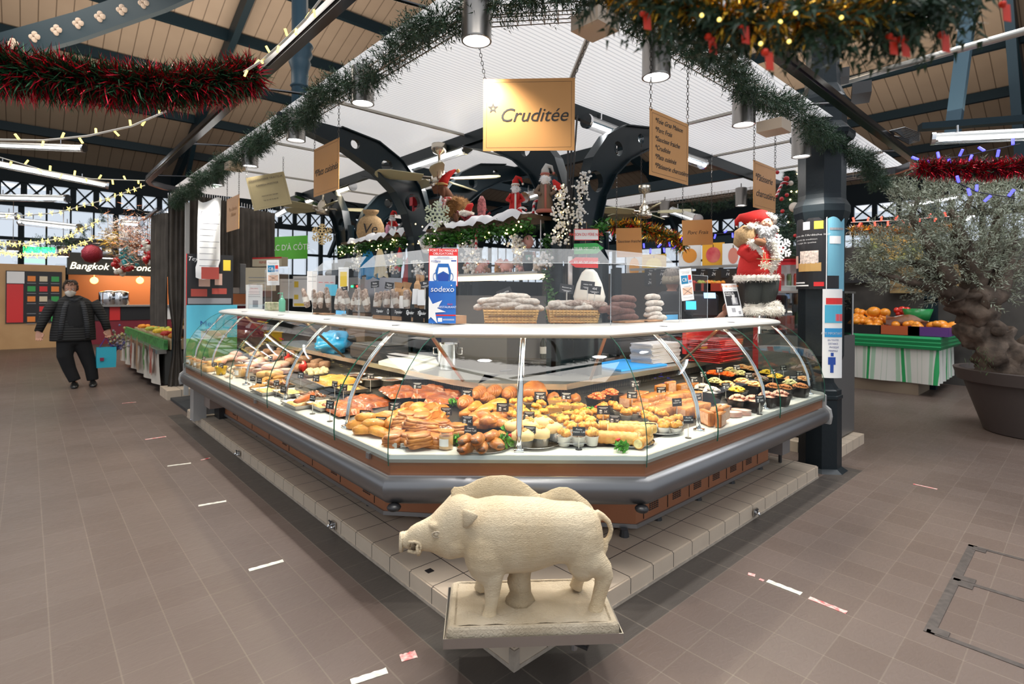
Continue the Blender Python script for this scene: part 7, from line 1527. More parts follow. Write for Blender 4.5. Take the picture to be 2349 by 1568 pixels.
# the walking customer
def person_head(t,c,f,r_,s=1,hairm=None,skin_=None,mask=None,tilt=0,bald=False):
 """c: chin-base centre; f: facing, r_: the figure's side axis"""
 sk=skin_ or mat('human_skin',(.48,.25,.17),.55); u=(UP+f*tilt).normalized(); f=(f-u*f.dot(u)).normalized()
 def H(x,y,z): return c+r_*x*s+f*y*s+u*z*s
 b=B(); b.rings([sring(H(0,y,z),r_,f,w*s,d*s,20) for z,y,w,d in ((-.07,-.02,.055,.06),(-.01,-.015,.055,.06),(.0,.02,.045,.065),(.02,.028,.058,.075),(.05,.022,.068,.088),(.09,.012,.074,.095),(.13,.005,.077,.098),(.17,-.002,.073,.092),(.205,-.006,.055,.072),(.225,-.008,.025,.035))])
 b.tube([H(0,.10,.115),H(0,.118,.085),H(0,.123,.07),H(0,.105,.062)],[.008*s,.012*s,.016*s,.008*s],8)
 for k in (-1,1): b.ball(H(k*.079,-.002,.09),(.010*s,.018*s,.028*s),8,6); b.ball(H(k*.018,.105,.068),(.009*s,)*3,6,5)
 b.tube([H(-.05,.088,.128),H(0,.100,.130),H(.05,.088,.128)],.007*s,6)
 o=b.obj('head',sk,t,True); remesh(o,.006*s,2)
 for k in (-1,1):
  b=B(); b.ball(H(k*.030,.092,.108),(.013*s,.008*s,.008*s),8,6); b.obj('eye',wht,t,True); b=B(); b.ball(H(k*.030,.099,.107),.005*s,6,5); b.obj('pupil',blk,t,True)
 b=B(); b.tube([H(-.025,.098,.035),H(0,.105,.037),H(.025,.098,.035)],[.003*s,.006*s,.003*s],6); b.obj('mouth',mat('lips',(.40,.14,.11),.5),t,True)
 if hairm:
  b=B(); rnd=random.Random(2);
  for i in range(620):
   a=rnd.uniform(0,2*PI); z=rnd.uniform(.07,.225); y=math.sin(a);
   if y>.55 and z<.165: continue
   w=.078*math.sqrt(max(.05,1-((z-.12)/.115)**2)) if z>.12 else .078
   p=H(w*math.cos(a),w*1.25*y-.003,z); d=(r_*math.cos(a)+f*y+u*.5+Vector((rnd.gauss(0,.4),)*3)).normalized(); q=d.orthogonal().normalized()*.008*s; b.add([p-q,p+q,p+d*.028*s],[(0,1,2)])
  b.rings([sring(H(0,y-.004,z),r_,f,w*s,d*s,18) for z,y,w,d in ((.10,-.035,.079,.07),(.14,-.016,.082,.088),(.18,-.008,.076,.092),(.21,-.01,.058,.074),(.232,-.01,.02,.03))]); b.obj('hair',hairm,t,True)
 if mask:
  b=B(); rs=[]
  for z,w,y in ((.092,.034,.134),(.075,.064,.128),(.05,.074,.128),(.02,.068,.122),(-.008,.046,.105)):
   rs.append([H(w*math.sin(a),y*math.cos(a)*1.0+(.008 if abs(a)<.5 else 0),z) for a in [lerp(-1.25,1.25,i/10) for i in range(11)]])
  b.rings(rs,0,(0,0),False)
  for k in (-1,1): b.tube([H(k*.062,.05,.07),H(k*.082,.0,.11),H(k*.082,-.01,.07)],.0015,4)
  b.obj('face_mask',mask,t,True)
def hand(t,c,d,side,s=1,curl=.8,sk=None,palm_n=None,spread=.12,name='hand'):
 """c wrist, d pointing direction, side = axis across the palm towards the thumb"""
 sk=sk or mat('human_skin',(.48,.25,.17),.55); d=Vector(d).normalized(); sd=Vector(side); sd=(sd-d*sd.dot(d)).normalized(); n=d.cross(sd).normalized()
 if palm_n is not None and n.dot(Vector(palm_n))<0: n=-n
 b=B(); b.rings([sring(c+d*l*s,sd,n,w*s,h*s,12) for l,w,h in ((-.02,.026,.019),(0,.027,.018),(.03,.036,.016),(.06,.042,.015),(.085,.040,.013),(.092,.034,.009))])
 for k,(off,ln) in enumerate(((.030,.072),(.010,.080),(-.011,.074),(-.031,.058))):
  p=c+d*.082*s+sd*off*s; dd=(d+sd*(off*spread*22)).normalized(); P=[p];
  for j in range(3):
   ang=curl*(.35+.5*j); v=(dd*math.cos(ang)+n*math.sin(ang)); p=p+v*ln*s*(.45,.32,.23)[j]; P.append(p)
  b.tube(P,[.0095*s,.009*s,.0082*s,.0065*s],8)
  b.ball(P[-1],.0066*s,6,5)
 P=[c+d*.02*s+sd*.028*s,c+d*.045*s+sd*.052*s+n*.006*s,c+d*.07*s+sd*(.064-.02*curl)*s+n*.016*s,c+d*.09*s+sd*(.064-.035*curl)*s+n*.024*s]
 b.tube(P,[.013*s,.012*s,.0105*s,.008*s],8); b.ball(P[-1],.008*s,6,5)
 o=b.obj(name,sk,t,True); remesh(o,.0045*s,1); return o
mo=at(180,886,z=0); mo=Vector((mo.x,mo.y,0)); f_=(CAM-mo); f_.z=0; f_.normalize(); r_=Vector((-f_.y,f_.x,0)); r_=r_ if r_.dot(RT)>0 else -r_   # r_ = to the right of the picture
kk=(mo-CAM).dot(FW)/F
def Mn(px,py,y=0): return mo+r_*((px-180)*kk)+f_*y+UP*((886-py)*kk)
MAN=thing('person','man in a dark jacket and white face mask walking with a turquoise bag','person',mo)
blackc=mat('black_cloth',(.010,.010,.011),.85,bump=.3,bs=40); quilt=mat('quilted_navy',(.028,.030,.034),.7,wave=('Z',9,.6)); trou=mat('black_trousers',(.008,.008,.009),.9)
b=B(); b.rings([sring(Mn(x,y),r_,f_,w,d,24,.95) for x,y,w,d in ((170,780,.29,.17),(170,760,.285,.17),(171,735,.265,.16),(172,712,.25,.15),(172,695,.235,.135),(171,686,.185,.115),(168,677,.09,.085))]); o=b.obj('jacket',mat('black_jacket',(.012,.012,.012),.75,wave=('Z',8,.5)),MAN,True); remesh(o,.014,2)
b=B()
b.tube([Mn(138,692),Mn(128,710,.0),Mn(118,735,.02),Mn(111,757,.07)],[.085,.075,.062,.052],14); b.obj('sleeve',MATS['black_jacket'],MAN,True)
b=B(); b.tube([Mn(204,692),Mn(216,712,.0),Mn(227,737,.03),Mn(232,757,.06)],[.085,.075,.062,.052],14); b.obj('sleeve',MATS['black_jacket'],MAN,True)
b=B(); b.rings([sring(Mn(172,y,d_),r_,f_,w,.03,12) for y,w,d_ in ((775,.13,.135),(740,.125,.135),(705,.10,.125),(688,.05,.10))]); b.obj('shirt',blackc,MAN,True)
for s_ in (-1,1):
 b=B(); b.rings([sring(Mn(172+s_*x,y,d_),r_,f_,.035,.02,10) for y,x,d_ in ((774,24,.145),(740,22,.15),(705,17,.14),(690,12,.10))]); b.obj('quilted_edge',quilt,MAN,True)
b=B(); b.tube([Mn(160,683,.07),Mn(172,690,.12),Mn(184,683,.07)],.03,8); b.obj('collar',quilt,MAN,True)
b=B();
b.tube([Mn(158,780),Mn(156,815,.03),Mn(164,845,.02),Mn(174,872,.03)],[.125,.105,.088,.078],16); b.tube([Mn(184,780),Mn(194,815,-.02),Mn(202,845,-.01),Mn(206,874,.0)],[.125,.105,.088,.078],16); b.ball(Mn(171,782),(.20,.14,.09)); o=b.obj('trousers',trou,MAN,True); remesh(o,.014,3)
for x in (173,206):
 b=B(); c=Mn(x,0); c=mo+r_*((x-180)*kk)+f_*.08+UP*.04; b.rings([sring(c+f_*y-UP*.04+UP*h/2,r_,UP,w,h/2,14) for y,w,h in ((-.13,.03,.06),(-.09,.045,.09),(0,.05,.09),(.08,.055,.07),(.14,.045,.05),(.165,.02,.03))]); b.obj('shoe',mat('black_shoe',(.01,.01,.01),.3),MAN,True)
hand(MAN,Mn(111,758,.09),-UP*.9+r_*.1+f_*.25,r_,1.05,.9,palm_n=r_); hand(MAN,Mn(233,757,.07),-UP+f_*.1,-r_,1.05,1.25,palm_n=f_)
person_head(MAN,Mn(165,676,.03),(f_-UP*.25-r_*.05).normalized(),r_,1.02,mat('brown_grey_hair',(.06,.045,.035),.9),None,mat('mask_white',(.72,.68,.62),.8),.2)
c=Mn(229,822,.06); t=thing('shopping_bag','turquoise paper shopping bag held by the walking man','bag',c); b=B(); b.rings([[c+r_*x*s_+f_*y*s_+UP*z for x,y in ((-.13,-.05),(.13,-.05),(.14,.05),(-.12,.05))] for s_,z in ((.95,-.16),(1,.0),(.98,.17))],0,(1,0)); b.obj('bag_body',mat('turquoise_bag',(.03,.42,.55),.4),t); b=B(); b.tube([c+r_*-.08+UP*.17,c+UP*.33,c+r_*.08+UP*.17],.01,6); b.obj('handles',mat('violet_handle',(.10,.05,.30),.5),t); b=B(); b.box(c-r_*.05+f_*.055-UP*.02,(.05,.05,.05)); b.obj('red_square',mat('wine_print',(.25,.02,.06),.5),t)
c=Mn(252,790,.02); b=B(); rnd=random.Random(8)
for i in range(70): q=c+Vector((rnd.gauss(0,.06),rnd.gauss(0,.05),rnd.gauss(.02,.09))); b.ball(q,.022,5,4,jit=.3)
tag(b.obj('flower_bag',mat('violet_and_yellow_pack',(.06,.06,.30),.5,col2=(.45,.38,.12),vs=9),None,True),'clear bag of violet and yellow flowers beside the turquoise bag','bag')
# kiosk, menu boards, Thai counter
oak=mat('oak_panel',(.55,.33,.15),.5,col2=(.47,.27,.115),vs=2); nt=oak.node_tree
b=B(); b.box((-3.4,17.7,1.12),(5.5,.12,2.24)); struct(b.obj('wall_kiosk',oak))
q=at(79,681,y=17.6)
flat('menu_board','black and red menu board on the oak wall',q,1.12,1.38,(0,-1,0),blk,[('Menu',-.36,.5,.14,'CENTER',wht)],[(-.54,-.67,-.22,.34,red),(-.54,.36,-.20,.67,wht)]+[(-.14+.24*i,.42-.27*j,.02+.24*i,.56-.27*j,(org,cr_,grn,red)[(i+j*2)%4]) for i in range(3) for j in range(5) if not(i==0 and j==3)]+[(-.15+.24*i,.36-.27*j,.03+.24*i,.375-.27*j,gry) for i in range(3) for j in range(5)],cat='menu board')
t=thing('food_kiosk','dark food kiosk with lit fascia lettering and red base beyond the left aisle','kiosk',(1.2,18,0))
b=B(); b.box((2.2,18.3,.55),(5.2,.5,1.1)); b.obj('kiosk_base',mat('wine_red_front',(.22,.015,.03),.5),t)
b=B(); b.box((2.2,18.2,1.12),(5.3,.7,.05)); b.obj('kiosk_counter',steel,t)
b=B(); b.box((2.2,18.0,2.32),(5.6,.35,.62)); b.obj('fascia',mat('olive_black_fascia',(.035,.033,.022),.5),t)
b=B(); add_text(b,face_matrix(at(276,613,y=17.8),(0,-1,0)),'Bangkok Gastronomie',.27,0,0,shear=.3,sx=.95); b.obj('lettering',mat('lit_letters',(1,.95,.8),.5,emit=(1,.92,.7),es=2.2),t)
b=B(); b.box((2.2,19.6,1.6),(5.4,.1,1.4)); b.obj('back_panel',mat('rust_wood',(.34,.12,.04),.5,emit=(.34,.12,.04),es=0),t)
light('AREA','kiosk_lamps',(1.6,18.7,2.2),60,(1,.70,.42),3,.4,to=(1.6,19.2,1.2))
for k,(x0,x1,m2) in enumerate(((-.3,.35,blk),(.37,.62,red),(.64,1.5,blk),(1.55,1.95,wht))):
 b=B(); b.box(((x0+x1)/2,18.02,.9),(x1-x0,.02,.42)); b.obj('front_board',m2,t)
for k,px in enumerate((250,274)):
 q=at(px,690,y=18.1); b=B(); b.lathe([(.24,0),(.25,.02),(.25,.36),(.24,.38),(.1,.42),(.02,.44)],(q.x,q.y,1.145),20); tag(b.obj('steel_pot',chrome,None,True),'large steel pot on the kiosk counter, '+('left one' if k==0 else 'right one'),'pot')
for k,px in enumerate((216,321)):
 q=at(px,643,y=18.5); b=B(); b.ball(q,.10,10,8); b.tube([q,q+UP*.3],.01,4); tag(b.obj('pendant_bulb',mat('amber_bulb',(1,.5,.15),.4,emit=(1,.35,.08),es=7),None,True),'glowing amber pendant bulb over the kiosk counter, '+('left one' if k==0 else 'right one'),'lamp')
b=B(); b.box((2.3,19,3.0),(6.5,2,.1)); tag(b.obj('kiosk_roof',blk),'flat black roof over the Thai kiosk','roof')
for k,(px,py) in enumerate(((30,575),(145,588),(247,592),(342,600))):
 q=at(px,py,d=13); b=B(); b.tube([q,q+UP*.25],.12,12); b.tube([q+UP*.25,q+UP*1.2],.01,4); t=thing('steel_downlight','small steel downlight in front of the kiosks, %s from the left'%ORD[k],'lamp',q,0,'downlights by the kiosks'); b.obj('lamp_body',steel,t,True); b=B(); b.tube([q-UP*.005,q],.10,12); b.obj('lamp_glass',lens,t)
q=at(90,573,d=15); b=B(); b.box(q,(.75,.1,.16),rz=-.6); tag(b.obj('exit_light',mat('green_exit',(.05,.6,.2),.5,emit=(.05,.9,.25),es=2.5)),'glowing green exit light above the oak wall','exit sign')
# fruit stall
zt_=zat(360,809,x=0.02); t=thing('fruit_stall','fruit stall with a printed vegetable cloth front at the left, behind the curtain','market stall',(.9,9.8,0))
b=B(); b.box((.75,10.0,zt_/2+.08),(1.3,4.3,zt_-.1)); b.obj('stall_body',mat('dark_stall_box',(.05,.05,.045),.7),t)
clo=mat('vegetable_print_cloth',(.62,.56,.48),.7);
b=B(); rs=[[Vector((.02+.03*math.sin(i*.9+j*.2)*j/6,7.85+4.2*i/40,lerp(zt_,.12,j/6))) for i in range(41)] for j in range(7)]; b.rings(rs,0,(0,0),False); b.obj('front_cloth',clo,t,True)
for k in range(6):
 b=B(); y=8.2+.68*k; M=face_matrix((-.03,y,.45),(-1,0,0)); rnd=random.Random(k)
 for i in range(9): disc(b,M,rnd.gauss(0,.05),rnd.uniform(-.22,.22),.05,off=.002+i*.0004,ry=.09)
 b.obj('vegetable_print',mat('print_veg%d'%(k%3),((.35,.08,.05),(.12,.25,.08),(.45,.25,.12))[k%3],.7),t)
b=B(); b.box((.05,9.95,zt_+.03),(.12,4.3,.06)); b.obj('steel_edge',steel,t); b=B(); b.box((.10,9.95,zt_+.13),(.05,4.3,.14)); b.obj('green_strip',mat('grass_green_strip',(.05,.22,.05),.6,var=.5,vs=12),t)
def crate(c,sz,m_,name,label,fill,fm,rz=0,r=.045,n=20,group=None,slats=True,fgroup=None,fcat='fruit',fname='orange',fl=None):
 t=thing(name,label,'crate',c,rz,group); b=B(); x,y,z=sz
 for sx_ in (-1,1): b.box((sx_*x/2,0,z/2),(.012,y,z)); b.box((0,sx_*y/2,z/2),(x,.012,z))
 b.box((0,0,.006),(x,y,.012)); b.obj('crate_box',m_,t,world=False)
 rnd=random.Random(n); R=Matrix.Rotation(rz,3,'Z')
 me=None
 for i in range(n):
  p=Vector((rnd.uniform(-x/2+r,x/2-r),rnd.uniform(-y/2+r,y/2-r),z-.02+rnd.uniform(0,r*1.1)))
  if me is None: b=B(); b.ball((0,0,0),(r,r,r*.9),10,7); me=b.mesh(fname,[fm],True)
  o=bpy.data.objects.new(fname,me); COL.objects.link(o); o.location=Vector(c)+R@p; tag(o,fl or fill,fcat,fgroup or fill)
 return t
pinew=mat('pine_crate',(.60,.44,.26),.6,var=.15,vs=9); orm=mat('orange_peel',(.85,.32,.03),.45); grp=mat('green_fruit',(.45,.50,.08),.4); rdm=mat('red_fruit',(.60,.05,.03),.35); yem=mat('yellow_fruit',(.88,.62,.05),.45)
for k,(y,fm,fn,ds) in enumerate(((8.1,orm,'orange','orange in the nearest pine crate of the fruit stall'),(8.75,rdm,'apple','red apple in the second pine crate of the fruit stall'),(9.5,yem,'lemon','yellow lemon in the third pine crate of the fruit stall'),(10.3,grp,'pear','green pear in the fourth pine crate of the fruit stall'),(11.2,orm,'orange','orange in the farthest pine crate of the fruit stall'))):
 crate((.38,y,zt_+.05),(.42,.5,.17),pinew,'pine_crate','pine crate of fruit on the left fruit stall, %s from the front'%ORD[k],ds,fm,0,.05,14,'pine crates on the fruit stall',fname=fn)
for k,(y,fm,fn,ds) in enumerate(((9.1,orm,'orange','orange on the raised back row of the fruit stall'),(10.0,grp,'grape','green grapes-coloured fruit on the raised back row'))):
 crate((.85,y,zt_+.22),(.42,.7,.12),pinew,'pine_crate','raised pine crate at the back of the fruit stall, '+('nearer' if k==0 else 'farther'),ds,fm,0,.05,16,fname=fn)
c=Vector((.55,8.05,zt_+.36)); t=thing('banana_bunch','bunch of yellow bananas on the near corner of the fruit stall','fruit',c)
for k in range(9): b=B(); a=k*.14-.5; b.tube([c+Vector((-.05+.02*k,.18*math.cos(s_)*1.0,.10*math.sin(s_)+.03*(k%2)))+Vector((-.15*s_,0,0)) for s_ in (0,.5,1,1.5,2.0)],[.008,.026,.030,.024,.008],8); b.obj('banana',yem,t,True)
b=B(); b.box((.55,8.05,zt_+.29),(.45,.4,.10)); tag(b.obj('black_crate',blk),'black crate under the bananas','crate')
# hanging baubles in front of the fruit stall
def cluster(label,px,py,d,n,r,spread,mats_,seed):
 c=at(px,py,d=d); rnd=random.Random(seed); t=thing('bauble_cluster',label,'ornament',c); bs=[B() for _ in mats_]
 for i in range(n): q=c+Vector((rnd.gauss(0,spread[0]),rnd.gauss(0,spread[0]),-spread[1]*(i/n)*2+spread[1])); rnd.choice(bs).ball(q,r*rnd.uniform(.8,1.2),7,5)
 for b,m2 in zip(bs,mats_): b.obj('baubles',m2,t,True)
 b=B(); b.tube([c+UP*spread[1],c+UP*(spread[1]+.5)],.004,4); b.obj('cord',blk,t)
wb=mat('cream_bauble',(.75,.68,.58),.25,coat=.5); rb_=mat('red_gloss_bauble',(.5,.01,.01),.12,coat=.8); tb_=mat('teal_bauble',(.02,.35,.38),.15,coat=.8); gb=mat('gold_tinsel',(.65,.42,.06),.3,.7); sb=mat('silver_tinsel',(.55,.48,.42),.3,.8)
cluster('hanging cluster of red and cream baubles in front of the kiosk sign',278,612,8.8,20,.045,(.06,.12),(wb,rb_),1); cluster('hanging cluster of teal and cream baubles above the red one',298,588,8.6,18,.04,(.06,.15),(wb,tb_),2)
cluster('red and cream bauble string against the curtain',338,580,8.2,16,.04,(.03,.17),(wb,rb_),3); cluster('dark red glitter ball hanging left of the teal baubles',210,582,9,1,.16,(.0,.0),(mat('dark_red_glitter',(.30,.015,.03),.3,.3,bump=1,bs=80),),4)
def tuft(label,px,py,d,n,ln,sz,mats_,seed,w=.006,cat='garland'):
 c=at(px,py,d=d); rnd=random.Random(seed); t=thing('tinsel_bunch',label,cat,c)
 for m2 in mats_:
  b=B()
  for i in range(n): p=c+Vector((rnd.gauss(0,sz[0]),rnd.gauss(0,sz[0]),rnd.gauss(0,sz[1]))); u=Vector((rnd.gauss(0,1),rnd.gauss(0,1),rnd.gauss(0,1))).normalized()*ln; q=u.orthogonal().normalized()*w; b.add([p-q,p+q,p+u],[(0,1,2)])
  b.obj('tinsel',m2,t)
tuft('gold tinsel bunch hanging over the fruit stall',256,548,8.8,260,.10,(.07,.1),(gb,),1); tuft('silver tinsel bunch hanging right of the gold one',285,535,8.6,420,.10,(.12,.12),(sb,),2); tuft('copper and silver tinsel bunch by the curtain top',310,545,8.4,420,.10,(.14,.18),(sb,mat('copper_tinsel',(.5,.18,.08),.3,.8)),3)
# tinsel garlands
yl=mat('yellow_led',(1,.85,.3),.4,emit=(1,.78,.18),es=1.7)
def tinsel(label,P,R,n,mats_,seed,w=.003,ln=1.):
 rnd=random.Random(seed); t=thing('tinsel_garland',label,'garland',P[0]); P=[Vector(p) for p in P]; L_=[(P[i+1]-P[i]).length for i in range(len(P)-1)]; T=sum(L_)
 b=B(); b.tube(P,.004,4); b.obj('core_wire',blk,t)
 for m2,frac in mats_:
  V=[];Fc=[]
  for i in range(int(n*frac)):
   s_=rnd.random()*T; k=0
   while k<len(L_)-1 and s_>L_[k]: s_-=L_[k]; k+=1
   p=P[k].lerp(P[k+1],min(1,s_/L_[k])); ax=(P[k+1]-P[k]).normalized(); d=Vector((rnd.gauss(0,1),rnd.gauss(0,1),rnd.gauss(0,1))); d=(d-ax*d.dot(ax)*.6).normalized(); l=R*rnd.uniform(.6,1.15)*ln; bend=(d*.8+Vector((rnd.gauss(0,.25),rnd.gauss(0,.25),rnd.gauss(0,.2)-.2))).normalized(); q=d.orthogonal().normalized()
   a=rnd.uniform(0,6.28); q=(q*math.cos(a)+d.cross(q)*math.sin(a))*w; m_=p+d*l*.6; e=m_+bend*l*.45; j=len(V)
   V+=[tuple(p-q*.6),tuple(p+q*.6),tuple(m_-q),tuple(m_+q),tuple(e)]; Fc+=[(j,j+1,j+3,j+2),(j+2,j+3,j+4)]
  me=bpy.data.meshes.new('tinsel'); me.from_pydata(V,[],Fc); me.materials.append(m2); o=bpy.data.objects.new('tinsel_strands',me); COL.objects.link(o); o.parent=t; o.matrix_parent_inverse=Matrix.Translation(-P[0]); o['kind']='stuff'
 return t
rt_=mat('red_foil',(.65,.015,.04),.22,.75); gt_=mat('green_foil',(.02,.10,.04),.35,.5); gold_t=mat('gold_foil',(.85,.50,.05),.22,.8)
tinsel('thick red and green tinsel garland hanging across the top left',[at(585,172,d=3.3),at(520,185,d=3.2),at(420,200,d=3.05),at(300,198,d=2.9),at(180,185,d=2.8),at(60,170,d=2.7),at(-80,150,d=2.6)],.155,9500,((rt_,.42),(gt_,.58)),1,.0042)
tinsel('dark red tinsel garland across the right edge above the olive tree',[at(2105,385,d=4.2),at(2200,390,d=4.1),at(2290,388,d=4.0),at(2420,375,d=3.9)],.10,4200,((rt_,.6),(gt_,.15),(mat('dark_foil',(.06,.01,.02),.3,.6),.25)),2,.003)
NG=[at(1395,-45,d=.95),at(1500,5,d=.9),at(1640,35,d=.86),at(1760,50,d=.84),at(1900,40,d=.84),at(2050,20,d=.84),at(2160,0,d=.85),at(2260,-40,d=.86)]
fir('fir_garland',[tuple(p) for p in NG],'bright green fir garland with gold and red trim very near at the top right',7,R=.066,dens=620,nl=.030,cols=((.012,.06,.008),(.06,.19,.02)),wob=.008)
tinsel('gold foil tinsel wound round the near garland at the top right',NG[:6],.050,850,((gold_t,1),),5,.0022)
for k,(px,py,d) in enumerate(((1625,85,.85),(1755,120,.82),(1700,60,.83),(2040,85,.83),(2160,80,.84),(2068,90,.83),(2300,10,.86),(1475,30,.88))):
 c=at(px,py,d=d); b=B(); b.plate([c,c+RT*.012,c+RT*.014-UP*.028,c+RT*.002-UP*.026],.001); b.ball(c,.006,6,4); tag(b.obj('red_ribbon',mat('red_ribbon_glow',(.85,.04,.01),.35)),'small red ribbon on the near garland, %s fixed'%ORD[k],'ribbon','red ribbons on the near garland')
for k,(px,py) in enumerate(((1610,35),(1650,45),(1790,50),(1810,95),(1825,30),(1745,100),(1930,40))):
 b=B(); b.ball(at(px,py,d=.80),.003,6,5); tag(b.obj('gold_light',yl),'small gold light in the near garland, %s placed'%ORD[k],'lamp','gold lights in the near garland')
# light strings
def lightstring(label,P,nb,bulbm,cordm,size=.012,star=False,sag=0,seed=1,cord=.004,long_=True):
 rnd=random.Random(seed); P=[Vector(p) for p in P]; t=thing('light_string',label,'string lights',P[0]); b=B()
 Q=[]
 for i in range(len(P)-1):
  for k in range(8): Q.append(P[i].lerp(P[i+1],k/8)-UP*sag*math.sin(PI*k/8))
 Q.append(P[-1]); b.tube(Q,cord,5); b.obj('cord',cordm,t)
 me=None
 for k in range(nb):
  f=(k+.5)/nb*(len(Q)-1); i=int(f); p=Q[i].lerp(Q[min(i+1,len(Q)-1)],f-i); d=Vector((rnd.gauss(0,.5),rnd.gauss(0,.5),-1 if k%2 else .9)).normalized()
  if me is None:
   g=B()
   if star:
    for j in range(5): a=j*2*PI/5; g.tube([(0,0,0),(0,size*2.1*math.cos(a),size*2.1*math.sin(a))],[size*.5,size*.12],4)
   else: g.tube([(0,0,0),(0,0,size*3.2)],size*.62,6)
   me=g.mesh('bulb',[bulbm])
  o=bpy.data.objects.new('bulb',me); COL.objects.link(o); o.parent=t; o.matrix_parent_inverse=Matrix.Translation(-P[0]); o.location=p+d*size*.6; o.rotation_euler=d.to_track_quat('Z','Y').to_euler() if not star else (rnd.uniform(-.5,.5),0,-.8+rnd.uniform(-.5,.5))
whc=mat('white_cord',(.65,.63,.58),.6); blc=mat('dark_cord',(.03,.03,.04),.6); yl=mat('yellow_led',(1,.85,.3),.4,emit=(1,.78,.18),es=1.7); bll=mat('blue_led',(.1,.1,1),.4,emit=(.06,.06,1),es=3); rdl=mat('red_led_string',(1,.1,.05),.4,emit=(1,.05,.03),es=5)
lightstring('string of long yellow lights twisted round the steel rail at the top',[at(750,-20,d=2.5),at(700,45,d=2.55),at(650,95,d=2.6),at(600,140,d=2.7),at(560,165,d=2.75)],10,yl,whc,.010,seed=2,cord=.006)
lightstring('string of yellow lights looping from the tinsel to the left edge',[at(382,255,d=3.6),at(300,290,d=3.5),at(200,312,d=3.4),at(100,322,d=3.3),at(-40,320,d=3.2)],10,yl,whc,.011,seed=3,cord=.007)
lightstring('string of small yellow lights meeting the rail end on the left',[at(-20,355,d=5.5),at(100,390,d=5.8),at(210,410,d=6.2),at(332,414,d=6.6)],12,yl,whc,.016,seed=4,cord=.006)
lightstring('star light string falling from the rail end to the left edge',[at(332,425,d=6.6),at(240,458,d=6.6),at(130,488,d=6.6),at(-20,500,d=6.6)],18,yl,whc,.016,True,seed=5,cord=.007)
lightstring('star light string along the garland above the kiosk',[at(228,505,d=7.5),at(150,545,d=7.5),at(60,560,d=7.5),at(-20,558,d=7.5)],20,yl,whc,.020,True,seed=6,cord=.010)
lightstring('lowest star light string above the oak wall',[at(215,548,d=7.8),at(120,585,d=7.8),at(40,584,d=7.8),at(-20,575,d=7.8)],24,yl,whc,.020,True,seed=7,cord=.010)
lightstring('string of blue lights above the olive tree',[at(2098,368,d=4.3),at(2200,360,d=4.2),at(2340,330,d=4.0)],9,bll,blc,.016,seed=8)
lightstring('scattered blue light string hanging over the olive crown',[at(2190,415,d=3.9),at(2240,440,d=3.9),at(2330,455,d=3.8)],5,bll,blc,.016,seed=12)
lightstring('red and white light string under the clerestory right of the column',[at(1952,510,d=7.2),at(2060,505,d=7.2),at(2200,495,d=7.2)],14,rdl,whc,.018,seed=9,cord=.008)
lightstring('blue light string over the fruit pictures',[at(1470,570,d=7),at(1540,566,d=7),at(1600,540,d=7),at(1690,532,d=7)],14,bll,blc,.018,seed=10)
fir('fir_garland',[tuple(at(232,500,d=8.2)),tuple(at(170,550,d=8.2)),tuple(at(60,565,d=8.2)),tuple(at(-20,560,d=8.2))],'dark garland with star lights above the oak wall',8,R=.12,dens=90,nl=.06)
tinsel('gold and green tinsel swag behind the plain copper signs',[at(1405,520,d=7),at(1470,525,d=7),at(1540,545,d=7),at(1570,565,d=7)],.14,2600,((gold_t,.45),(gt_,.4),(rt_,.15)),6,.006)
tinsel('gold and silver tinsel along the stall right of the column',[at(1950,528,d=7.3),at(2050,530,d=7.3),at(2200,522,d=7.3)],.10,1800,((gold_t,.5),(sb,.5)),8,.006)
# right aisle: iron column, olive, green stall
ci=mat('cast_iron_paint',(.009,.015,.019),.42,0,bump=.15,bs=30,spec=.3)
cc_=Vector((3.77,.095,0)); t=thing('iron_column','tall octagonal dark cast-iron column with moulded rings at the right end of the counter','column',cc_)
def oct_(prof,name): b=B(); b.lathe([(r/math.cos(PI/8),z) for r,z in prof],cc_,8,ph=PI/8); b.obj(name,ci,t)
def cz(py): return 1.5+(683-py)*4.62/F
oct_([(.20,.0),(.155,.03),(.152,.62),(.160,.63),(.160,.655),(.150,.66),(.150,.70),(.135,.71)],'pedestal')
oct_([(.135,.70),(.10,.76),(.088,.82),(.105,.85),(.112,.87),(.105,.89),(.13,.91),(.135,.94),(.12,.97)],'base_moulding')
oct_([(.150,.95),(.165,1.0),(.168,cz(520)),(.175,cz(512)),(.19,cz(500)),(.205,cz(485)),(.205,cz(470)),(.175,cz(455)),(.172,cz(445)),(.175,cz(330)),(.18,cz(325)),(.22,cz(318)),(.235,cz(310)),(.235,cz(300)),(.20,cz(290)),(.175,cz(280)),(.175,cz(250)),(.20,cz(238)),(.20,cz(225)),(.17,cz(215)),(.13,cz(190)),(.12,cz(150)),(.12,7.2)],'shaft')
for k,(py,w) in enumerate(((300,.02),(470,.02))): pass
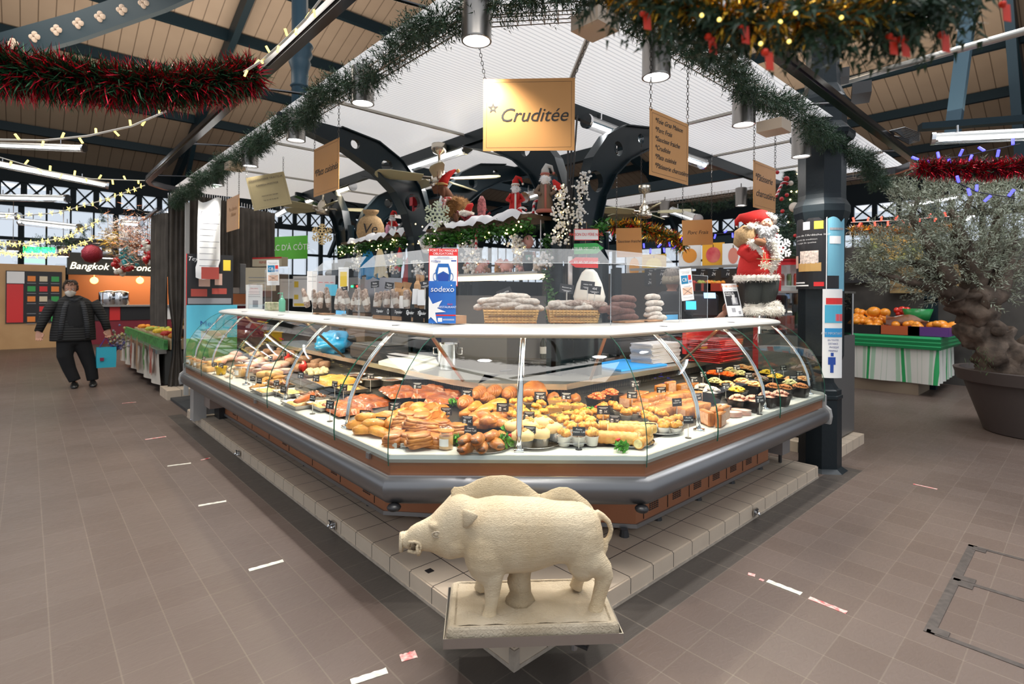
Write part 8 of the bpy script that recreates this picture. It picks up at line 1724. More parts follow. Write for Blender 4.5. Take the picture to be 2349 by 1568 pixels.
def wrap(name,label,px0,px1,py0,py1,m_,draw=None,off=.012):
 A=at(px0,(py0+py1)/2,d=4.45); C=at(px1,(py0+py1)/2,d=4.45); z0,z1=cz(py1)+.02,cz(py0)+.02
 def ang(px): return math.asin(max(-1,min(1,(px-1899)*4.6/F/.190)))
 a0,a1=ang(px0),ang(px1); vd=(CAM-cc_); vd.z=0; vd.normalize(); rr=Vector((-vd.y,vd.x,0)); rr=rr if rr.dot(RT)>0 else -rr
 def S(u,v,o=0): a=lerp(a0,a1,u); R=.185+off+o; return cc_+vd*R*math.cos(a)+rr*R*math.sin(a)+UP*lerp(z0,z1,v)
 tt=thing(name,label,'poster',S(.5,0)); b=B(); b.rings([[S(i/10,v) for i in range(11)] for v in (0,1)],0,(0,0),False); b.rings([[S(i/10,v,-.002) for i in range(11)] for v in (1,0)],0,(0,0),False); b.obj('sheet',m_,tt)
 for nm,m2,u0,v0,u1,v1 in (draw or []):
  b=B(); b.rings([[S(lerp(u0,u1,i/5),v,.002) for i in range(6)] for v in (v0,v1)],0,(0,0),False); b.obj(nm,m2,tt)
 return tt,S
def ptext(tt,S,items):
 for tx,u,v,h,m2,w in items:
  vs,fs=text_mesh(tx,h,0,'CENTER'); b=B(); b.add([S(u+x/w,v+y/w*0+y/ .72,.0035) for x,y,z in vs],fs); b.obj('lettering',m2,tt)
tt,S=wrap('sausage_poster','black poster of dry sausages in a basket wrapped on the iron column',1843,1910,505,668,blk,[('white_border',wht,0,0,.02,1),('white_border',wht,.98,0,1,1),('basket_print',mat('basket_print',(.50,.30,.10),.6),.28,.25,.88,.37),('sausage_print',mat('sausage_print',(.60,.50,.44),.6,var=.4,vs=60),.34,.36,.82,.54),('sausage_print',mat('ham_pink',(.62,.40,.32),.5),.05,.30,.26,.48),('yellow_seal',yel,.72,.84,.92,.95),('white_star',wht,.44,.84,.62,.95),('footer',wht,.08,.04,.6,.06),('footer',wht,.08,.08,.5,.10),('red_tag',red,.72,.04,.94,.10)],.010)
ptext(tt,S,[('Saucissons de l\'Ardèche IGP',.5,.76,.026,wht,.26),('grands de tradition',.5,.70,.02,wht,.26),('et gage de qualité',.5,.655,.02,wht,.26)])
wrap('blue_poster','pale blue poster on the right side of the iron column',1911,1944,500,672,mat('pale_blue_poster',(.16,.42,.55),.5),[('print',wht,.1,.62,.7,.72),('print',gry,.1,.8,.9,.83),('print',blk,.0,.03,.6,.2)],.006)
tt,S=wrap('distance_notice','long white safety notice with a blue figure on the iron column',1902,1938,668,868,wht,[('red_block',red,.15,.83,.98,.90),('blue_block',cyan,.1,.62,.98,.82),('red_ring',mat('pink_red',(.75,.1,.12),.5),.6,.64,.98,.72),('blue_block',mat('notice_sky',(.03,.30,.62),.4),.1,.46,.98,.56),('figure',blue,.36,.06,.52,.22),('figure',blue,.26,.15,.62,.235),('figure',blue,.38,.245,.52,.285)],.02)
ptext(tt,S,[('AVIS IMPORTANT',.45,.50,.028,wht,.22),('EN TOUTES',.5,.425,.022,blue,.22),('DISTANCE',.5,.385,.022,blue,.22),('PHYSIQUE',.55,.345,.022,blue,.22),('MINIMALE',.5,.305,.022,blue,.22)])
b=B(); b.box((4.62,.50,.62),(.7,.7,1.0)); t=thing('steel_display_cabinet','grey steel cabinet with a glazed top right behind the iron column','cabinet',(4.62,.50,.1)); b.obj('cabinet_body',mat('grey_sheet',(.17,.165,.16),.4,.4),t); b=B(); b.box((4.62,.50,1.34),(.67,.67,.42)); b.obj('glass_top',glassmat('smoked_glass',(.35,.36,.38),.12),t); b=B();
for x in (4.29,4.95):
 for y in (.17,.83): b.tube([(x,y,1.12),(x,y,1.56)],.012,5)
b.box((4.62,.50,1.56),(.71,.71,.02)); b.obj('cabinet_frame',steel,t); b=B(); b.tube([(4.9,.2,.13),(4.9,.2,.1)],.02,6); b.obj('foot',black,t)
q=at(1790,765,d=6.2); fx,fy=q.x,q.y; t=thing('drinks_fridge','red-framed glass drinks fridge with bright white shelves behind the Santa figure','fridge',(fx,fy,.0)); dd=(CAM-Vector((fx,fy,0))); dd.z=0; dd.normalize(); rz=math.atan2(dd.y,dd.x)+PI/2
M=Matrix.Translation((fx,fy,0))@Matrix.Rotation(rz,4,'Z'); redf=mat('fridge_red',(.62,.008,.015),.3,coat=.4); wF=.27
ztp=1.5+(683-600)*6.2/F;
b=B(); b.box((0,.5,.45),(2*wF+.06,.62,.9),M=M); b.obj('fridge_base',redf,t); b=B();
for x in (-wF,-.02,wF): b.box((x,.2,(ztp+.9)/2),(.05,.05,ztp-.9),M=M)
b.box((0,.2,ztp),(2*wF+.06,.06,.06),M=M); b.box((0,.5,ztp+.02),(2*wF+.06,.66,.04),M=M); b.obj('red_frame',redf,t)
b=B(); b.box((0,.80,(ztp+.9)/2),(2*wF,.02,ztp-.9),M=M); b.obj('back_panel',wht,t)
b=B();
for x in (wF-.05,-wF+.04): b.box((x,.28,(ztp+.9)/2),(.018,.018,ztp-1.0),M=M)
b.obj('led_strip',mat('fridge_led',(1,1,1),.5,emit=(.9,.95,1),es=6),t)
b=B(); b.box((0,.18,(ztp+.9)/2),(2*wF,.006,ztp-.95),M=M); b.obj('glass_door',cg,t)
rnd=random.Random(6); jm=[mat('jar_amber',(.35,.16,.05),.3),mat('jar_red',(.5,.05,.03),.3),mat('jar_pale',(.6,.55,.42),.3),mat('jar_green',(.12,.2,.06),.3)]
for k in range(4):
 z=.95+k*(ztp-1.0)/4; b=B(); b.box((0,.45,z),(2*wF-.02,.45,.012),M=M); b.obj('glass_shelf',wht,t)
 for i in range(7):
  b=B(); c=M@Vector((-wF+.06+i*.075,.32,z+.008)); h=(ztp-1)/4*.62; b.lathe([(.027,0),(.028,h*.85),(.022,h*.9),(.023,h)],c,10); tag(b.obj('preserve_jar',jm[(i*2+k)%4],None,True),'jar in the red fridge, %s from the left on shelf %s from the bottom'%(ORD[i],ORD[k]),'jar','jars in the red fridge')
q=at(1812,640,d=6.55); t=thing('christmas_tree','slim Christmas tree with baubles and lights between the Santa figure and the column','tree',(q.x,q.y,.0)); tx,ty=q.x,q.y; z0,z1=ztp+.12,1.5+(683-378)*6.55/F
b=B(); b.tube([(tx,ty,ztp+.04),(tx,ty,z1)],[.03,.008],8); b.box((tx,ty,ztp+.06),(.2,.2,.04)); b.obj('trunk',mat('dark_trunk',(.06,.04,.02),.8),t)
V=[];Fc=[]; rnd=random.Random(12)
for i in range(1500):
 f=rnd.random()**1.25; z=lerp(z0,z1,f); R=.40*(1-f)+.03; a=rnd.uniform(0,6.28); d=Vector((math.cos(a),math.sin(a),-.15)).normalized();
 for k in range(9):
  c=Vector((tx,ty,z))+d*R*(.25+.75*k/9)*rnd.uniform(.9,1.05); s1=d.orthogonal().normalized(); s2=d.cross(s1); nd=(d*.8+s1*math.cos(k*2.4)+s2*math.sin(k*2.4)).normalized(); sd=nd.cross(d).normalized()*.003; j=len(V); V+=[tuple(c-sd),tuple(c+sd),tuple(c+nd*.05)]; Fc.append((j,j+1,j+2))
me=bpy.data.meshes.new('needles'); me.from_pydata(V,[],Fc); me.materials.append(mat('fir_green',(.03,.09,.05),.5,col2=(.012,.045,.028),vs=8)); o=bpy.data.objects.new('fir_branches',me); COL.objects.link(o); o.parent=t; o.matrix_parent_inverse=Matrix.Translation((-tx,-ty,0)); o['kind']='stuff'
for k,(px,py,r,m2,cn) in enumerate(((1822,475,.05,'w','large white'),(1776,509,.028,'w','small white'),(1814,420,.025,'w','silvery'),(1791,572,.035,'r','patterned red'),(1780,540,.03,'r','red knitted'),(1795,484,.02,'r','small red'),(1805,447,.02,'r','tiny red'),(1783,395,.02,'r','topmost red'),(1804,410,.028,'r','boxy red'),(1793,456,.022,'r','dull red'),(1824,540,.018,'r','low red'))):
 b=B(); b.ball(at(px,py,d=6.15),r*1.15,12,9); o=b.obj('bauble',wb if m2=='w' else rb_,None,True); tag(o,cn+' bauble hanging on the Christmas tree','bauble')
b=B(); rnd=random.Random(2)
for i in range(26): f=rnd.random(); a=rnd.uniform(3,6); R=.36*(1-f)+.03; b.ball((tx+R*math.cos(a),ty+R*math.sin(a),lerp(z0,z1,f)),.010,5,3)
b.obj('tree_lights',warm_on,t)
# olive tree in a planter
oc=at(2340,1010,z=0); oc=Vector((5.25,-2.0,0)) if False else at(2385,1015,z=0)+FW*.0; ox,oy=oc.x+FW.x*.35,oc.y+FW.y*.35
kz=(Vector((ox,oy,0))-CAM).dot(FW)/F
def O(px,py,y=0): r=ray(px,py); k=(Vector((ox,oy,0))-CAM).dot(FW)+y; return CAM+r*k
pc0=O(2378,1010); rb0=abs(2378-2285)*kz;
t=thing('olive_tree_planter','large taupe plastic planter at the right edge holding the olive tree','planter',(ox,oy,0)); zt2=O(2340,850).z; c2=(pc0.x,pc0.y,0)
b=B(); b.lathe([(rb0*.95,0),(rb0,.01),((2378-2247)*kz,O(0,895).z if False else zt2-.14),((2378-2240)*kz+.02,zt2-.13),((2378-2232)*kz+.02,zt2),((2378-2240)*kz,zt2+.005),((2378-2250)*kz,zt2-.06),(.01,zt2-.06)],c2,40); b.obj('pot',mat('taupe_planter',(.072,.056,.050),.6),t,auto=30)
b=B(); b.lathe([(.01,zt2-.05),((2378-2250)*kz,zt2-.05)],c2,24,cap=(0,0)); b.obj('soil',mat('soil',(.05,.035,.025),.95),t)
bark=mat('olive_bark',(.16,.115,.085),.85,col2=(.05,.035,.025),vs=9,var=.1,bump=1.2,bs=16)
OT=thing('olive_tree','old olive tree with a gnarled trunk and silvery crown in the taupe planter','tree',(pc0.x,pc0.y,zt2-.05))
def limb(P,R,n=12,seed=0,knob=.16):
 P=[Vector(p) for p in P]; Q=[];RR=[]
 for i in range(len(P)-1):
  for k in range(6): f=k/6; Q.append(P[i].lerp(P[i+1],f)); RR.append(lerp(R[i],R[i+1],f))
 Q.append(P[-1]); RR.append(R[-1]); rs=[]; a=None
 for i,p in enumerate(Q):
  t_=(Q[min(i+1,len(Q)-1)]-Q[max(i-1,0)]).normalized()
  if a is None: a=t_.orthogonal().normalized()
  a=(a-t_*a.dot(t_)).normalized(); b_=t_.cross(a); rs.append([p+(a*math.cos(x)+b_*math.sin(x))*RR[i]*(1+knob*noise.noise(Vector((math.cos(x)*1.3,math.sin(x)*1.3,i*.28+seed)))*2+knob*.8*noise.noise(Vector((math.cos(x)*3.5,math.sin(x)*3.5,i*.25+seed+9)))) for x in [2*PI*k/n for k in range(n)]])
 b=B(); b.rings(rs); return b
m=kz
b=limb([O(2350,850),O(2300,835),O(2275,800),O(2258,760),O(2262,730),O(2232,700),O(2215,670)],[m*70,m*52,m*38,m*42,m*36,m*38,m*36],32,1,.34); b.obj('trunk',bark,OT,True)
b=limb([O(2262,745,-.05),O(2290,755,-.12),O(2304,762,-.1)],[m*22,m*18,m*8],14,5); b.obj('trunk_knot',bark,OT,True)
b=limb([O(2340,850,-.1),O(2320,830,-.12),O(2300,815,-.1)],[m*30,m*22,m*12],14,6); b.obj('root',bark,OT,True)
LB=[([(2220,690),(2185,685),(2150,640),(2090,600)],[34,24,15,6]),([(2230,680),(2235,640),(2210,560),(2180,480)],[30,22,14,5]),([(2240,690),(2290,672),(2310,600),(2330,520)],[30,24,14,5]),([(2235,660),(2270,580),(2290,500),(2280,440)],[22,15,9,4]),([(2210,680),(2150,660),(2060,640),(2000,620)],[22,14,8,3]),([(2185,650),(2130,560),(2090,500),(2110,450)],[18,11,7,3]),([(2300,640),(2360,600),(2420,560)],[18,12,6]),([(2240,640),(2190,540),(2230,450)],[14,9,4])]
for i,(P,R) in enumerate(LB): b=limb([O(x,y,.12*math.sin(i*2.1+k)) for k,(x,y) in enumerate(P)],[r*m for r in R],10,i*3,.12); b.obj('branch',bark,OT,True)
rnd=random.Random(21); V=[];Fc=[];TV=B()
cl=[(2230,520,95,.30),(2150,500,80,.28),(2300,480,80,.28),(2320,590,70,.25),(2200,610,75,.25),(2110,590,75,.22),(2050,590,60,.2),(2100,480,60,.2),(2260,440,55,.2),(2010,570,40,.15),(2040,630,40,.15),(2160,420,35,.15),(2350,520,80,.25),(2280,640,60,.2),(2130,650,45,.15),(2060,450,25,.12),(2330,430,50,.2),(2150,560,70,.25),(1985,610,22,.1),(2225,580,80,.3)]
def leaf(p,d,l):
 w=d.orthogonal().normalized(); a=rnd.uniform(0,6.28); w=(w*math.cos(a)+d.cross(w)*math.sin(a))*l*.11; j=len(V); V.extend([tuple(p),tuple(p+d*l*.45+w),tuple(p+d*l),tuple(p+d*l*.45-w)]); Fc.append((j,j+1,j+2,j+3))
for (cx,cy,rr,dy) in cl:
 for s_ in range(int(rr*1.5)):
  th=rnd.uniform(0,6.28); q=math.sqrt(rnd.random())*rr; base=O(cx+q*math.cos(th),cy+q*math.sin(th)*.85,rnd.uniform(-dy,dy)); out=(base-O(2225,640)).normalized(); d=(out+Vector((rnd.gauss(0,.55),rnd.gauss(0,.55),rnd.gauss(.1,.5)))).normalized(); L_=rnd.uniform(.10,.24); e=base+d*L_; TV.tube([base-d*.05,e],[.0022,.001],3)
  for k in range(13):
   f=k/13; p=base.lerp(e,f); sd=d.orthogonal().normalized(); a=k*2.4; dd=(d*.8+(sd*math.cos(a)+d.cross(sd)*math.sin(a))*.8).normalized(); leaf(p,dd,rnd.uniform(.034,.060))
me=bpy.data.meshes.new('leaves'); me.from_pydata(V,[],Fc); me.materials.append(mat('olive_leaf',(.26,.30,.21),.5,col2=(.46,.50,.40),vs=14,var=.2)); o=bpy.data.objects.new('leaves',me); COL.objects.link(o); o.parent=OT; o.matrix_parent_inverse=Matrix.Translation(-OT.location); o['kind']='stuff'
TV.obj('twigs',mat('olive_twig',(.14,.12,.08),.8),OT)['kind']='stuff'
b=B();
for i in range(60): p=O(2255+rnd.gauss(0,14),830+rnd.gauss(0,14),-.3); b.add([p,p+Vector((.01,0,.02)),p+Vector((rnd.gauss(0,.03),rnd.gauss(0,.03),.05)),p+Vector((-.01,0,.02))],[(0,1,2,3)])
b.obj('base_shoots',mat('olive_leaf_green',(.10,.16,.06),.5),OT)
# green striped fruit stall
A0=at(1945,893,z=.10); A1=at(2150,908,z=.0); gx=8.75; y0=at(2152,900,x=gx).y; y1=at(1945,890,x=gx).y+2.2
zt3=at(2150,775,x=gx).z; t=thing('green_fruit_stall','fruit stall with a green and white striped cloth and green edge beyond the column','market stall',(gx+.8,y0+1,0))
def stripes():
 m_=bpy.data.materials.new('green_striped_cloth'); m_.use_nodes=True; nt=m_.node_tree; N=nt.nodes; L_=nt.links; p=N['Principled BSDF']; tc=N.new('ShaderNodeTexCoord'); s_=N.new('ShaderNodeSeparateXYZ'); L_.new(tc.outputs['Object'],s_.inputs[0]); a=N.new('ShaderNodeMath'); a.operation='ADD'; L_.new(s_.outputs[0],a.inputs[0]); L_.new(s_.outputs[1],a.inputs[1]); d=N.new('ShaderNodeMath'); d.operation='DIVIDE'; d.inputs[1].default_value=.44; L_.new(a.outputs[0],d.inputs[0]); f=N.new('ShaderNodeMath'); f.operation='FRACT'; L_.new(d.outputs[0],f.inputs[0]); r=N.new('ShaderNodeValToRGB'); r.color_ramp.interpolation='CONSTANT'; e=r.color_ramp.elements; e[0].color=(.02,.36,.10,1); e[1].position=.09; e[1].color=(.72,.73,.66,1)
 for pos,c in ((.13,(.40,.58,.42,1)),(.24,(.74,.74,.68,1)),(.46,(.55,.62,.52,1)),(.48,(.74,.74,.68,1)),(.60,(.55,.62,.52,1)),(.62,(.74,.74,.68,1)),(.82,(.40,.60,.44,1)),(.95,(.74,.74,.68,1))): x=e.new(pos); x.color=c
 L_.new(f.outputs[0],r.inputs[0]); L_.new(r.outputs[0],p.inputs['Base Color']); p.inputs['Roughness'].default_value=.6; return m_
sm=stripes(); b=B(); zb=at(2160,885,x=gx).z; P=[Vector((gx,y1,0)),Vector((gx,y0,0)),Vector((gx+1.6,y0+.05,0))]; rs=[]
for j in range(5):
 row=[]
 for i in range(60):
  f=i/59*2; k=int(min(f,1.999)); q=P[k].lerp(P[k+1],f-k); row.append(Vector((q.x-.03*math.sin(i*.9)*j/4,q.y-.02*math.sin(i*1.1)*j/4,lerp(zt3-.1,zb,j/4))))
 rs.append(row)
b.rings(rs,0,(0,0),False); b.obj('striped_cloth',sm,t,True)
gm=mat('green_gloss_edge',(.01,.30,.10),.25,coat=.5); b=B()
for k in range(3): b.tube([(gx-.02,y1,zt3-.03-.06*k),(gx-.02,y0-.02,zt3-.03-.06*k),(gx+1.6,y0-.02,zt3-.03-.06*k)],.045,6)
b.obj('green_edge',gm,t); b=B(); b.box((gx+.8,(y0+y1)/2,zt3/2+.12),(1.5,y1-y0-.1,zt3-.3)); b.obj('stall_body',blk,t); b=B(); b.box((gx+.7,(y0+y1)/2+.1,.10),(1.3,y1-y0-.3,.2)); b.obj('tiled_foot',mat('brown_tile_foot',(.26,.20,.14),.5),t)
b=B(); b.rings([[Vector((gx+2.4+.8*i/20,y0-1.2+1.9*i/20*0-.02*math.sin(i),z)) for i in range(21)] for z in (.15,zt3-.05)],0,(0,0),False)
pcz=zt3+.02; card_o=mat('red_card_box',(.50,.10,.03),.5); card_p=mat('purple_card_box',(.12,.04,.22),.5); per=mat('persimmon_skin',(.85,.30,.02),.35,coat=.3)
for k,(px,mm,l,n_) in enumerate(((1985,blk,'black crate of persimmons on the green stall',26),(2072,card_o,'red cardboard crate on the green stall beside the persimmons',6),(2135,card_p,'purple cardboard crate on the green stall',8))):
 q=at(px,765,x=gx+.25); crate((gx+.25,q.y,pcz),(.42,.50,.14),mm,'fruit_crate',l,'orange persimmon heaped on the green stall',per,0,.06,n_,fname='persimmon',fgroup='persimmons on the green stall')
k=0; me=None
b=B(); b.ball((0,0,0),(.062,.062,.052),12,8); me=b.mesh('persimmon',[per],True)
for i in range(46):
 px=rnd.uniform(1958,2035); py=rnd.uniform(712,755); q=at(px,py,x=gx+.4+.3*(755-py)/45); o=bpy.data.objects.new('persimmon',me); COL.objects.link(o); o.location=q; o.rotation_euler=(rnd.random(),rnd.random(),0); tag(o,'orange persimmon heaped on the green stall','fruit','persimmons on the green stall')
for i,(px,py,s_) in enumerate(((2160,745,1.1),(2190,752,1.5),(2140,748,1.1),(2030,716,1.0),(2005,715,1.3))): o=bpy.data.objects.new('pumpkin',me); COL.objects.link(o); o.location=at(px,py,x=gx+.35); o.scale=(s_*1.3,)*3; tag(o,'small orange pumpkin on the green stall, %s from the left'%ORD[(3,4,2,1,0)[i]],'pumpkin','pumpkins on the green stall')
b=B(); rs=[[at(2032+11*i,722+3*j+5*math.sin(i*.9+j)+.9*max(0,i-3)*2,x=gx+.3+.02*j) for i in range(10)] for j in range(10)]; b.rings(rs,0,(0,0),False); tag(b.obj('plastic_sheet',mat('crumpled_clear_plastic',(.66,.64,.62),.3,bump=.8,bs=8),None,True),'crumpled white plastic sheet over the crates of the green stall','plastic sheet')
b=B(); q=at(2105,722,x=gx+.7); b.lathe([(.14,-.1),(.2,.1),(.21,.1),(.15,-.1)],q,20); tag(b.obj('green_tub',mat('green_plastic_tub',(.02,.25,.06),.3),None,True),'dark green plastic tub behind the plastic sheet','tub')
for i in range(10): b=B(); b.ball((0,0,0),.05,8,6); o=b.obj('red_pepper',mat('red_pepper_skin',(.6,.02,.01),.25,coat=.5),None,True); o.location=at(2055+rnd.uniform(0,28),707+rnd.uniform(0,14),x=gx+.8); tag(o,'glossy red pepper left of the green tub','vegetable','red peppers on the green stall')
b=B(); b.box((gx+3.2,y0-.35,.42),(1.6,.9,.6)); tag(b.obj('side_stall',mat('green_leaf_cloth',(.45,.55,.45),.6,col2=(.15,.35,.15),vs=5)),'leaf-patterned stall front behind the olive planter','market stall')
b=B(); b.box((gx+3.2,y0-.35,.76),(1.7,1.0,.06)); tag(b.obj('green_counter_board',gm),'green board lying on the leaf-patterned stall','board')
b=B(); b.box((gx+.95,y0+.25,.75),(.16,.16,1.5)); b.box((gx+.95,y0+.25,2.3),(.16,.16,1.7)); tag(b.obj('stall_post',darksteel),'dark steel post at the corner of the green stall','post')
# back stall with fruit pictures and price boards behind the counter
def pict(label,px,py,w,h,bgm,fm,x=8.2,sx=1):
 c=at(px,py,x=x); t,M=flat('fruit_picture',label,c,w,h,(-1,-.3,0),bgm,[],[],cat='picture',thick=.03); b=B(); disc(b,M,0,-.01,w*.33*sx,off=.003,ry=h*.34); b.obj('fruit_print',fm,t); b=B(); rect(b,M,-.008,h*.30,.008,h*.42,off=.004); b.obj('stalk_print',mat('stalk_brown',(.15,.07,.02),.6),t)
pict('orange-backed picture of a red apple',1636,583,.40,.44,mat('amber_print',(.85,.42,.03),.5),mat('apple_print',(.60,.04,.07),.35,col2=(.85,.25,.2),vs=4)); pict('white picture of an orange and green mango left of the apple',1582,585,.42,.42,wht,mat('mango_print',(.80,.32,.05),.4)); pict('white picture of a pear left of the Santa figure',1682,585,.38,.44,wht,mat('pear_print',(.70,.25,.18),.4),sx=.7); pict('pale picture of an apricot behind the screen',1455,612,.34,.62,mat('pale_print',(.65,.62,.58),.5),mat('apricot_print',(.80,.35,.04),.4)); pict('yellow picture of citrus behind the screen',1500,605,.5,.4,mat('mustard_print',(.70,.42,.05),.5),yel)
for k,px in enumerate((1493,1520,1550,1613,1640,1672)):
 for r2,py in enumerate((626,646)):
  if r2 and px>1560: continue
  c=at(px,py,x=8.0); t,M=flat('price_slate','black price slate in the row above the fruit, %s from the left, %s row'%(ORD[k],'upper' if r2==0 else 'lower'),c,.26,.17,(-1,-.3,0),blk,[('1€95' if k%2 else '2€50',.02,-.02,.075,'CENTER',wht,.3),('Fruits',0,.05,.03,'CENTER',wht,.3)],[],cat='price sign',group='price slates over the fruit')
c=at(1620,612,x=8.05); b=B(); b.box((8.05,c.y,c.z),(.06,3.4,.05)); tag(b.obj('slate_rail',steel),'steel rail above the row of price slates','rail')
for k,(px,fm,fn) in enumerate(((1607,rdm,'red apple'),(1628,grp,'green apple'),(1648,orm,'clementine'))):
 q=at(px,655,x=7.9); crate((7.9,q.y,q.z-.1),(.5,.30,.14),mat('red_crate_rim',(.55,.06,.03),.4),'fruit_bin','red bin of %ss behind the payment notice'%fn,fn+' in the bins behind the payment notice',fm,0,.045,16,fname=fn.replace(' ','_'))
b=B(); b.box((8.5,5.2,1.0),(1.0,5.0,2.0)); tag(b.obj('fruit_rack',mat('dark_rack',(.035,.028,.022),.7)),'dark rack of the fruit seller behind the counter','rack')
b=B(); b.box((8.6,3.6,2.62),(.2,7.6,.14)); tag(b.obj('stall_beam',darksteel),'dark beam over the fruit seller stall','beam')
b=B(); b.box((10.6,1.2,1.25),(.1,5,2.5)); tag(b.obj('stall_back_wall',mat('dark_backdrop',(.045,.04,.035),.7,var=.4,vs=3)),'dark backdrop behind the green stall','wall panel')
for k,(px,py,w,h,m2,l) in enumerate(((2055,560,.8,.6,mat('green_orange_poster',(.25,.45,.12),.5,col2=(.75,.35,.08),vs=3),'green and orange picture behind the olive branches'),(1988,635,1.5,.22,blk,'row of black slates right of the column'),(2120,640,1.0,.5,mat('mixed_produce',(.18,.10,.04),.6,col2=(.35,.25,.1),vs=9),'dim shelf of produce behind the olive branches'))):
 flat('wall_panel',l,at(px,py,x=10.45),w,h,(-1,-.2,0),m2,[],[],cat='panel')
b=B(); b.box((14,-4.5,1.5),(.1,4,3)); tag(b.obj('shop_shutter',mat('blue_grey_shutter',(.06,.075,.09),.5)),'blue-grey closed shop front at the right edge','shop front')
b=B(); b.tube([at(1905,198,d=5.2),at(2050,155,d=4.6),at(2420,52,d=3.6)],.028,10); tag(b.obj('steel_pipe',mat('galvanised_pipe',(.55,.54,.50),.3,.7),None,True),'galvanised pipe slanting from the column to the top right','pipe')
for P,l in (((at(2230,-30,d=9),at(2182,330,d=9)),'blue-grey steel post behind the pipe, left one'),((at(2310,-30,d=8),at(2340,370,d=8)),'dark steel post at the right edge above the tinsel')):
 b=B(); b.tube(P,.14 if '9' and 'left' in l else .08,4); tag(b.obj('roof_post',bluesteel if 'left' in l else darksteel),l,'post')
b=B(); q=at(1975,213,d=4.7); b.box(q,(.30,.14,.10),rz=.3); b.box(at(1930,175,d=4.8),(.2,.12,.08),rz=.3); tag(b.obj('heater_box',black),'black heater boxes fixed on the iron column above the rail','heater')
b=B()
for k in range(7): b.tube([at(2040+2*k,300,d=4.9),at(2075,292+4*k,d=4.9),at(2110,305+3*k,d=4.9),at(2085,318+2*k,d=4.9),at(2050,312,d=4.9)],.006,4,loop=True)
tag(b.obj('cable_coil',black),'coil of black cables beside the double light fitting','cable')
b=B(); q=at(2140,300,d=5.0); beam(b,at(2110,292,d=5.1),at(2420,268,d=4.8),.10,.06); tag(b.obj('fitting_beam',darksteel),'dark beam carrying the double light fitting at the right','beam')
for px,py0,py1,l in ((688,-20,250,'blue-grey iron column with an ornate capital behind the left garland'),):
 A=at(px,py0,d=7.5); C=at(px,py1+60,d=7.5); b=B(); b.tube([C,A],.11,10); cpt=at(px,145,d=7.5); b.lathe([(.112,-.35),(.13,-.33),(.112,-.3),(.115,-.1),(.15,.0),(.13,.05),(.17,.12),(.15,.2),(.18,.24),(.17,.27),(.112,.3)],cpt,16); tag(b.obj('hall_column',bluesteel,None,True),l,'column')
p0=at(1540,690,d=5.6); p0=Vector((p0.x,p0.y,0)); PR=thing('person','customer in a black coat and beige beanie behind the screen, hand reaching right','person',p0); fb_=FW; k2=5.6/F
def Q(px,py,y=0): return p0+RT*((px-1540)*k2)+FW*y+UP*(1.5+(681-py)*k2)
b=B(); b.rings([sring(Q(x,y),RT,FW,w,.14,20) for x,y,w in ((1545,800,.20),(1545,740,.20),(1545,700,.21),(1543,678,.18),(1542,668,.10))]+[]); o=b.obj('coat',mat('black_coat',(.015,.016,.018),.85),PR,True)
b=B(); b.rings([sring(p0+UP*z,RT,FW,w,.13,16) for z,w in ((.08,.15),(.5,.18),(1.0,.19))]); b.obj('trousers',trou,PR,True)
for s_ in (-1,1): b=B(); b.ball(p0+RT*.09*s_+UP*.04+FW*.04,(.055,.12,.04)); b.obj('shoe',blk,PR,True)
person_head(PR,Q(1541,664),(FW+RT*.4).normalized(),(RT-FW*.4).normalized(),.95,mat('grey_hair',(.2,.18,.16),.9))
b=B(); b.rings([sring(Q(1540,y),RT,FW,w,w*1.15,18) for y,w in ((652,.092),(645,.098),(636,.095),(629,.07),(624,.03))]); b.obj('beanie',mat('beige_knit',(.32,.28,.21),.9,bump=.5,bs=90),PR,True)
b=B(); b.tube([Q(1575,690,-.05),Q(1590,735,-.15),Q(1607,743,-.25)],[.06,.055,.048],12); b.obj('sleeve',MATS['black_coat'],PR,True); b=B(); b.tube([Q(1604,744,-.24),Q(1616,736,-.27)],[.05,.044],12); b.obj('cuff',mat('pale_blue_cuff',(.35,.45,.50),.8),PR,True)
b=B(); b.tube([Q(1614,738,-.27),Q(1624,728,-.29),Q(1634,717,-.30)],[.038,.034,.027],12); b.obj('forearm',mat('human_skin',(.48,.25,.17),.55),PR,True)
hand(PR,Q(1635,716,-.30),RT*.75+UP*.75,RT*-.7+UP*.7,1.0,.18,palm_n=-FW,spread=.35)
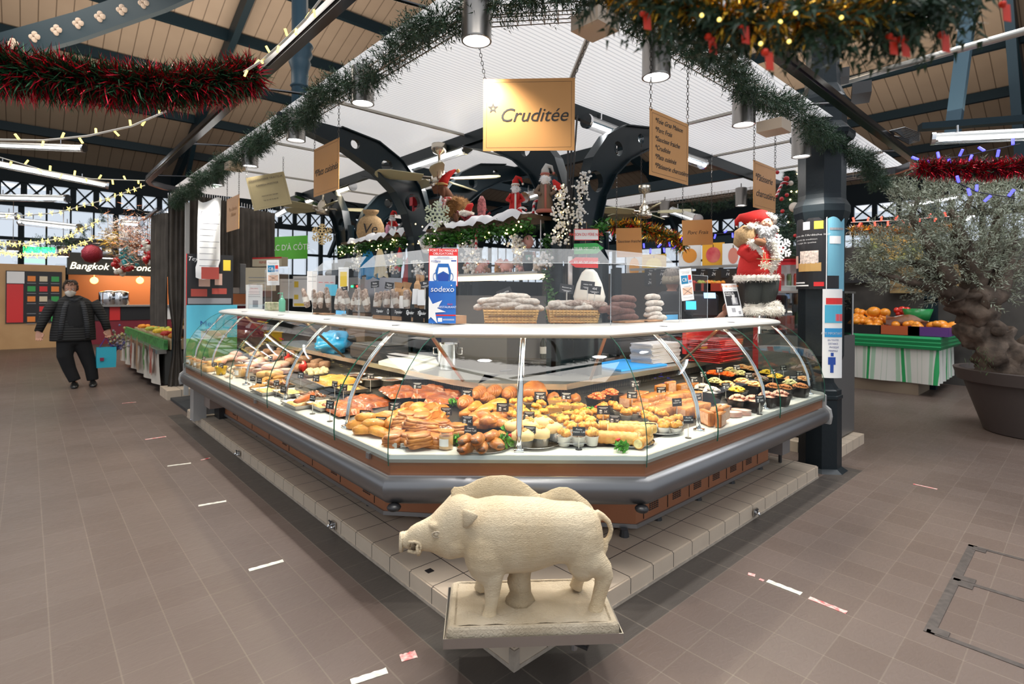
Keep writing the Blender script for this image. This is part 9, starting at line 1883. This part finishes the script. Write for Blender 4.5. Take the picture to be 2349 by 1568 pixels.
p=at(1610,700,d=5.2); b=B(); b.box(p,(.26,.22,.22),rz=-.8,bev=.02); t=thing('cash_register','dark cash register with a bright screen behind the payment notice','till',p); b.obj('register_body',mat('charcoal_plastic',(.035,.035,.04),.35),t); b=B(); M=face_matrix(at(1628,678,d=5.05),(-.7,-.7,.3)); rect(b,M,-.055,-.025,.055,.03); b.obj('screen',mat('screen_sky',(.3,.5,.8),.3,emit=(.35,.55,.9),es=1.5),t)
p=at(1585,700,d=5.0); b=B(); M=face_matrix(p,(-.6,-.8,.1)); b.box((0,0,-.01),(.13,.11,.02),M=M); t=thing('touch_screen','small touch screen glowing blue left of the cash register','screen',p); b.obj('screen_housing',black,t); b=B(); rect(b,M,-.05,-.04,.05,.04,off=.002); b.obj('screen',mat('screen_cyan',(.05,.4,.7),.3,emit=(.05,.45,.8),es=1.2),t)
TRS=thing('roof_truss','dark curved roof truss pierced with quatrefoils at the top left','beam',at(150,60,d=9))
b=B(); P=[at(-120,150,d=9),at(0,112,d=9),at(180,62,d=9),at(380,-8,d=9),at(520,-70,d=9)]
b.rings([[p+UP*.24+FW*.05,p+UP*.24-FW*.05,p-UP*.24-FW*.05,p-UP*.24+FW*.05] for p in P]); b.obj('truss_beam',darksteel,TRS)
for i in range(7):
 q=at(30+50*i,100-15.5*i,d=8.94); b=B()
 for k in range(4): a=k*PI/2; b.ball(q+RT*.05*math.cos(a)+UP*.05*math.sin(a),(.045,.02,.045),8,6)
 b.obj('quatrefoil',mat('quatrefoil_light',(.33,.25,.19),.7),TRS)
LB_={}
for o in list(COL.objects):
 if o.parent is None and o.get('label'): LB_.setdefault(o['label'],[]).append(o)
for l,os in LB_.items():
 if len(os)<2: continue
 os.sort(key=lambda o:(o.location-CAM).dot(RT)/max(.1,(o.location-CAM).dot(FW)))
 for k,o in enumerate(os):
  n=k+1; w=ORD[k] if k<20 else '%d%s'%(n,{1:'st',2:'nd',3:'rd'}.get(n%10,'th') if n%100 not in (11,12,13) else 'th'); o['label']=l+', '+w+' from the left'
